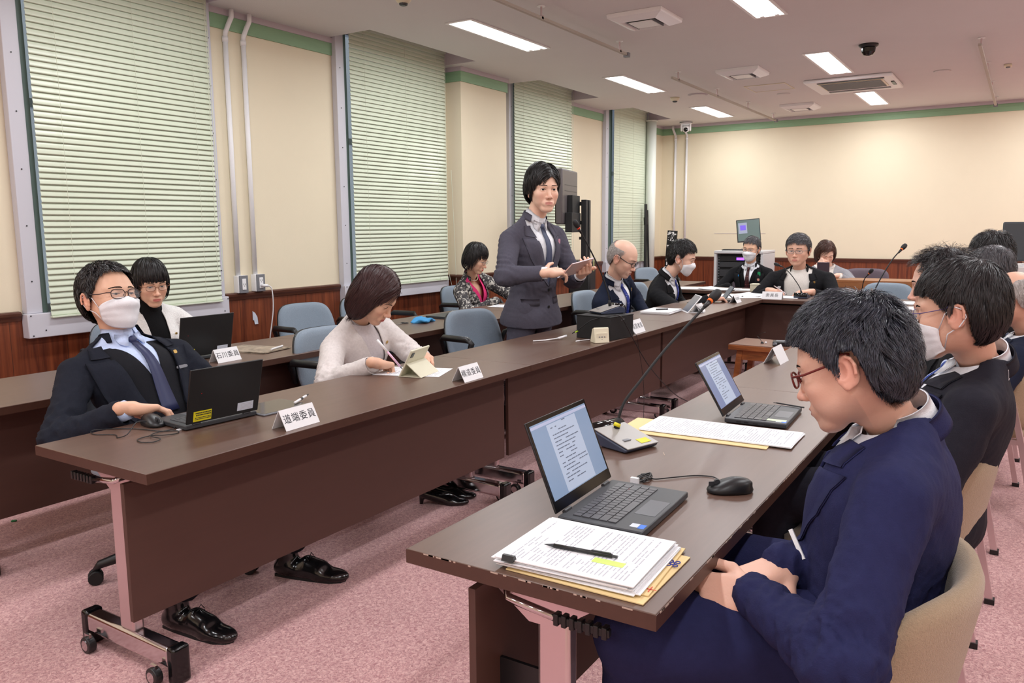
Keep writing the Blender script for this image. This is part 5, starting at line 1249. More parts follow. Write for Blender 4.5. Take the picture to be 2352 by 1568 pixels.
def tiemat(name, c1, c2, mode):
    m = mat('tie_' + name, c1, 0.5); nt = m.node_tree; N = nt.nodes; L = nt.links; b = N['Principled BSDF']
    tc = N.new('ShaderNodeTexCoord'); 
    if mode == 'dot':
        v = N.new('ShaderNodeTexVoronoi'); v.inputs['Scale'].default_value = 60; v.inputs['Randomness'].default_value = 0.1; out = v.outputs['Distance']; lo, hi = .16, .2
        L.new(tc.outputs['Object'], v.inputs['Vector'])
    else:
        v = N.new('ShaderNodeTexWave'); v.inputs['Scale'].default_value = 14; v.bands_direction = 'DIAGONAL'; out = v.outputs['Fac']; lo, hi = .12, .16
        L.new(tc.outputs['Object'], v.inputs['Vector'])
    mr = N.new('ShaderNodeMapRange'); mr.inputs[1].default_value = lo; mr.inputs[2].default_value = hi; L.new(out, mr.inputs[0])
    mx = N.new('ShaderNodeMix'); mx.data_type = 'RGBA'; mx.inputs[6].default_value = (*srgb(c2), 1); mx.inputs[7].default_value = (*srgb(c1), 1)
    L.new(mr.outputs[0], mx.inputs[0]); L.new(mx.outputs[2], b.inputs['Base Color']); return m
TIE = dict(navy=mat('tie_navy', (38, 46, 84), .5), slate=mat('tie_slate', (74, 82, 108), .5), blued=tiemat('blue_dot', (46, 62, 150), (220, 225, 240), 'dot'), red=tiemat('dark_red_dot', (60, 22, 30), (200, 120, 110), 'dot'), stripe=tiemat('blue_stripe', (50, 80, 170), (190, 205, 235), 'wave'))

def head_sdf(o):
    """head in its own frame: +x nose, +y left ear, +z crown; metres for a 0.235 m head"""
    w = o.get('w', 1.0); jw = o.get('jaw', 1.0); fem = o.get('fem', 0)
    S = SDF()
    S.ell((-.012, 0, .030), (.097, .077 * w, .086), k=.01)
    S.ell((.022, 0, .005), (.066, .068 * w, .082), k=.02)
    S.ell((.022, 0, -.058), (.062, .054 * w * jw, .050), k=.03)
    S.cap((.0, .052 * w * jw, -.045), (.055, .022 * jw, -.098), .016, .015, k=.025); S.cap((.0, -.052 * w * jw, -.045), (.055, -.022 * jw, -.098), .016, .015, k=.025)
    S.ell((.066, 0, -.103), (.022, .024, .017), k=.022)
    S.ell((.045, .036, -.055), (.03, .022, .03), k=.02); S.ell((.045, -.036, -.055), (.03, .022, .03), k=.02)
    for s in (-1, 1):
        S.ell((.057, s * .044 * w, -.026), (.022, .020, .018), k=.025)
        S.cap((.081, s * .012, .018), (.066, s * .048, .020), .010, .008, k=.016)
    for s in (-1, 1):
        S.ell((.096, s * .032, -.001), (.019, .018, .011), k=.012, sub=True)
        S.ell((.0705, s * .031, 0), (.0150, .0165, .0145), k=.005)
    op = o.get('eye', .0040)
    for s in (-1, 1): S.ell((.092, s * .031, -.0005), (.020, .0148, op), k=.0015, sub=True)
    S.cap((.083, 0, .006), (.101, 0, -.034), .0065, .0085, k=.010)
    S.ell((.104, 0, -.039), (.0115, .0115, .0095), k=.008)
    for s in (-1, 1):
        S.ell((.094, s * .0125, -.0425), (.0105, .0075, .0075), k=.006)
        S.ell((.101, s * .0065, -.0485), (.005, .0032, .003), k=.002, sub=True)
    S.ell((.080, 0, -.072), (.014, .030, .020), k=.012)
    S.ell((.0895, 0, -.0665), (.0085, .0195, .0050), k=.004); S.ell((.0885, 0, -.0770), (.0090, .0168, .0060), k=.004)
    mo = o.get('mouth', .0009)
    S.ell((.1, 0, -.0715), (.0105, .0200, mo), k=.0022, sub=True)
    for s in (-1, 1):
        S.ell((-.012, s * .080 * w, -.008), (.022, .0070, .033), k=.006, R=np.array(Matrix.Rotation(s * .35, 3, 'Z') @ Matrix.Rotation(.15, 3, 'Y')))
        S.ell((-.004, s * .0875 * w, -.006), (.0105, .006, .017), k=.003, sub=True)
        pts = [(-.012 + .018 * math.cos(a) - .004 * math.sin(a), s * (.0835 * w + .003 * (1 if math.cos(a) < 0 else 0)), -.010 + .028 * math.sin(a)) for a in np.linspace(-1.2, 3.4, 9)]
        for a, b in zip(pts[:-1], pts[1:]): S.cap(a, b, .0035, k=.003)
        S.ell((-.006, s * .0815 * w, -.037), (.008, .005, .009), k=.005)
        S.ell((.003, s * .0825 * w, -.012), (.003, .003, .006), k=.003)
    return S
def hairline(tab, P):
    ph = np.degrees(np.arctan2(np.abs(P[:, 1]), P[:, 0] + .012))
    return np.interp(ph, tab[0], tab[1])
HL = dict(short=([0, 25, 45, 58, 72, 80, 90, 104, 115, 140, 180], [.080, .078, .066, .05, .014, -.012, .036, .034, -.045, -.075, -.085]),
          low=([0, 25, 45, 58, 72, 80, 90, 104, 115, 140, 180], [.068, .066, .058, .042, .006, -.02, .030, .026, -.055, -.085, -.095]),
          bob=([0, 25, 45, 55, 62, 75, 90, 120, 150, 180], [.070, .068, .05, .01, -.05, -.085, -.09, -.09, -.09, -.09]),
          shortbob=([0, 25, 45, 58, 68, 80, 90, 110, 140, 180], [.055, .052, .045, .015, -.03, -.055, -.06, -.07, -.085, -.09]),
          rece=([0, 20, 35, 50, 60, 72, 80, 90, 104, 115, 140, 180], [.092, .094, .090, .062, .03, .008, -.014, .034, .030, -.045, -.075, -.085]),
          bald=([0, 50, 56, 70, 82, 90, 104, 115, 140, 180], [.3, .3, .07, .03, -.015, .02, .012, -.045, -.075, -.085]))
def hair_build(o, X, parent, seed):
    st = o['hair']; tab = HL[st.get('line', 'short')]; r = np.random.default_rng(seed)
    up = st.get('up', .014); sd = st.get('side', .006); wl = o.get('w', 1.0)
    S = SDF(); S.ell((-.014, 0, .034 + up * .4), (.100 + st.get('front', .006), (.078 * wl + sd), .086 + up * .6), k=.01)
    S.ell((-.040, 0, -.010), (.066 + st.get('back', .004), .070 + sd, .075), k=.03)
    if st.get('bob'):
        L_ = st['bob']
        for s in (-1, 1):
            S.ell((-.020, s * (.062 + st.get('bw', .012)), -.02 - L_ * .3), (.060, .026, .05 + L_ * .6), k=.04)
        S.ell((-.055, 0, -.02 - L_ * .35), (.050, .070, .05 + L_ * .55), k=.04)
    hs = o.get('hh', .004)
    V, Q = S.mesh(hs)
    zt = hairline(tab, V); cut = V[:, 2] > zt + .004 * nz(V, 90, seed)
    if st.get('top') is not None: cut &= ~((V[:, 2] > st['top'] + .01 * nz(V, 40, seed)) & (V[:, 0] > -.085))
    kp = cut[Q].all(1)
    V2, Q2, _ = clean(V, Q, kp)
    m = HM[st['m']]
    lock = nz(V2, 70, seed + 3)
    V2 = V2 + vnorm(V2, Q2) * (st.get('rough', .0025) * lock)[:, None] - vnorm(V2, Q2) * .0015
    Vs = [V2]; Qs = [Q2]; off = len(V2)
    n = int(st.get('n', 3000) * o.get('lod', 1.0)); K = 8
    if n:
        ridx = r.integers(0, len(V2), n); P = V2[ridx].copy() + r.normal(0, .0015, (n, 3))
        Ln = st.get('len', .045) * r.uniform(.65, 1.15, n)
        cr = np.array(st.get('crown', (-.05, .012, .125))); sw = np.array(st.get('sweep', (0.0, 0, 0))); gv = st.get('grav', .35)
        cl = r.integers(0, 60, n); cdir = r.normal(0, 1, (60, 3)) * st.get('tousle', .25); 
        # clump id from position so that neighbours share their direction
        cl = (np.floor((np.arctan2(P[:, 1], P[:, 0]) * 5 + 20)).astype(int) * 7 + np.floor((P[:, 2] + .2) * 45).astype(int) * 3) % 60
        lift = st.get('lift', .004) * r.uniform(.2, 1.2, n)
        path = [P.copy()]; D = None
        part = st.get('part')
        for i in range(K):
            N = S.grad(P)
            f = P - cr; f /= np.linalg.norm(f, axis=1, keepdims=True) + 1e-9
            if part is not None:
                f = np.stack([np.full(n, st.get('pfwd', .25)), np.sign(P[:, 1] - part) * 1.0, np.zeros(n)], 1) * np.clip((P[:, 2] - .02) / .06, 0, 1)[:, None] + np.array([0, 0, -1.0]) * (1 - np.clip((P[:, 2] - .02) / .06, 0, 1))[:, None]
            topw = np.clip((P[:, 2] - .03) / .05, 0, 1)[:, None]
            d = f + sw * topw + np.array([0, 0, -gv]) * (1.2 - topw * .6) + cdir[cl] + r.normal(0, .06, (n, 3))
            d -= N * (d * N).sum(1, keepdims=True); d /= np.linalg.norm(d, axis=1, keepdims=True) + 1e-9
            D = d if D is None else nrm2(D * .55 + d * .45)
            zl = hairline(tab, P); phd = np.degrees(np.arctan2(np.abs(P[:, 1]), P[:, 0] + .012)); tol = np.where(phd < 42, st.get('tolf', .012), st.get('tol', .004))
            st_ = (P[:, 2] < zl - tol)[:, None]
            P = np.where(st_, P, P + D * (Ln / K)[:, None])
            sd_ = S.field(P); tgt = .001 + lift * math.sin((i + 1) / K * 2.2) + (st.get('tip', 0) * r.uniform(.3, 1, n) * ((i + 1) / K) ** 2)
            dd = tgt - sd_
            low = P[:, 2] < st.get('free', -.03)
            dd = np.where(low & (dd < 0), dd * .25, dd)
            P = P + S.grad(P) * dd[:, None]
            path.append(P.copy())
        path = np.stack(path, 1)
        T = np.gradient(path, axis=1); T /= np.linalg.norm(T, axis=2, keepdims=True) + 1e-9
        NN = S.grad(path.reshape(-1, 3)).reshape(path.shape)
        B = np.cross(T, NN); B /= np.linalg.norm(B, axis=2, keepdims=True) + 1e-9
        tw = r.uniform(-.7, .7, n)[:, None, None]; B = B * np.cos(tw) + NN * np.sin(tw)
        wd = st.get('wid', .0011) * np.concatenate([np.linspace(.8, 1, 4), np.linspace(.95, .12, K + 1 - 4)])
        A1 = path + B * wd[None, :, None]; A2 = path - B * wd[None, :, None]
        VV = np.stack([A1, A2], 2).reshape(-1, 3)
        base = np.arange(n)[:, None] * (K + 1) * 2 + np.arange(K)[None, :] * 2
        q = np.stack([base, base + 1, base + 3, base + 2], -1).reshape(-1, 4) + off
        Vs.append(VV); Qs.append(q)
    ob = np_obj('hair', X(np.concatenate(Vs)), np.concatenate(Qs), m, parent)
    return ob
def nrm2(v): return v / (np.linalg.norm(v, axis=1, keepdims=True) + 1e-9)
HANDS = dict(relax=[(25, 30, 18), (28, 34, 20), (32, 36, 20), (36, 38, 22)], type=[(18, 30, 20), (20, 34, 22), (22, 36, 24), (26, 38, 24)], grip=[(48, 58, 22), (58, 66, 30), (66, 74, 36), (72, 78, 40)],
             hold=[(10, 24, 16), (14, 28, 18), (20, 34, 20), (28, 36, 22)], fist=[(70, 88, 45), (74, 92, 48), (76, 94, 50), (78, 92, 50)], clasp=[(42, 50, 26), (46, 54, 28), (50, 56, 30), (54, 58, 30)], flat=[(6, 10, 8), (6, 12, 8), (8, 12, 8), (10, 14, 8)])
_HC = {}
def hand_mesh(pose, side, h):
    key = (pose, side, h)
    if key in _HC: return _HC[key]
    S = SDF(); sy = side
    S.cap((-.03, 0, 0), (.01, 0, 0), .024, .025, k=.012)
    base = [(.090, .028), (.094, .009), (.090, -.010), (.083, -.028)]; ln = [(.042, .026, .021), (.046, .030, .022), (.042, .028, .021), (.034, .021, .019)]
    for (bx, by) in base: S.cap((.010, by * .55 * sy, 0), (bx - .006, by * sy, .001), .0140, .0115, k=.012)
    S.ell((.035, .026 * sy, -.010), (.035, .016, .016), k=.014); S.ell((.035, -.020 * sy, -.008), (.035, .013, .014), k=.014)
    for f in range(4):
        p = np.array([base[f][0] - .004, base[f][1] * sy, 0.0]); a = 0; spread = base[f][1] * 2.2 * sy; rad = [.0096, .0086, .0078, .0068]
        if f == 3: rad = [x * .88 for x in rad]
        for j in range(3):
            a += math.radians(HANDS[pose][f][j]); d = np.array([math.cos(a) * math.cos(spread), math.sin(spread) * math.cos(a), -math.sin(a)])
            q = p + d * ln[f][j]; S.cap(p, q, rad[j], rad[j + 1], k=.004 if j == 0 else .003); p = q
    tb = {'grip': [(.5, .55, -.55), (.85, .10, -.5), (.95, -.2, -.2)], 'fist': [(.55, .5, -.6), (.75, -.3, -.5), (.6, -.7, -.2)], 'hold': [(.55, .7, .25), (.85, .45, .25), (.95, .1, .1)], 'clasp': [(.55, .6, -.2), (.9, .2, .1), (.95, -.1, .15)]}.get(pose, [(.55, .75, -.30), (.8, .5, -.28), (.92, .25, -.25)])
    p = np.array([.018, .022 * sy, -.008])
    for j, (l_, ra, rb) in enumerate(((.045, .0145, .0115), (.032, .0112, .0100), (.027, .0100, .0075))):
        d = nrm(tb[j]); d[1] *= sy; q = p + d * l_; S.cap(p, q, ra, rb, k=.008 if j == 0 else .003); p = q
    V, Q = S.mesh(h); V = vsmooth(V, Q, 1, .4); _HC[key] = (V, Q); return V, Q

def person(label, pel, neck, head, hyaw, hpitch=0, hroll=0, face=-90, g=1.0, q=1.0, arms=None, legs=None, top=None, o=None, lod=1.0, skin=(226, 180, 152), jh=.010, seat=True, hem=0.0, seed=1, fold=1.0):
    o = dict(o or {}); o['lod'] = lod
    pel = np.array(pel, float); neck = np.array(neck, float); head = np.array(head, float)
    root = thing('person', label, 'person', (float(pel[0]), float(pel[1]), 0)); R0 = np.array([pel[0], pel[1], 0])
    hh = 0.0027 if lod >= 1 else (.0032 if lod > .5 else .004); o['hh'] = .004 if lod >= 1 else .005
    Rh = np.array((Matrix.Rotation(math.radians(hyaw), 3, 'Z') @ Matrix.Rotation(math.radians(-hpitch), 3, 'Y') @ Matrix.Rotation(math.radians(hroll), 3, 'X')))
    X = lambda V: (V * g) @ Rh.T + head - R0
    Xi = lambda W: ((np.array(W) - head) @ Rh) / g
    # torso frame
    zt = nrm(neck - pel); fx = np.array([math.cos(math.radians(face)), math.sin(math.radians(face)), 0]); xt = nrm(fx - zt * (fx @ zt)); yt = np.cross(zt, xt)
    Rt = np.stack([xt, yt, zt], 1); sc = np.linalg.norm(neck - pel) / .47; B = g if 'body' not in o else o['body']
    def TW(p): return pel + Rt @ (np.array(p) * np.array([B, B, sc]))
    TL = lambda V: (((V + R0) - pel) @ Rt) / np.array([B, B, sc])
    nkd = nrm(head + Rh @ (np.array((-.018, 0, -.05)) * g) - neck); ax = nrm(.45 * zt + .55 * nkd); nx_ = nrm(xt - ax * (xt @ ax)); ny_ = np.cross(ax, nx_)
    def NW(x_, y_, z_): return neck + (nx_ * x_ + ny_ * y_ + ax * z_) * B
    NH = lambda V: ((V + R0) - neck) @ ax / B
    NRr = lambda V: np.linalg.norm(np.cross((V + R0) - neck, ax), axis=1) / B
    # ---- head and neck as one surface
    S = head_sdf(o); nb = Xi(neck - nrm(neck - pel) * .02 * B)
    S.cap((-.018, 0, -.045), nb * .5 + np.array((-.018, 0, -.05)) * .5, .048, .046 if not o.get('fem') else .040, k=.022)
    S.cap(nb * .5 + np.array((-.018, 0, -.05)) * .5, nb, .046 if not o.get('fem') else .040, .049 if not o.get('fem') else .043, k=.02)
    V, Q = S.mesh(hh)
    P = V; tin = np.tile(np.array(srgb(skin)), (len(P), 1))
    def blend(mask, col): 
        c = np.array(srgb(col)); mk = np.clip(mask, 0, 1)[:, None]; tin[:] = tin * (1 - mk) + c * mk
    lip = o.get('lip', (200, 132, 120))
    lm = ((P[:, 0] > .082) & (np.abs(P[:, 1]) < .0205)) * np.clip(1 - (np.abs((P[:, 2] + .0718)) / (.0105 - 7 * P[:, 1] ** 2)) ** 4, 0, 1)
    blend(lm * .9, lip)
    blend(np.exp(-(((P[:, 1].__abs__() - .042) / .018) ** 2 + ((P[:, 2] + .035) / .018) ** 2)) * (P[:, 0] > .03) * .28, (226, 140, 122))
    blend(np.exp(-(((P[:, 0] + .012) / .03) ** 2 + ((P[:, 2] + .01) / .04) ** 2)) * (np.abs(P[:, 1]) > .078 * o.get('w', 1)) * .45, (215, 128, 110))
    blend(np.exp(-((P[:, 2] + .038) / .01) ** 2) * (P[:, 0] > .095) * .3, (220, 140, 125))
    blend(((np.abs(P[:, 1]) < .012) & (P[:, 2] < -.046) & (P[:, 2] > -.052) & (P[:, 0] > .094) & (np.abs(P[:, 1]) > .003)) * .6, (110, 60, 50))
    if o.get('stub'): blend(np.clip((-.05 - P[:, 2]) / .02, 0, 1) * (P[:, 0] > -.01) * np.exp(-((P[:, 2] + .09) / .04) ** 2) * .22, (120, 110, 105))
    st = o.get('hair')
    if st:
        zt_ = hairline(HL[st.get('line', 'short')], P); mk = np.clip((P[:, 2] - zt_) / .006, 0, 1) * ((P[:, 0] < .2))
        if st.get('top') is not None: mk *= np.clip((st['top'] - P[:, 2]) / .02, 0, 1) + (P[:, 0] < -.088)
        blend(mk * (.6 if st.get('m') == 'silver' else .92), tuple(st.get('scalp', (40, 34, 34))))
    bodyV = [X(V)]; bodyQ = [Q]; tints = [tin]
    fx_ = lambda y, z: _march(S, y, z)
    # ---- arms
    shz = .350; A = []
    for s, key in ((1, 'L'), (-1, 'R')):
        sh = TW((-.012, s * .178 * q, shz)); a = (arms or {}).get(key)
        if a is None: a = dict(w=TW((.26, s * .12, .06)), pose='relax', n=(0, 0, 1))
        W_ = np.array(a['w'], float); L1, L2 = .285 * B * o.get('arm', 1), .25 * B * o.get('arm', 1)
        d = W_ - sh; D_ = np.linalg.norm(d); 
        if D_ > (L1 + L2) * .995: kx = D_ / ((L1 + L2) * .995); L1 *= kx; L2 *= kx
        x = (L1 * L1 - L2 * L2 + D_ * D_) / (2 * D_); hgt = math.sqrt(max(L1 * L1 - x * x, 0)); u = d / D_
        pole = np.array(a.get('pole', (Rt @ np.array((-.5, s * .9, -.6))))); pole = pole - u * (pole @ u); pole = nrm(pole)
        el = sh + u * x + pole * hgt
        fd = nrm(a.get('dir', W_ - el)); nn = np.array(a.get('n', (0, 0, 1)), float); nn = nrm(nn - fd * (nn @ fd)); A.append((s, sh, el, W_, fd, nn, a))
    # ---- coarse body under the clothes (keeps the figure one surface)
    Bd = SDF(); i_ = .024
    Bd.ell(TW((0, 0, .0)) - R0, np.array((.12, .16 * q, .11)) * B - i_, k=.04, R=Rt); Bd.ell(TW((.008, 0, .14)) - R0, np.array((.108, .145 * q, .15)) * B - i_, k=.05, R=Rt); Bd.ell(TW((.0, 0, .26)) - R0, np.array((.110, .155 * q, .14)) * B - i_, k=.03, R=Rt)
    Bd.cap(TW((-.02, -.12 * q, .345)) - R0, TW((-.02, .12 * q, .345)) - R0, .032 * B, k=.02)
    Bd.cap(TW((-.03, 0, .36)) - R0, neck - R0 - ax * .02, .04 * B, k=.02)
    for (s, sh, el, W_, fd, nn, a) in A:
        Bd.cap(sh - R0, el - R0, .042 * B, .036 * B, k=.02); Bd.cap(el - R0, W_ - R0 - fd * .005, .034 * B, .0235 * B, k=.015)
    if o.get('bare_legs') and legs:
        for hp, kn, ft in legs: Bd.cap(np.array(hp) - R0, np.array(kn) - R0, .07, .052, k=.02); Bd.cap(np.array(kn) - R0, np.array(kn) * .6 + np.array(ft) * .4 - R0, .050, .048, k=.02); Bd.cap(np.array(kn) * .6 + np.array(ft) * .4 - R0, np.array(ft) - R0, .048, .030, k=.02)
    V, Q = Bd.mesh(.010 if lod > .5 else .014)
    bodyV.append(V); bodyQ.append(Q); tints.append(np.tile(np.array(srgb(o.get('legcol', skin) if o.get('bare_legs') else skin)), (len(V), 1)))
    if o.get('bare_legs'): 
        tt = tints[-1]; up_ = V[:, 2] > .5; tt[up_] = np.array(srgb(skin))
    for (s, sh, el, W_, fd, nn, a) in A:
        if a.get('hidden'): continue
        V, Q = hand_mesh(a.get('pose', 'relax'), -s, .0026 if lod >= 1 else .0036)
        Rm = np.stack([fd, np.cross(nn, fd), nn], 1); Vh = (V * B * o.get('hand', .98)) @ Rm.T + W_ - R0
        hq = Q
        t_ = np.tile(np.array(srgb(skin)) * np.array([1.0, .97, .96]), (len(V), 1)); bodyV.append(Vh); bodyQ.append(hq); tints.append(t_)
    offs = np.cumsum([0] + [len(v) for v in bodyV[:-1]])
    np_obj('body', np.concatenate(bodyV), np.concatenate([q_ + k for q_, k in zip(bodyQ, offs)]), M['skin'], root, tint=np.concatenate(tints))
    # ---- eyes, brows
    if not o.get('noface'):
        op = o.get('eye', .0040); gz = nrm(o.get('gaze', (1, 0, -.05)))
        for s in (-1, 1):
            n1, n2 = 20, 14; vs = []; 
            ctr = np.array((.0712, s * .031, 0)); uu = nrm(np.cross(gz, (0, 0, 1))); ww = np.cross(uu, gz); tc = []
            for i in range(n2 + 1):
                th = PI * i / n2
                for j in range(n1):
                    ph = 2 * PI * j / n1; vs.append(ctr + .0132 * (gz * math.cos(th) + (uu * math.cos(ph) + ww * math.sin(ph)) * math.sin(th))); dg = math.degrees(th)
                    tc.append(srgb((14, 10, 10)) if dg < 14 else (srgb((52, 34, 26)) if dg < 26 else srgb((228, 222, 220))))
            qs = [(i * n1 + j, i * n1 + (j + 1) % n1, (i + 1) * n1 + (j + 1) % n1, (i + 1) * n1 + j) for i in range(n2) for j in range(n1)]
            np_obj('eye', X(np.array(vs)), np.array(qs), M['eye'], root, tint=np.array(tc))
            pts = []
            for t_ in np.linspace(-1, 1, 9):
                y = s * (.031) + t_ * .0150; z = -.0005 + op * math.sqrt(max(0, 1 - (t_ * .93) ** 2)) + .0004; x = fx_(y, z + .0012); pts.append((x + .0003, y, z))
            lt = MB().tube(pts, .0011, n=5); np_obj('eyelash', X(np.array(lt.v)), np.array([f for f in lt.f if len(f) == 4]), M['lash'], root)
            bw = []; r_ = np.random.default_rng(seed + 5)
            bt = MB(); bz = o.get('browz', .0205)
            for t_ in np.linspace(0, 1, 34):
                for _ in range(3):
                    y = s * (.0115 + t_ * .037); z = bz + .004 * math.sin(t_ * 2.4) - .003 * t_ + r_.uniform(-.0022, .0022) * (1.2 - t_ * .7) * o.get('brow', 1.0)
                    x0 = fx_(y, z); y2 = y + s * .006; z2 = z + .0012 * (1 - 2 * t_) + .0006; x1 = fx_(y2, z2)
                    bt.add([(x0 + .0004, y, z - .0006), (x0 + .0012, y, z + .0006), (x1 + .001, y2, z2 + .0002), (x1 + .0002, y2, z2 - .0002)], [(0, 1, 2, 3)])
            np_obj('eyebrow', X(np.array(bt.v)), np.array(bt.f), M['lash'] if not o.get('greybrow') else HM['grey'], root)
    if st: hair_build(o, X, root, seed)
    # ---- glasses
    gl = o.get('glasses')
    if gl:
        gc, rad, gw, gh, rim = gl; gm = mat('glasses_' + gc, {'black': (16, 16, 18), 'dark': (60, 44, 44), 'brown': (130, 80, 56), 'red': (110, 38, 34), 'metal': (120, 116, 116), 'purple': (84, 70, 130)}[gc], .35, .3)
        fr = MB(); xs_ = o.get('gx', .099); lenses = MB()
        for s in (-1, 1):
            pts = []
            for a in np.linspace(0, 2 * PI, 29)[:-1]:
                c, s_ = math.cos(a), math.sin(a); y = s * .0325 + math.copysign(abs(c) ** .75, c) * gw; z = -.003 + math.copysign(abs(s_) ** .75, s_) * gh
                pts.append((xs_ - .16 * max(0, abs(y) - .02), y, z))
            if rim == 'full': fr.tube(pts, rad, n=6, closed=True)
            else: fr.tube([p for p in pts if p[2] > -.004] if False else pts[:15], rad, n=6)
            lv = [(p[0] - .0002, p[1], p[2]) for p in pts]; lenses.add(lv, [tuple(range(len(lv)))])
            ox = xs_ - .16 * (.0325 + gw - .02)
            fr.tube([(ox, s * (.0325 + gw), .003), (ox - .006, s * .0715, .004), (ox - .03, s * (.0785 * o.get('w', 1)), .003), (.012, s * .0815 * o.get('w', 1), .010), (-.006, s * .0835 * o.get('w', 1), .024), (-.026, s * .082 * o.get('w', 1), .020)], rad * 1.15, n=6)
        fr.tube([(xs_ - .001, -.0325 + gw, .001), (xs_ + .003, 0, .004), (xs_ - .001, .0325 - gw, .001)], rad, n=6)
        for s in (-1, 1): fr.tube([(xs_ - .001, s * .011, -.004), (xs_ - .008, s * .0095, -.009)], rad * .8, n=5)
        fo = obj('glasses', MB().add([tuple(v) for v in X(np.array(fr.v))], fr.f), gm, root, smooth=True)
        obj('lens', MB().add([tuple(v) for v in X(np.array(lenses.v))], lenses.f), M['lens'], fo, fix=False)
    # ---- mask
    if o.get('mask'):
        NP, NZ = 27, 23; ph = np.linspace(-1.18, 1.18, NP); tz = np.linspace(0, 1, NZ); Rg = np.zeros((NP, NZ)); Zg = np.zeros((NP, NZ))
        for i, a in enumerate(ph):
            e = (abs(a) / 1.18) ** 2; Zg[i] = (-.014 - .026 * e) * (1 - tz) + (-.126 + .030 * e) * tz
        c0_ = np.array((.005, 0)); rr = np.linspace(.03, .115, 120)
        for i, a in enumerate(ph):
            pts = np.stack([np.broadcast_to(c0_[0] + rr * math.cos(a), (NZ, 120)), np.broadcast_to(rr * math.sin(a), (NZ, 120)), np.broadcast_to(Zg[i][:, None], (NZ, 120))], -1)
            F = S.field(pts) < 0; Rg[i] = np.array([rr[np.where(f)[0].max()] if f.any() else .06 for f in F])
        low = (tz > .75); 
        for _ in range(3):
            mx = np.maximum.reduce([Rg, np.roll(Rg, 1, 0), np.roll(Rg, -1, 0), np.roll(Rg, 1, 1), np.roll(Rg, -1, 1)]); mx[0] = Rg[0]; mx[-1] = Rg[-1]; mx[:, 0] = Rg[:, 0]; mx[:, -1] = Rg[:, -1]; Rg = mx
        for _ in range(12 if o['mask'] == 'cup' else 7):
            sm_ = (Rg + np.roll(Rg, 1, 0) + np.roll(Rg, -1, 0) + np.roll(Rg, 1, 1) + np.roll(Rg, -1, 1)) / 5; sm_[0] = Rg[0]; sm_[-1] = Rg[-1]; sm_[:, 0] = Rg[:, 0]; sm_[:, -1] = Rg[:, -1]; Rg = sm_
        Rg[:, -4:] = np.maximum(Rg[:, -4:], Rg[:, -5:-4] * np.linspace(.97, .82, 4)[None])
        Rg += .0035 + (.0013 * np.abs(((tz * (4.0 if o['mask'] == 'pleat' else 0)) % 1) - .5) * 2)[None]
        if o['mask'] == 'pleat': Rg += .0015 * np.sin(np.arange(NP) * 1.7)[:, None] * np.sin(tz * 9)[None] * .6
        Vm = np.stack([c0_[0] + Rg * np.cos(ph)[:, None], Rg * np.sin(ph)[:, None], Zg], -1).reshape(-1, 3)
        Qm = np.array([(i * NZ + j, (i + 1) * NZ + j, (i + 1) * NZ + j + 1, i * NZ + j + 1) for i in range(NP - 1) for j in range(NZ - 1)])
        mo = np_obj('face_mask', X(Vm), Qm, M['maskw'], root, solid=.0015)
        lp = MB()
        for s, i in ((1, NP - 1), (-1, 0)):
            a_ = Vm[i * NZ + 1]; b_ = Vm[i * NZ + NZ - 2]
            lp.tube([a_, (a_[0] * .5 - .002, s * .0795, -.003), (-.008, s * .087, .014), (-.030, s * .086, .004), (-.034, s * .084, -.014), (-.018, s * .083, -.036), (b_[0] * .5, s * .074, -.055), b_], .0016, n=5)
        obj('ear_loop', MB().add([tuple(v) for v in X(np.array(lp.v))], lp.f), M['maskw'], mo, smooth=True)
    # ---- clothes
    top = top or {}
    def torso(inset, arms_=True, hem_=0.0):
        T = SDF(); W = lambda p: TW(p) - R0; bel = o.get('belly', 0)
        T.ell(W((.0, 0, -.02 - hem_ * .5)), np.array((.128, .178 * q, .12 + hem_)) * B - inset, k=.05, R=Rt)
        T.ell(W((.012 + bel * .3, 0, .13)), np.array((.110 + bel, .140 * q + bel * .5, .15)) * B - inset, k=.06, R=Rt)
        T.ell(W((.006, 0, .28)), np.array((.118 + bel * .4, .160 * q, .14)) * B - inset, k=.06, R=Rt)
        if o.get('hemcut') is not None and arms_: T.ell(W((.006, 0, -.10)), np.array((.150, .196 * q, .13)) * B, k=.04, R=Rt)
        if o.get('fem'):
            for s in (-1, 1): T.ell(W((.070, s * .062, .255)), np.array((.055, .055, .055)) * B - inset, k=.05, R=Rt)
        T.cap(W((-.02, -.125 * q, .358)), W((-.02, .125 * q, .358)), .058 * B - inset, k=.04)
        for s in (-1, 1): T.cap(W((-.022, s * .125 * q, .378)), W((-.022, s * .02, .458)), .042 * B - inset, .038 * B - inset, k=.03)
        if arms_:
            for (s, sh, el, W_, fd, nn, a) in A:
                T.cap(sh - R0, el - R0, .058 * B - inset, .050 * B - inset, k=.028)
                T.cap(el - R0, W_ - R0, .049 * B - inset, .037 * B - inset, k=.02)
        return T
    zb = top.get('zb', .17); wt = top.get('wt', .085)
    def wV(z, zb=zb, wt=wt): return np.where(z < zb, 0, wt * np.clip((z - zb) / (.41 - zb), 0, 1) ** top.get('pw', .9) )
    Tj = torso(0.0, True, hem); Vj, Qj = Tj.mesh(jh); Vj = vsmooth(Vj, Qj, 1, .5)
    bvh = BVHTree.FromPolygons([Vector(v) for v in Vj], [tuple(map(int, f)) for f in Qj])
    N_ = vnorm(Vj, Qj); amp = np.zeros(len(Vj)); 
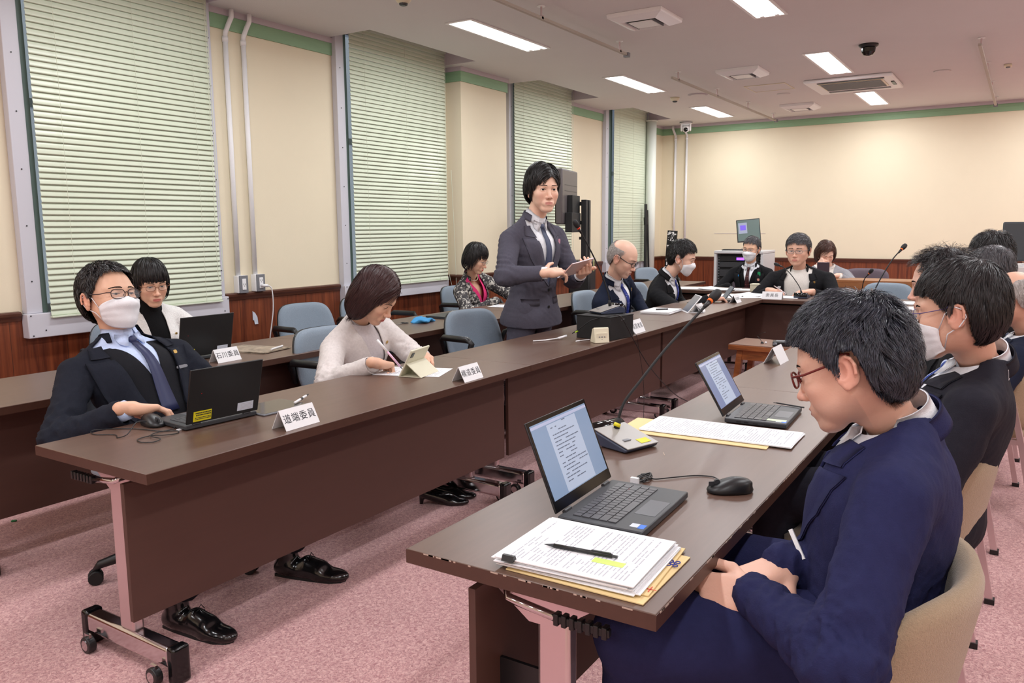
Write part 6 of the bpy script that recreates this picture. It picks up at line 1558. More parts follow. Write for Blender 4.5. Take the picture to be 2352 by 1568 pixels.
    for (s, sh, el, W_, fd, nn, a) in A:
        de = np.linalg.norm(Vj - (el - R0), axis=1); amp = np.maximum(amp, np.exp(-(de / .13) ** 2))
        dw = np.linalg.norm(Vj - (W_ - R0), axis=1); amp = np.maximum(amp, .25 * np.exp(-(dw / .14) ** 2)); dsx = np.linalg.norm(Vj - (sh - R0 - Rt @ np.array((0, 0, .1))), axis=1); amp = np.maximum(amp, .6 * np.exp(-(dsx / .12) ** 2))
    tl = TL(Vj); amp = np.maximum(amp, .5 * np.exp(-((tl[:, 2] - .12) / .08) ** 2)); amp = np.maximum(amp, .18)
    rid = 1 - np.abs(nz(Vj, 55, seed + 9, 3)) * 1.6 + .45 * (1 - np.abs(nz(Vj, 120, seed + 31, 3)) * 1.7)
    Vj2 = Vj + N_ * ((.0085 * rid * amp + .0025 * nz(Vj, 22, seed + 2)) * fold)[:, None]
    cen = TL(Vj2); kv = np.full(len(Vj2), 1.0); yo = top.get('yo', 0.0)
    if top.get('open', True): kv = np.minimum(kv, np.maximum.reduce([-cen[:, 0], np.abs(cen[:, 1] - yo) - wV(cen[:, 2]), zb - cen[:, 2]]))
    kv = np.minimum(kv, np.maximum(-.008 - .042 * np.clip((((Vj2 + R0) - neck) @ nx_) / (.05 * B) + .6, 0, 1) - NH(Vj2), NRr(Vj2) - .062))
    if o.get('hemcut') is not None: kv = np.minimum(kv, cen[:, 2] - o['hemcut'])
    if top.get('openbottom'): kv = np.minimum(kv, np.maximum.reduce([.02 - cen[:, 0], np.abs(cen[:, 1]) - top['openbottom'], cen[:, 2] - .42]))
    for (s, sh, el, W_, fd, nn, a) in A:
        if not a.get('hidden') and not a.get('nocut'):
            u_ = nrm(W_ - el); dd_ = (Vj2 - (W_ - R0)) @ u_; nr_ = np.linalg.norm(Vj2 - (W_ - R0), axis=1); kv = np.minimum(kv, np.maximum(-.028 * B - dd_, nr_ - .075 * B))
    Vc, Qc = clip(Vj2, Qj, kv)
    jk = np_obj(top.get('name', 'jacket'), Vc, Qc, top['m'], root, solid=.004)
    bv2 = BVHTree.FromPolygons([Vector(v) for v in Vj2], [tuple(map(int, f)) for f in Qj])
    Tn = torso(0.0, False, hem); Vn, Qn = Tn.mesh(.014); bvn = BVHTree.FromPolygons([Vector(v) for v in Vn], [tuple(map(int, f)) for f in Qn])
    def front(y, z, off, tree=bv2):
        for k in range(16):
            p0 = Vector(TW((.5, y, z - k * .006)) - R0); d = Vector(-xt)
            if tree is bv2:
                h0 = bvn.ray_cast(p0, d)
                if h0[0] is None: continue
                p0 = h0[0] + Vector(xt) * .045
            h_ = tree.ray_cast(p0, d)
            if h_[0] is not None and (np.array(h_[0]) - (TW((0, y, z)) - R0)) @ xt > -.06: return np.array(h_[0]) + xt * (off - k * .003) + zt * k * .0045
        return TW((.05, y, z)) - R0 + xt * off
    # inner layer(s)
    inner = top.get('inner', SUIT['shirtw']); Ts = torso(.009 * B, False, 0); Ts.cap(TW((-.020, 0, .36)) - R0, NW(0, 0, .02) - R0, .062 * B, .058 * B, k=.04); Vs, Qs = Ts.mesh(.012)
    cs = TL(Vs); rk = np.minimum(np.maximum(-.004 - NH(Vs), NRr(Vs) - .075), np.maximum(cs[:, 0] + .040, NH(Vs) + .03))
    if top.get('neckv'): nvz, nvw = top['neckv']; rk = np.minimum(rk, np.maximum.reduce([-cs[:, 0], nvz - cs[:, 2], np.abs(cs[:, 1]) - nvw * np.clip((cs[:, 2] - nvz) / (.44 - nvz), 0, 1)]))
    Vs1, Qs1 = clip(Vs, Qs, rk)
    parts_in = np_obj(top.get('iname', 'shirt'), Vs1, Qs1, inner, root)
    bvs = BVHTree.FromPolygons([Vector(v) for v in Vs], [tuple(map(int, f)) for f in Qs])
    def strip(name, rows, m, tree, off, th, par):
        """rows: list of [(y,z)...] across; drapes a sheet over the front"""
        vs = []; nr, nc = len(rows), len(rows[0])
        for rw in rows:
            for (y, z) in rw: vs.append(front(y, z, off, tree))
        vs = np.array(vs); vs2 = vs + xt * th
        V_ = np.concatenate([vs, vs2]); q_ = []; n0 = nr * nc
        for i in range(nr - 1):
            for j in range(nc - 1):
                a = i * nc + j; q_.append((a, a + 1, a + nc + 1, a + nc)); q_.append((n0 + a, n0 + a + nc, n0 + a + nc + 1, n0 + a + 1))
        for i in range(nr - 1):
            for j in (0, nc - 1): a = i * nc + j; q_.append((a, a + nc, n0 + a + nc, n0 + a))
        for j in range(nc - 1):
            for i in (0, nr - 1): a = i * nc + j; q_.append((a, a + 1, n0 + a + 1, n0 + a))
        return np_obj(name, V_, np.array(q_), m, par)
    def band(name, m, r0, zlo, zhi, a0, a1, flare, par, th=.003, dropf=.03):
        vs = []; n = 30; lv = 4
        for k in range(2):
            for i in range(n + 1):
                a = math.radians(a0 + (a1 - a0) * i / n); fr_ = max(0, math.cos(a)); 
                for j in range(lv + 1):
                    t_ = j / lv; z = zlo + (zhi - zlo) * t_ - dropf * fr_ - .012 * (1 - abs(math.cos(a))) * 0; rr_ = r0 + flare * (1 - t_) + k * th
                    vs.append(NW(rr_ * math.cos(a), rr_ * math.sin(a), z - .462) - R0)
        vs = np.array(vs); q_ = []; n0 = (n + 1) * (lv + 1)
        for i in range(n):
            for j in range(lv): a = i * (lv + 1) + j; q_ += [(a, a + 1, a + lv + 2, a + lv + 1), (n0 + a, n0 + a + lv + 1, n0 + a + lv + 2, n0 + a + 1)]
            a = i * (lv + 1) + lv; q_.append((a, a + lv + 1, n0 + a + lv + 1, n0 + a)); a = i * (lv + 1); q_.append((a, a + lv + 1, n0 + a + lv + 1, n0 + a))
        return np_obj(name, vs, np.array(q_), m, par)
    if top.get('collar', True):
        band('shirt_collar', inner, .0525, .444, .492, 20, 340, .008, parts_in)
        for s in (-1, 1): strip('collar_point', [[(s * .010, .437), (s * .028, .442), (s * .050, .452)], [(s * .018, .418), (s * .034, .424), (s * .054, .438)], [(s * .032, .392), (s * .041, .399), (s * .050, .412)]], inner, bvs, .008, .003, parts_in)
    if top.get('turtle'): band('turtleneck', inner, .050, .440, .505, 0, 360, .010, parts_in, dropf=.006)
    if top.get('crew'): band('neckband', inner, .054, .440, .464, 0, 360, .008, parts_in, dropf=.012)
    if top.get('vest'):
        vz, vw, vm = top['vest']; Tv = torso(.0055 * B, False, 0); Vv, Qv = Tv.mesh(.011); cv_ = TL(Vv)
        rv = np.minimum(np.maximum.reduce([-cv_[:, 0], vz - cv_[:, 2], np.abs(cv_[:, 1]) - vw * np.clip((cv_[:, 2] - vz) / (.42 - vz), 0, 1)]), .41 - cv_[:, 2])
        Vv, Qv = clip(Vv, Qv, rv); vo = np_obj('vest', Vv, Qv, vm, root, solid=.002)
        for k in range(5):
            z_ = vz - .02 - k * .042
            if z_ > -.04:
                c_ = front(0.004, z_, -.001, BVHTree.FromPolygons([Vector(v) for v in Vv], [tuple(map(int, f)) for f in Qv]) if k == 0 else bvs)
                c_ = front(0.004, z_, .006, bvs); obj('button', MB().cyl(c_, c_ + xt * .003, .006, n=12), M['blk'], vo)
    if top.get('tie'):
        z0 = top.get('tieend', zb - .03); rows = []
        for t_ in np.linspace(0, 1, 12):
            z = .408 + (z0 - .408) * t_; w2 = .013 + .020 * t_; rows.append([(-w2, z), (0, z), (w2, z)])
        to = strip('tie', rows, top['tie'], bvs, .0075, .004, root)
        c_ = front(0, .418, .006, bvs); kn = SDF().ell(c_, (.010 * B, .0155 * B, .015 * B), R=Rt); Vk, Qk = kn.mesh(.004); np_obj('tie_knot', Vk, Qk, top['tie'], to)
        if top.get('tieclip'):
            a_, b_ = front(-.03, top['tieclip'], .014, bvs), front(.022, top['tieclip'], .014, bvs); obj('tie_clip', MB().tube([a_, b_], .0022, n=6), M['chrome'], to)
    if top.get('lapel', True):
        lw = top.get('lw', .075)
        for s in (-1, 1):
            rows = []
            for t_ in np.linspace(0, 1, 14):
                z = zb + (.352 - zb) * t_; w0 = float(wV(z)) * .98; ww_ = lw * min(1, (t_ * 1.5) ** .8)
                rows.append([(yo + s * (w0 + ww_ * u_), z + (.012 * u_ if t_ > .8 else 0)) for u_ in (-.03, .25, .5, .75, 1)])
            strip('lapel', rows, top.get('lm', top['m']), bv2, .003, .0035, jk)
            rows = []
            for t_ in np.linspace(0, 1, 7):
                z = .366 + (.422 - .366) * t_; w0 = float(wV(min(z, .41))) * .98 - .018 * t_; ww_ = .052 - .010 * t_
                rows.append([(yo * (1 - t_) + s * (w0 + ww_ * u_), z + .010 * u_ * (1 - t_)) for u_ in (-.03, .33, .66, 1)])
            strip('jacket_collar', rows, top.get('lm', top['m']), bv2, .0035, .0035, jk)
        for s in (-1, 1):
            strip('pocket_flap', [[(s * (.055 + .022 * u_), .045 - t_ * .035) for u_ in range(5)] for t_ in (0, .5, 1)], top['m'], bv2, .002, .003, jk)
        band('jacket_collar', top.get('lm', top['m']), .066, .436, .474, 62, 298, .007, jk, th=.004, dropf=.02)
    for z_ in top.get('buttons', ()):
        c_ = front(yo + .006, z_, .004); obj('button', MB().cyl(c_, c_ + xt * .004, .0085, n=14), M['blk'] if top.get('bm') is None else top['bm'], jk)
    for (nm, y, z, w_, h_, m_, lb) in top.get('pins', ()):
        c_ = front(y, z, .008); a_ = c_ - yt * w_ / 2 - zt * h_ / 2; vs = []
        for dx in (0, .004):
            for (u_, v_) in ((0, .2), (.2, 0), (.8, 0), (1, .2), (1, .8), (.8, 1), (.2, 1), (0, .8)): vs.append(a_ + yt * w_ * u_ + zt * h_ * v_ + xt * dx)
        obj(nm, MB().add([tuple(v) for v in vs], [tuple(range(8))[::-1], tuple(range(8, 16))] + [(i, (i + 1) % 8, 8 + (i + 1) % 8, 8 + i) for i in range(8)]), m_, jk, label=lb)
    # cuffs
    if top.get('cuff', True):
        for (s, sh, el, W_, fd, nn, a) in A:
            if a.get('hidden'): continue
            u_ = nrm(W_ - el); p_ = W_ - R0
            obj('shirt_cuff', MB().tube([p_ - u_ * .055, p_ - u_ * .010 * 0 - u_ * .006], .0325 * B, n=20), top.get('cm', inner), parts_in, smooth=True)
    # ---- legs
    if legs and not o.get('bare_legs'):
        T = SDF(); W = lambda p: np.array(p, float) - R0
        T.ell(TW((0, 0, -.02)) - R0, np.array((.125, .172 * q, .11)) * B - .008, k=.05, R=Rt)
        for hp, kn, ft in legs:
            ft = np.array(ft, float); kn = np.array(kn, float)
            lg = o.get('leg', 1); T.cap(W(hp), W(kn), .086 * B * lg, .066 * B * lg, k=.03); T.cap(W(kn), W(ft + (kn - ft) * .12), .062 * B, .050 * B, k=.03)
        V, Q = T.mesh(.013 if lod < 1 else .011); Nn = vnorm(V, Q); V = V + Nn * (.004 * nz(V, 30, seed + 4) + .003 * (1 - np.abs(nz(V, 50, seed + 6, 3)) * 1.5))[:, None]
        np_obj('trousers', V, Q, top.get('pm', top['m']), root)
    return root, dict(TW=TW, Rt=Rt, A=A, neck=neck, X=X, R0=R0, front=front, jk=jk, parts_in=parts_in)
def _march(S, y, z):
    xs_ = np.linspace(.115, .03, 120); P = np.stack([xs_, np.full(120, y), np.full(120, z)], 1); F = S.field(P) < 0
    i = np.argmax(F) if F.any() else 119
    return float(xs_[i])
def shoe(root, R0, pos, yaw, pump=False, L_=1.0, lab=None):
    S = SDF()
    if not pump:
        S.cap((-.085, 0, .036), (.06, 0, .030), .034, .040, k=.01).ell((.115, 0, .022), (.065, .038, .026), k=.03).cap((-.06, 0, .05), (-.065, 0, .095), .037, .038, k=.02).cap((.02, 0, .06), (.07, 0, .045), .028, .024, k=.02)
    else:
        S.cap((-.07, 0, .055), (.05, 0, .022), .026, .030, k=.01).ell((.08, 0, .018), (.055, .032, .018), k=.02).cap((-.085, 0, .05), (-.09, 0, .0), .014, .008, k=.01).ell((-.01, 0, .075), (.055, .022, .035), k=.004, sub=True)
    V, Q = S.mesh(.004); V[:, 2] = np.maximum(V[:, 2] - .004, .0); V *= L_
    c, s = math.cos(yaw), math.sin(yaw); Rm = np.array([[c, -s, 0], [s, c, 0], [0, 0, 1]])
    off = np.array(pos, float) - R0
    o_ = np_obj('shoe', V @ Rm.T + off, Q, mat('shoe_leather', (16, 16, 18), .18, coat=.4), root)
    if not pump:
        lc = MB()
        for k in range(4):
            x = .035 + k * .016; lc.tube([(x - .004, -.018, .074 - k * .007), (x, 0, .083 - k * .008), (x + .004, .018, .074 - k * .007)], .0016, n=5)
        lc.tube([(.03, 0, .084), (.022, .02, .088), (.03, .026, .074)], .0014, n=5); lc.tube([(.03, 0, .084), (.022, -.02, .088), (.035, -.024, .074)], .0014, n=5)
        obj('shoelace', MB().add([tuple(Rm @ (np.array(v) * L_) + off) for v in lc.v], lc.f), M['blk_m'], o_, smooth=True)
        sl = MB().prism([(-.108, -.022), (-.05, -.030), (.05, -.037), (.12, -.036), (.158, -.020), (.170, 0), (.158, .020), (.12, .036), (.05, .037), (-.05, .030), (-.108, .022)], 0, .010)
        obj('sole', MB().add([tuple(Rm @ (np.array(v) * L_) + off) for v in sl.v], sl.f), M['blk_m'], o_)
    return o_
# ------------------------------------------------------------------ the people, one by one
T0 = time.time()
def seated_legs(p, yaw, kn=.40, spread=.10, z=.50, foot=.38):
    f = np.array([math.cos(yaw), math.sin(yaw), 0]); l_ = np.array([-f[1], f[0], 0]); out = []
    for s in (1, -1):
        hp = np.array(p) + l_ * s * .085; hp[2] = z; k_ = hp + f * kn + l_ * s * (spread - .085); k_[2] = z + .01; ft = np.array(p) + f * foot + l_ * s * spread; ft[2] = .09; out.append((hp, k_, ft))
    return out
def pair(r, d, spots, yaw, **k):
    for x, y in spots: shoe(r, d['R0'], (x, y, 0), yaw, **k)
# A - reclining masked man, nearest left
pelA = (1.72, 2.60, .47)
rA, dA = person('person leaning back in dark three-piece suit, white mask and glasses', pelA, (1.695, 2.80, .90), (1.679, 2.82, 1.028), -84, 12, -3, face=-88, g=1.0, q=1.14,
  arms={'R': dict(w=(1.475, 2.41, .700), pose='type', n=(.25, .1, 1), dir=(.93, -.22, -.12), pole=(-.9, .4, -.8)), 'L': dict(w=(1.80, 2.42, .69), pose='type', dir=(-.3, -.9, -.1), n=(0, 0, 1), pole=(.9, .5, -.6))},
  legs=[((1.805, 2.60, .47), (1.93, 2.26, .49), (1.955, 2.20, .09)), ((1.635, 2.60, .47), (1.52, 2.24, .49), (1.49, 2.20, .09))],
  top=dict(m=SUIT['navyblack'], inner=SUIT['shirtb'], tie=TIE['navy'], tieend=.12, vest=(.20, .07, SUIT['vest']), zb=-.04, wt=.125, lw=.085, pw=.55,
           pins=(('lapel_pin', -.0 + .125, .335, .014, .014, mat('gold_pin', (214, 180, 110), .3, .8), 'small gold pin'), ('pocket_square', .115, .27, .045, .012, M['grey'], 'striped pocket square'))),
  o=dict(mask='pleat', eye=.0026, gaze=(1, 0, -.35), w=1.04, skin=(232, 190, 168), hair=dict(m='soft', line='rece', up=.012, side=.003, len=.040, n=6500, sweep=(-.5, .3, 0), lift=.008, tousle=.25, wid=.0010), glasses=('dark', .0016, .026, .017, 'full')), seed=11, fold=1.4)
pair(rA, dA, [(1.478, 2.16)], math.radians(-82)); pair(rA, dA, [(1.955, 2.165)], math.radians(-72))
# B - woman in white jacket, rear row
rB, dB = person('person with short black hair, glasses, white tweed jacket over black turtleneck', (2.67, 4.10, .46), (2.615, 4.02, .875), (2.590, 3.95, .991), -104, -12, 2, face=-98, g=.98, q=.88,
  arms={'R': dict(w=(2.42, 3.78, .66), hidden=False, n=(0, 0, 1)), 'L': dict(w=(2.76, 3.74, .66), n=(0, 0, 1))},
  legs=seated_legs((2.67, 4.10, .46), math.radians(-95)),
  top=dict(m=SUIT['white'], name='jacket', iname='turtleneck_top', lapel=False, collar=False, turtle=True, inner=SUIT['blackk'], zb=-.1, wt=.055, pw=.25, cuff=False, pm=SUIT['black'],
           pins=(('lapel_pin', .085, .30, .012, .012, mat('gold_pin', (214, 180, 110), .3, .8), 'small gold pin'),)),
  o=dict(fem=1, w=.97, jaw=.92, eye=.0028, gaze=(1, 0, -.3), lip=(196, 104, 100), browz=.019, hair=dict(m='black', line='shortbob', tol=.2, tolf=.03, bob=.030, bw=.008, up=.020, side=.012, len=.075, n=5000, crown=(-.03, 0, .15), sweep=(.35, 0, 0), lift=.003, grav=.5, free=-.06, tousle=.1), glasses=('brown', .0012, .024, .015, 'full')), lod=.8, seed=12)
# C - writing woman
rC, dC = person('person with dark brown bob and pale beige jacket, writing with pink pen', (2.93, 2.84, .46), (2.845, 2.68, .850), (2.830, 2.56, .960), -74, -38, 6, face=-84, g=1.02, q=1.0,
  arms={'R': dict(w=(2.545, 2.315, .700), pose='grip', n=(-.15, .1, 1), dir=(.95, .05, -.25), pole=(-.9, .6, -.8)), 'L': dict(w=(2.90, 2.34, .680), pose='relax', n=(0, 0, 1), dir=(-.7, -.7, 0), pole=(.9, .4, -.6))},
  legs=[((3.02, 2.84, .46), (2.94, 2.44, .48), (2.90, 2.29, .09)), ((2.84, 2.84, .46), (2.82, 2.44, .48), (2.82, 2.27, .09))],
  top=dict(m=SUIT['beige'], iname='blouse', lapel=False, collar=False, crew=True, inner=SUIT['shirtbe'], zb=-.08, wt=.062, pw=.4, pm=SUIT['beige'], cm=SUIT['beige'],
           pins=(('lapel_pin', .085, .33, .014, .014, mat('gold_pin', (214, 180, 110), .3, .8), 'round metal pin'),)),
  o=dict(fem=1, w=.97, jaw=.9, eye=.0012, gaze=(1, 0, -.6), lip=(190, 92, 90), bare_legs=False, hair=dict(m='brown', line='bob', tol=.2, tolf=.04, bob=.052, bw=.020, up=.022, side=.016, len=.115, n=7500, part=.015, pfwd=.25, lift=.004, free=-.055, grav=.6, wid=.0010, tousle=.10)), seed=13)
for x, y in ((2.845, 2.215), (2.935, 2.235)): shoe(rC, dC['R0'], (x, y, 0), math.radians(-62), pump=True)
# D - woman in floral jacket
rD, dD = person('person with black bob, rimless glasses, grey floral jacket and pink top, pearl necklace', (5.70, 4.06, .46), (5.56, 3.94, .895), (5.51, 3.86, 1.020), -76, -22, 3, face=-92, g=.97, q=.92,
  arms={'R': dict(w=(5.44, 3.62, .68), hidden=True), 'L': dict(w=(5.78, 3.60, .68), hidden=True)}, legs=seated_legs((5.70, 4.06, .46), math.radians(-92)),
  top=dict(m=SUIT['floral'], iname='top', lapel=True, collar=False, inner=SUIT['pink'], neckv=(.22, .07), zb=.08, wt=.10, lw=.05, pw=.7, pm=SUIT['black'], buttons=(.06,)),
  o=dict(fem=1, w=.95, jaw=.9, eye=.0014, lip=(200, 60, 70), gaze=(1, 0, -.5), hair=dict(m='black', line='shortbob', tol=.2, tolf=.03, bob=.040, bw=.010, up=.022, side=.012, len=.085, n=3500, crown=(-.03, 0, .15), sweep=(.3, .2, 0), lift=.003, grav=.5, free=-.05, tousle=.1), glasses=('metal', .0012, .024, .015, 'full')), lod=.6, jh=.011, seed=14)
pn = MB()
for k in range(30):
    a = math.radians(-100 + 200 * k / 29); p_ = dD['TW']((-.012 + .062 * math.cos(a), .062 * math.sin(a), .452 - .035 * math.cos(a))) - dD['R0']; pn.lathe([(.0005, -.004), (.0035, -.002), (.0035, .002), (.0005, .004)], 6, tuple(p_))
obj('pearl_necklace', pn, M['cream'], rD, smooth=True)
# E - standing man
rE, dE = person('person standing in charcoal grey suit with longish black hair, holding a tablet', (4.33, 2.61, .80), (4.29, 2.555, 1.345), (4.285, 2.50, 1.500), -128, -3, 0, face=-104, g=1.13, q=1.02,
  arms={'R': dict(w=(3.98, 2.29, 1.015), pose='hold', n=(-.45, -.2, .85), dir=(.85, -.25, .05), pole=(-.8, .6, -.7)), 'L': dict(w=(4.33, 2.26, .985), pose='clasp', n=(.3, .1, -.9), dir=(-.5, -.45, .15), pole=(.9, .5, -.6))},
  legs=[((4.42, 2.61, .76), (4.44, 2.64, .42), (4.44, 2.66, .09)), ((4.24, 2.61, .76), (4.22, 2.66, .42), (4.20, 2.68, .09))],
  top=dict(m=SUIT['grey'], inner=SUIT['shirtw'], tie=TIE['slate'], tieclip=.20, tieend=.10, zb=.11, wt=.085, lw=.075, buttons=(.09, .0), pins=(('lapel_pin', .112, .335, .018, .034, mat('badge_pale', (206, 150, 170), .5), 'small pink ribbon badge'),)),
  o=dict(w=.95, jaw=.86, body=1.10, hemcut=-.105, lip=(206, 136, 126), mouth=.0014, eye=.0044, gaze=(1, -.02, -.05), arm=.94, skin=(236, 192, 168), browz=.0195, brow=.8,
         hair=dict(m='black', line='low', up=.024, side=.014, back=.008, len=.085, n=7500, part=.02, pfwd=.55, lift=.007, tol=.05, tolf=.04, free=-.02, tousle=.12, wid=.0011)), seat=False, hem=.07, skin=(236, 192, 168), seed=15, fold=1.4)
shoe(rE, dE['R0'], (4.45, 2.60, 0), math.radians(-95)); shoe(rE, dE['R0'], (4.18, 2.62, 0), math.radians(-105))
# F - bald man
rF, dF = person('person with bald crown and black-rimmed glasses in dark navy suit, looking down', (5.72, 2.72, .47), (5.475, 2.58, .900), (5.455, 2.50, 1.045), -84, -26, 2, face=-94, g=1.10, q=.95,
  arms={'R': dict(w=(5.50, 2.44, .56), hidden=True), 'L': dict(w=(5.80, 2.45, .58), hidden=True)}, legs=seated_legs((5.72, 2.72, .47), math.radians(-92)),
  top=dict(m=SUIT['dnavy'], inner=SUIT['shirtw'], tie=TIE['blued'], tieend=.05, zb=.05, wt=.09, buttons=(.03,), pins=(('lapel_pin', .10, .33, .012, .03, mat('gold_pin', (214, 180, 110), .3, .8), 'small gold pin'),)),
  o=dict(w=1.02, eye=.0016, gaze=(1, 0, -.5), lip=(176, 110, 100), stub=1, hair=dict(m='silver', line='bald', up=.0, side=.0005, back=0, front=-.004, len=.014, n=2600, top=.062, rough=.0004, lift=.0012, wid=.0007, scalp=(128, 118, 114)), glasses=('black', .0021, .025, .016, 'full'), gx=.100), skin=(222, 178, 156), lod=.8, seed=16)
# G - masked man in black suit
rG, dG = person('person in black suit with white mask and blue dotted tie beside a tablet', (6.72, 2.76, .47), (6.57, 2.58, .870), (6.600, 2.47, 1.006), -80, -16, 4, face=-84, g=1.12, q=1.08,
  arms={'R': dict(w=(6.42, 2.14, .690), pose='relax', n=(0, .1, 1), dir=(.75, -.6, -.1), pole=(-.9, .2, -.8)), 'L': dict(w=(6.78, 2.46, .56), hidden=True)}, legs=seated_legs((6.72, 2.76, .47), math.radians(-90)),
  top=dict(m=SUIT['black'], inner=SUIT['shirtw'], tie=TIE['blued'], tieend=.0, zb=-.02, wt=.095, lw=.07),
  o=dict(mask='cup', w=1.0, eye=.0016, gaze=(1, 0, -.5), hair=dict(m='black', line='short', up=.020, side=.005, len=.045, n=4000, sweep=(.25, .1, 0), lift=.008, tousle=.25)), skin=(224, 180, 158), lod=.8, seed=17)
# H - masked man, grey hair, secretary desk
rH, dH = person('person with grey hair, white mask and red-patterned tie at the paper-covered desk', (8.52, 2.42, .45), (8.47, 2.42, .89), (8.43, 2.405, 1.038), 170, -8, -5, face=178, g=.98, q=1.06,
  arms={'R': dict(w=(8.16, 2.56, .66), hidden=True), 'L': dict(w=(8.16, 2.26, .66), hidden=True)}, legs=seated_legs((8.52, 2.42, .45), PI),
  top=dict(m=SUIT['black'], inner=SUIT['shirtw'], tie=TIE['red'], tieend=.12, vest=(.18, .06, SUIT['blackk']), zb=-.05, wt=.10, pw=.5,
           pins=(('lapel_pin', .115, .36, .03, .045, mat('green_ribbon', (20, 160, 100), .5), 'green ribbon'), ('badge', .115, .30, .025, .025, mat('badge_salmon', (235, 170, 150), .5), 'salmon badge'), ('pen', .135, .20, .008, .05, M['lime'], 'yellow green pen clip'), ('lapel_pin', -.10, .34, .008, .02, mat('blue_pin', (40, 140, 210), .5), 'blue pin'))),
  o=dict(mask='pleat', w=1.0, eye=.0022, gaze=(1, 0, -.3), greybrow=1, hair=dict(m='grey', line='short', up=.014, side=.006, len=.05, n=3000, sweep=(.6, -.2, 0), lift=.004), glasses=('metal', .0012, .024, .015, 'full')), lod=.5, jh=.012, seed=18)
# I - chairman
rI, dI = person('person in open black jacket over white knit top at the head table', (7.86, 1.76, .45), (7.78, 1.765, .885), (7.715, 1.770, 1.046), 178, -4, 0, face=180, g=1.14, q=1.22,
  arms={'R': dict(w=(7.42, 1.93, .688), pose='grip', n=(0, 0, 1), dir=(-.4, -.7, 0), pole=(.2, .9, -.7)), 'L': dict(w=(7.40, 1.58, .69), pose='relax', n=(0, 0, 1), dir=(-.6, .5, 0), pole=(.2, -.9, -.7))}, legs=seated_legs((7.86, 1.76, .45), PI),
  top=dict(m=SUIT['black'], iname='knit_top', inner=SUIT['cream'], collar=False, crew=True, lapel=True, lw=.05, zb=-.12, wt=.105, pw=.12, cuff=False,
           pins=(('badge', -.135, .295, .04, .022, M['white'], 'small white badge'), ('lapel_pin', .135, .35, .018, .02, mat('gold_pin', (214, 180, 110), .3, .8), 'gold pin'), ('badge', .135, .265, .032, .036, mat('badge_rose', (205, 90, 110), .5), 'round pink and blue badge'))),
  o=dict(w=1.10, jaw=1.12, belly=.03, eye=.0026, gaze=(1, .25, -.15), lip=(196, 120, 110), brow=1.2, hair=dict(m='grey', line='low', up=.018, side=.007, len=.05, n=3400, sweep=(-.3, -.7, 0), lift=.007, tousle=.35, scalp=(34, 32, 34)), glasses=('metal', .0013, .027, .014, 'full')), skin=(226, 178, 154), lod=.6, jh=.011, seed=19)
# J - woman with hand on face
rJ, dJ = person('person with mid brown bob in grey knit cardigan resting her chin on her hand', (9.22, 1.78, .45), (9.18, 1.78, .845), (9.105, 1.800, .975), -152, -30, 4, face=185, g=1.02, q=.90,
  arms={'R': dict(w=(9.02, 1.86, .840), pose='fist', n=(-.6, .3, .3), dir=(-.1, -.5, .6), pole=(-.6, .6, -.8)), 'L': dict(w=(8.86, 1.62, .755), pose='relax', n=(0, 0, 1), dir=(-.5, .6, 0), pole=(.2, -.9, -.7))}, legs=seated_legs((9.22, 1.78, .45), PI),
  top=dict(m=SUIT['cardi'], name='cardigan', iname='blouse', lapel=False, collar=False, crew=True, inner=SUIT['cream'], zb=-.12, wt=.06, pw=.15, cm=SUIT['cream'], pm=SUIT['black']),
  o=dict(fem=1, w=.96, jaw=.9, eye=.0014, gaze=(1, 0, -.5), lip=(196, 104, 104), hair=dict(m='mid', line='bob', tol=.2, tolf=.04, bob=.028, bw=.016, up=.018, side=.012, len=.08, n=3000, part=.03, pfwd=.2, lift=.006, free=-.04, grav=.5, tousle=.15)), skin=(238, 196, 176), lod=.5, jh=.012, seed=20)
# K - foreground man
rK, dK = person('person in navy blue suit and red-brown glasses, nearest the camera', (1.62, .205, .50), (1.640, .178, .908), (1.585, .262, 1.012), 88, -20, 4, face=94, g=.96, q=1.06,
  arms={'L': dict(w=(1.42, .375, .590), nocut=True, pose='clasp', n=(-.75, .2, .6), dir=(-.10, .95, -.1), pole=(-1, -.45, -.55)), 'R': dict(w=(1.53, .350, .620), nocut=True, pose='clasp', n=(-.2, .1, 1), dir=(-.85, .5, -.15), pole=(.9, -.2, -.6))},
  legs=[((1.53, .215, .48), (1.36, .58, .49), (1.40, .62, .09)), ((1.71, .215, .48), (1.74, .58, .49), (1.76, .62, .09))],
  top=dict(m=SUIT['navy'], inner=SUIT['shirtw'], zb=.12, wt=.08, cuff=False),
  o=dict(w=1.02, body=1.10, arm=.90, leg=1.18, eye=.0018, gaze=(1, 0, -.5), lip=(186, 118, 106), stub=1, hair=dict(m='fleck', line='short', up=.014, side=.004, back=.004, front=.004, len=.050, n=20000, crown=(-.06, .0, .13), sweep=(.30, .15, 0), lift=.013, tip=.010, tousle=.30, wid=.00058, grav=.40, tolf=.006), glasses=('red', .0022, .026, .016, 'full'), gx=.102), skin=(226, 180, 158), lod=1.2, jh=.007, seed=21, fold=1.25)
obj('wrist_tag', MB().box(-.002, .002, -.004, .004, -.03, .03).xf(Matrix.Translation(Vector((1.53, .33, .665)) - Vector((1.62, .205, 0))) @ Matrix.Rotation(-.6, 4, 'X') @ Matrix.Rotation(.4, 4, 'Y')), M['white'], rK, label='white paper tag at the wrist')
obj('wrist_watch', MB().tube([tuple(np.array((1.545 - 1.62, (.352 - .205), .622)) + np.array((.5 * math.cos(a) * .052, .85 * math.cos(a) * .052 * .5, math.sin(a) * .030))) for a in np.linspace(0, 2 * PI, 17)[:-1]], .004, n=5, closed=True), M['chrome'], rK, smooth=True)
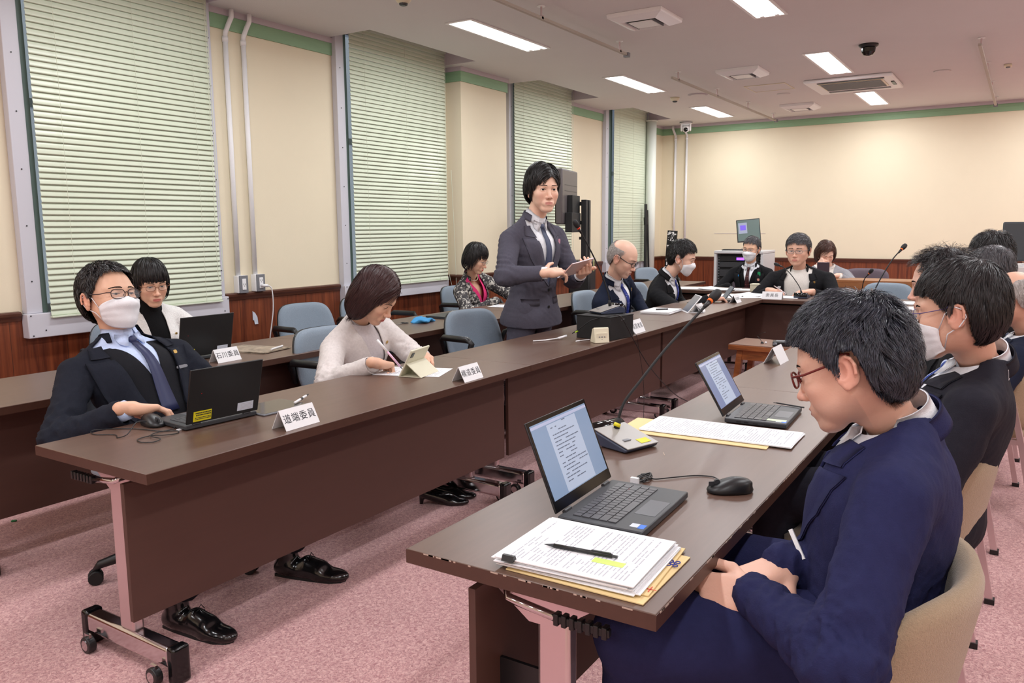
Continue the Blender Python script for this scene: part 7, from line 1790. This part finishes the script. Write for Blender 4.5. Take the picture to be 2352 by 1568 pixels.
# L - second man, masked
rL, dL = person('person in dark suit with white mask and thin purple glasses on the right', (2.42, .17, .50), (2.425, .075, .925), (2.335, .135, 1.050), 84, -8, 3, face=90, g=.98, q=1.08,
  arms={'L': dict(w=(2.28, .36, .60), hidden=True), 'R': dict(w=(2.5, .36, .60), hidden=True)}, legs=seated_legs((2.42, .17, .50), PI / 2),
  top=dict(m=SUIT['dsuit'], inner=SUIT['shirtw'], tie=TIE['stripe'], zb=.08, wt=.095, pins=(('lapel_pin', .11, .33, .014, .014, mat('gold_pin', (214, 180, 110), .3, .8), 'small gold pin'),)),
  o=dict(mask='pleat', w=1.0, body=1.08, eye=.0022, gaze=(1, 0, -.2), hair=dict(m='soft', line='low', up=.018, side=.006, back=.008, len=.050, n=14000, crown=(-.06, 0, .14), sweep=(.15, .1, 0), lift=.006, tip=.003, tousle=.18, wid=.0006, grav=.4, tolf=.012), glasses=('purple', .0010, .025, .017, 'full'), gx=.106), skin=(224, 176, 152), lod=1.0, jh=.009, seed=22, fold=1.4)
# M - third man with badge holder
rM, dM = person('person in black jacket with green badge holder, thinning black hair, face in profile', (3.26, .19, .50), (3.27, .17, .90), (3.255, .245, 1.058), 90, -8, 0, face=90, g=.98, q=1.0,
  arms={'L': dict(w=(3.12, .42, .60), hidden=True), 'R': dict(w=(3.36, .42, .60), hidden=True)}, legs=seated_legs((3.26, .19, .50), PI / 2),
  top=dict(m=SUIT['black'], inner=SUIT['shirtw'], tie=TIE['navy'], zb=.05, wt=.08),
  o=dict(w=1.0, eye=.0018, gaze=(1, 0, -.5), lip=(180, 120, 108), hair=dict(m='soft', line='rece', up=.014, side=.007, back=.008, len=.055, n=4500, sweep=(-.2, .2, 0), lift=.014, tip=.02, tousle=.5, wid=.0007)), skin=(228, 182, 162), lod=.8, seed=23)
bd = thing('badge_holder', 'clear badge holder with green card hanging from the third man\'s chest', 'badge', (2.85, .268, .77)); 
bd.location = (3.09, .312, .785)
obj('card', MB().box(-.004, .004, -.024, .024, -.04, .03), mat('card_white', (214, 226, 222), .4), bd, bevel=.001); obj('green_stripe', MB().box(-.0045, -.0041, .006, .022, -.036, .024), mat('card_green', (60, 160, 110), .5), bd)
obj('reel_clip', MB().tube([(0, 0, .03), (0, -.003, .06), (0, 0, .085)], .003, n=5).box(-.004, .004, -.012, .012, .085, .095), M['chrome'], bd)
# N, P, O and Q - far heads on the right
rP, dP = person('person whose greyish brown hair shows just behind the second man\'s head', (4.72, .12, .47), (4.72, .06, .86), (4.66, .14, 1.035), 88, -14, 0, face=90, g=.98, q=1.0, legs=seated_legs((4.72, .12, .47), PI / 2), arms={'L': dict(w=(4.6, .3, .58), hidden=True), 'R': dict(w=(4.8, .3, .58), hidden=True)},
  top=dict(m=SUIT['black'], tie=TIE['navy']), o=dict(hair=dict(m='grey', line='short', up=.014, side=.006, len=.045, n=2500, lift=.006)), lod=.5, jh=.013, seed=24)
rN, dN = person('person with thick black hair, farthest on the right, before the large monitor', (5.70, .14, .47), (5.70, .08, .93), (5.62, .170, 1.085), 100, -14, 0, face=92, g=1.05, q=1.0, legs=seated_legs((5.70, .14, .47), PI / 2), arms={'L': dict(w=(5.6, .34, .6), hidden=True), 'R': dict(w=(5.8, .34, .6), hidden=True)},
  top=dict(m=SUIT['black'], tie=TIE['navy']), o=dict(hair=dict(m='black', line='low', up=.020, side=.010, back=.006, len=.06, n=4000, lift=.009, tip=.008, tousle=.35, sweep=(.3, 0, 0)), glasses=('black', .0015, .025, .016, 'full')), lod=.6, jh=.012, seed=25)
rO, dO = person('person with balding grey head seen from behind, dark navy suit, at the right edge', (4.14, .02, .47), (4.12, -.045, .805), (4.065, .03, .955), 72, -20, 0, face=82, g=.95, q=1.0, legs=seated_legs((4.14, .02, .47), PI / 2), arms={'L': dict(w=(4.0, .25, .58), hidden=True), 'R': dict(w=(4.3, .25, .58), hidden=True)},
  top=dict(m=SUIT['dnavy'], tie=TIE['navy']), o=dict(w=1.02, hair=dict(m='silver', line='bald', up=.0, side=.001, back=0, front=-.004, len=.018, n=3000, top=.065, rough=.0005, lift=.002, wid=.0008, scalp=(120, 108, 100)), glasses=('black', .0018, .025, .016, 'full')), skin=(216, 168, 144), lod=.6, jh=.011, seed=26)
rQ, dQ = person('person almost hidden behind the large monitor, only dark brown hair showing', (8.30, -.05, .45), (8.28, -.05, .93), (8.22, -.02, 1.075), 180, -5, 0, face=180, g=1.0, q=.95, legs=seated_legs((8.30, -.05, .45), PI), arms={'L': dict(w=(8.0, -.2, .66), hidden=True), 'R': dict(w=(8.0, .15, .66), hidden=True)},
  top=dict(m=SUIT['black'], tie=TIE['navy']), o=dict(hair=dict(m='brown', line='bob', tol=.2, tolf=.04, bob=.03, up=.016, side=.01, len=.07, n=1500)), lod=.45, jh=.014, seed=27)
# held things
t = thing('tablet', 'silver tablet held by the standing man in both hands', 'tablet', (4.17, 2.205, 1.035), 0, 'tablets')
q_ = Matrix.Rotation(math.radians(-18), 4, 'Z') @ Matrix.Rotation(math.radians(-38), 4, 'X') @ Matrix.Rotation(math.radians(-10), 4, 'Y')
obj('case', MB().box(-.10, .10, -.07, .07, -.004, .004).xf(q_), M['chrome_s'], t, bevel=.002); obj('screen', MB().box(-.093, .093, -.063, .063, .0041, .0048).xf(q_), M['blk_g'], t)
t = thing('pink_pen', 'pink and white pen in the writing woman\'s hand', 'pen', (2.63, 2.305, .72))
a_, b_ = Vector((.045, -.03, -.065)), Vector((-.05, .03, .075)); d_ = (b_ - a_)
obj('barrel', MB().cyl(a_ + d_ * .12, a_ + d_ * .62, .0048, n=10), mat('pen_pink', (232, 190, 214), .4), t, smooth=True); obj('cap', MB().cyl(a_ + d_ * .62, b_, .0055, n=10), M['white'], t, smooth=True); obj('tip', MB().cyl(a_, a_ + d_ * .12, .001, .0045, n=10), M['grey'], t, smooth=True)
t = thing('white_pen', 'silver pen held by the man at the head table', 'pen', (7.36, 1.84, .70)); obj('barrel', MB().cyl((.02, .05, .035), (-.03, -.07, -.03), .005, n=8), M['chrome_s'], t, smooth=True); obj('tip', MB().cyl((-.03, -.07, -.03), (-.035, -.08, -.036), .004, .001, n=8), M['blk'], t)
print('people seconds', round(time.time() - T0, 1))
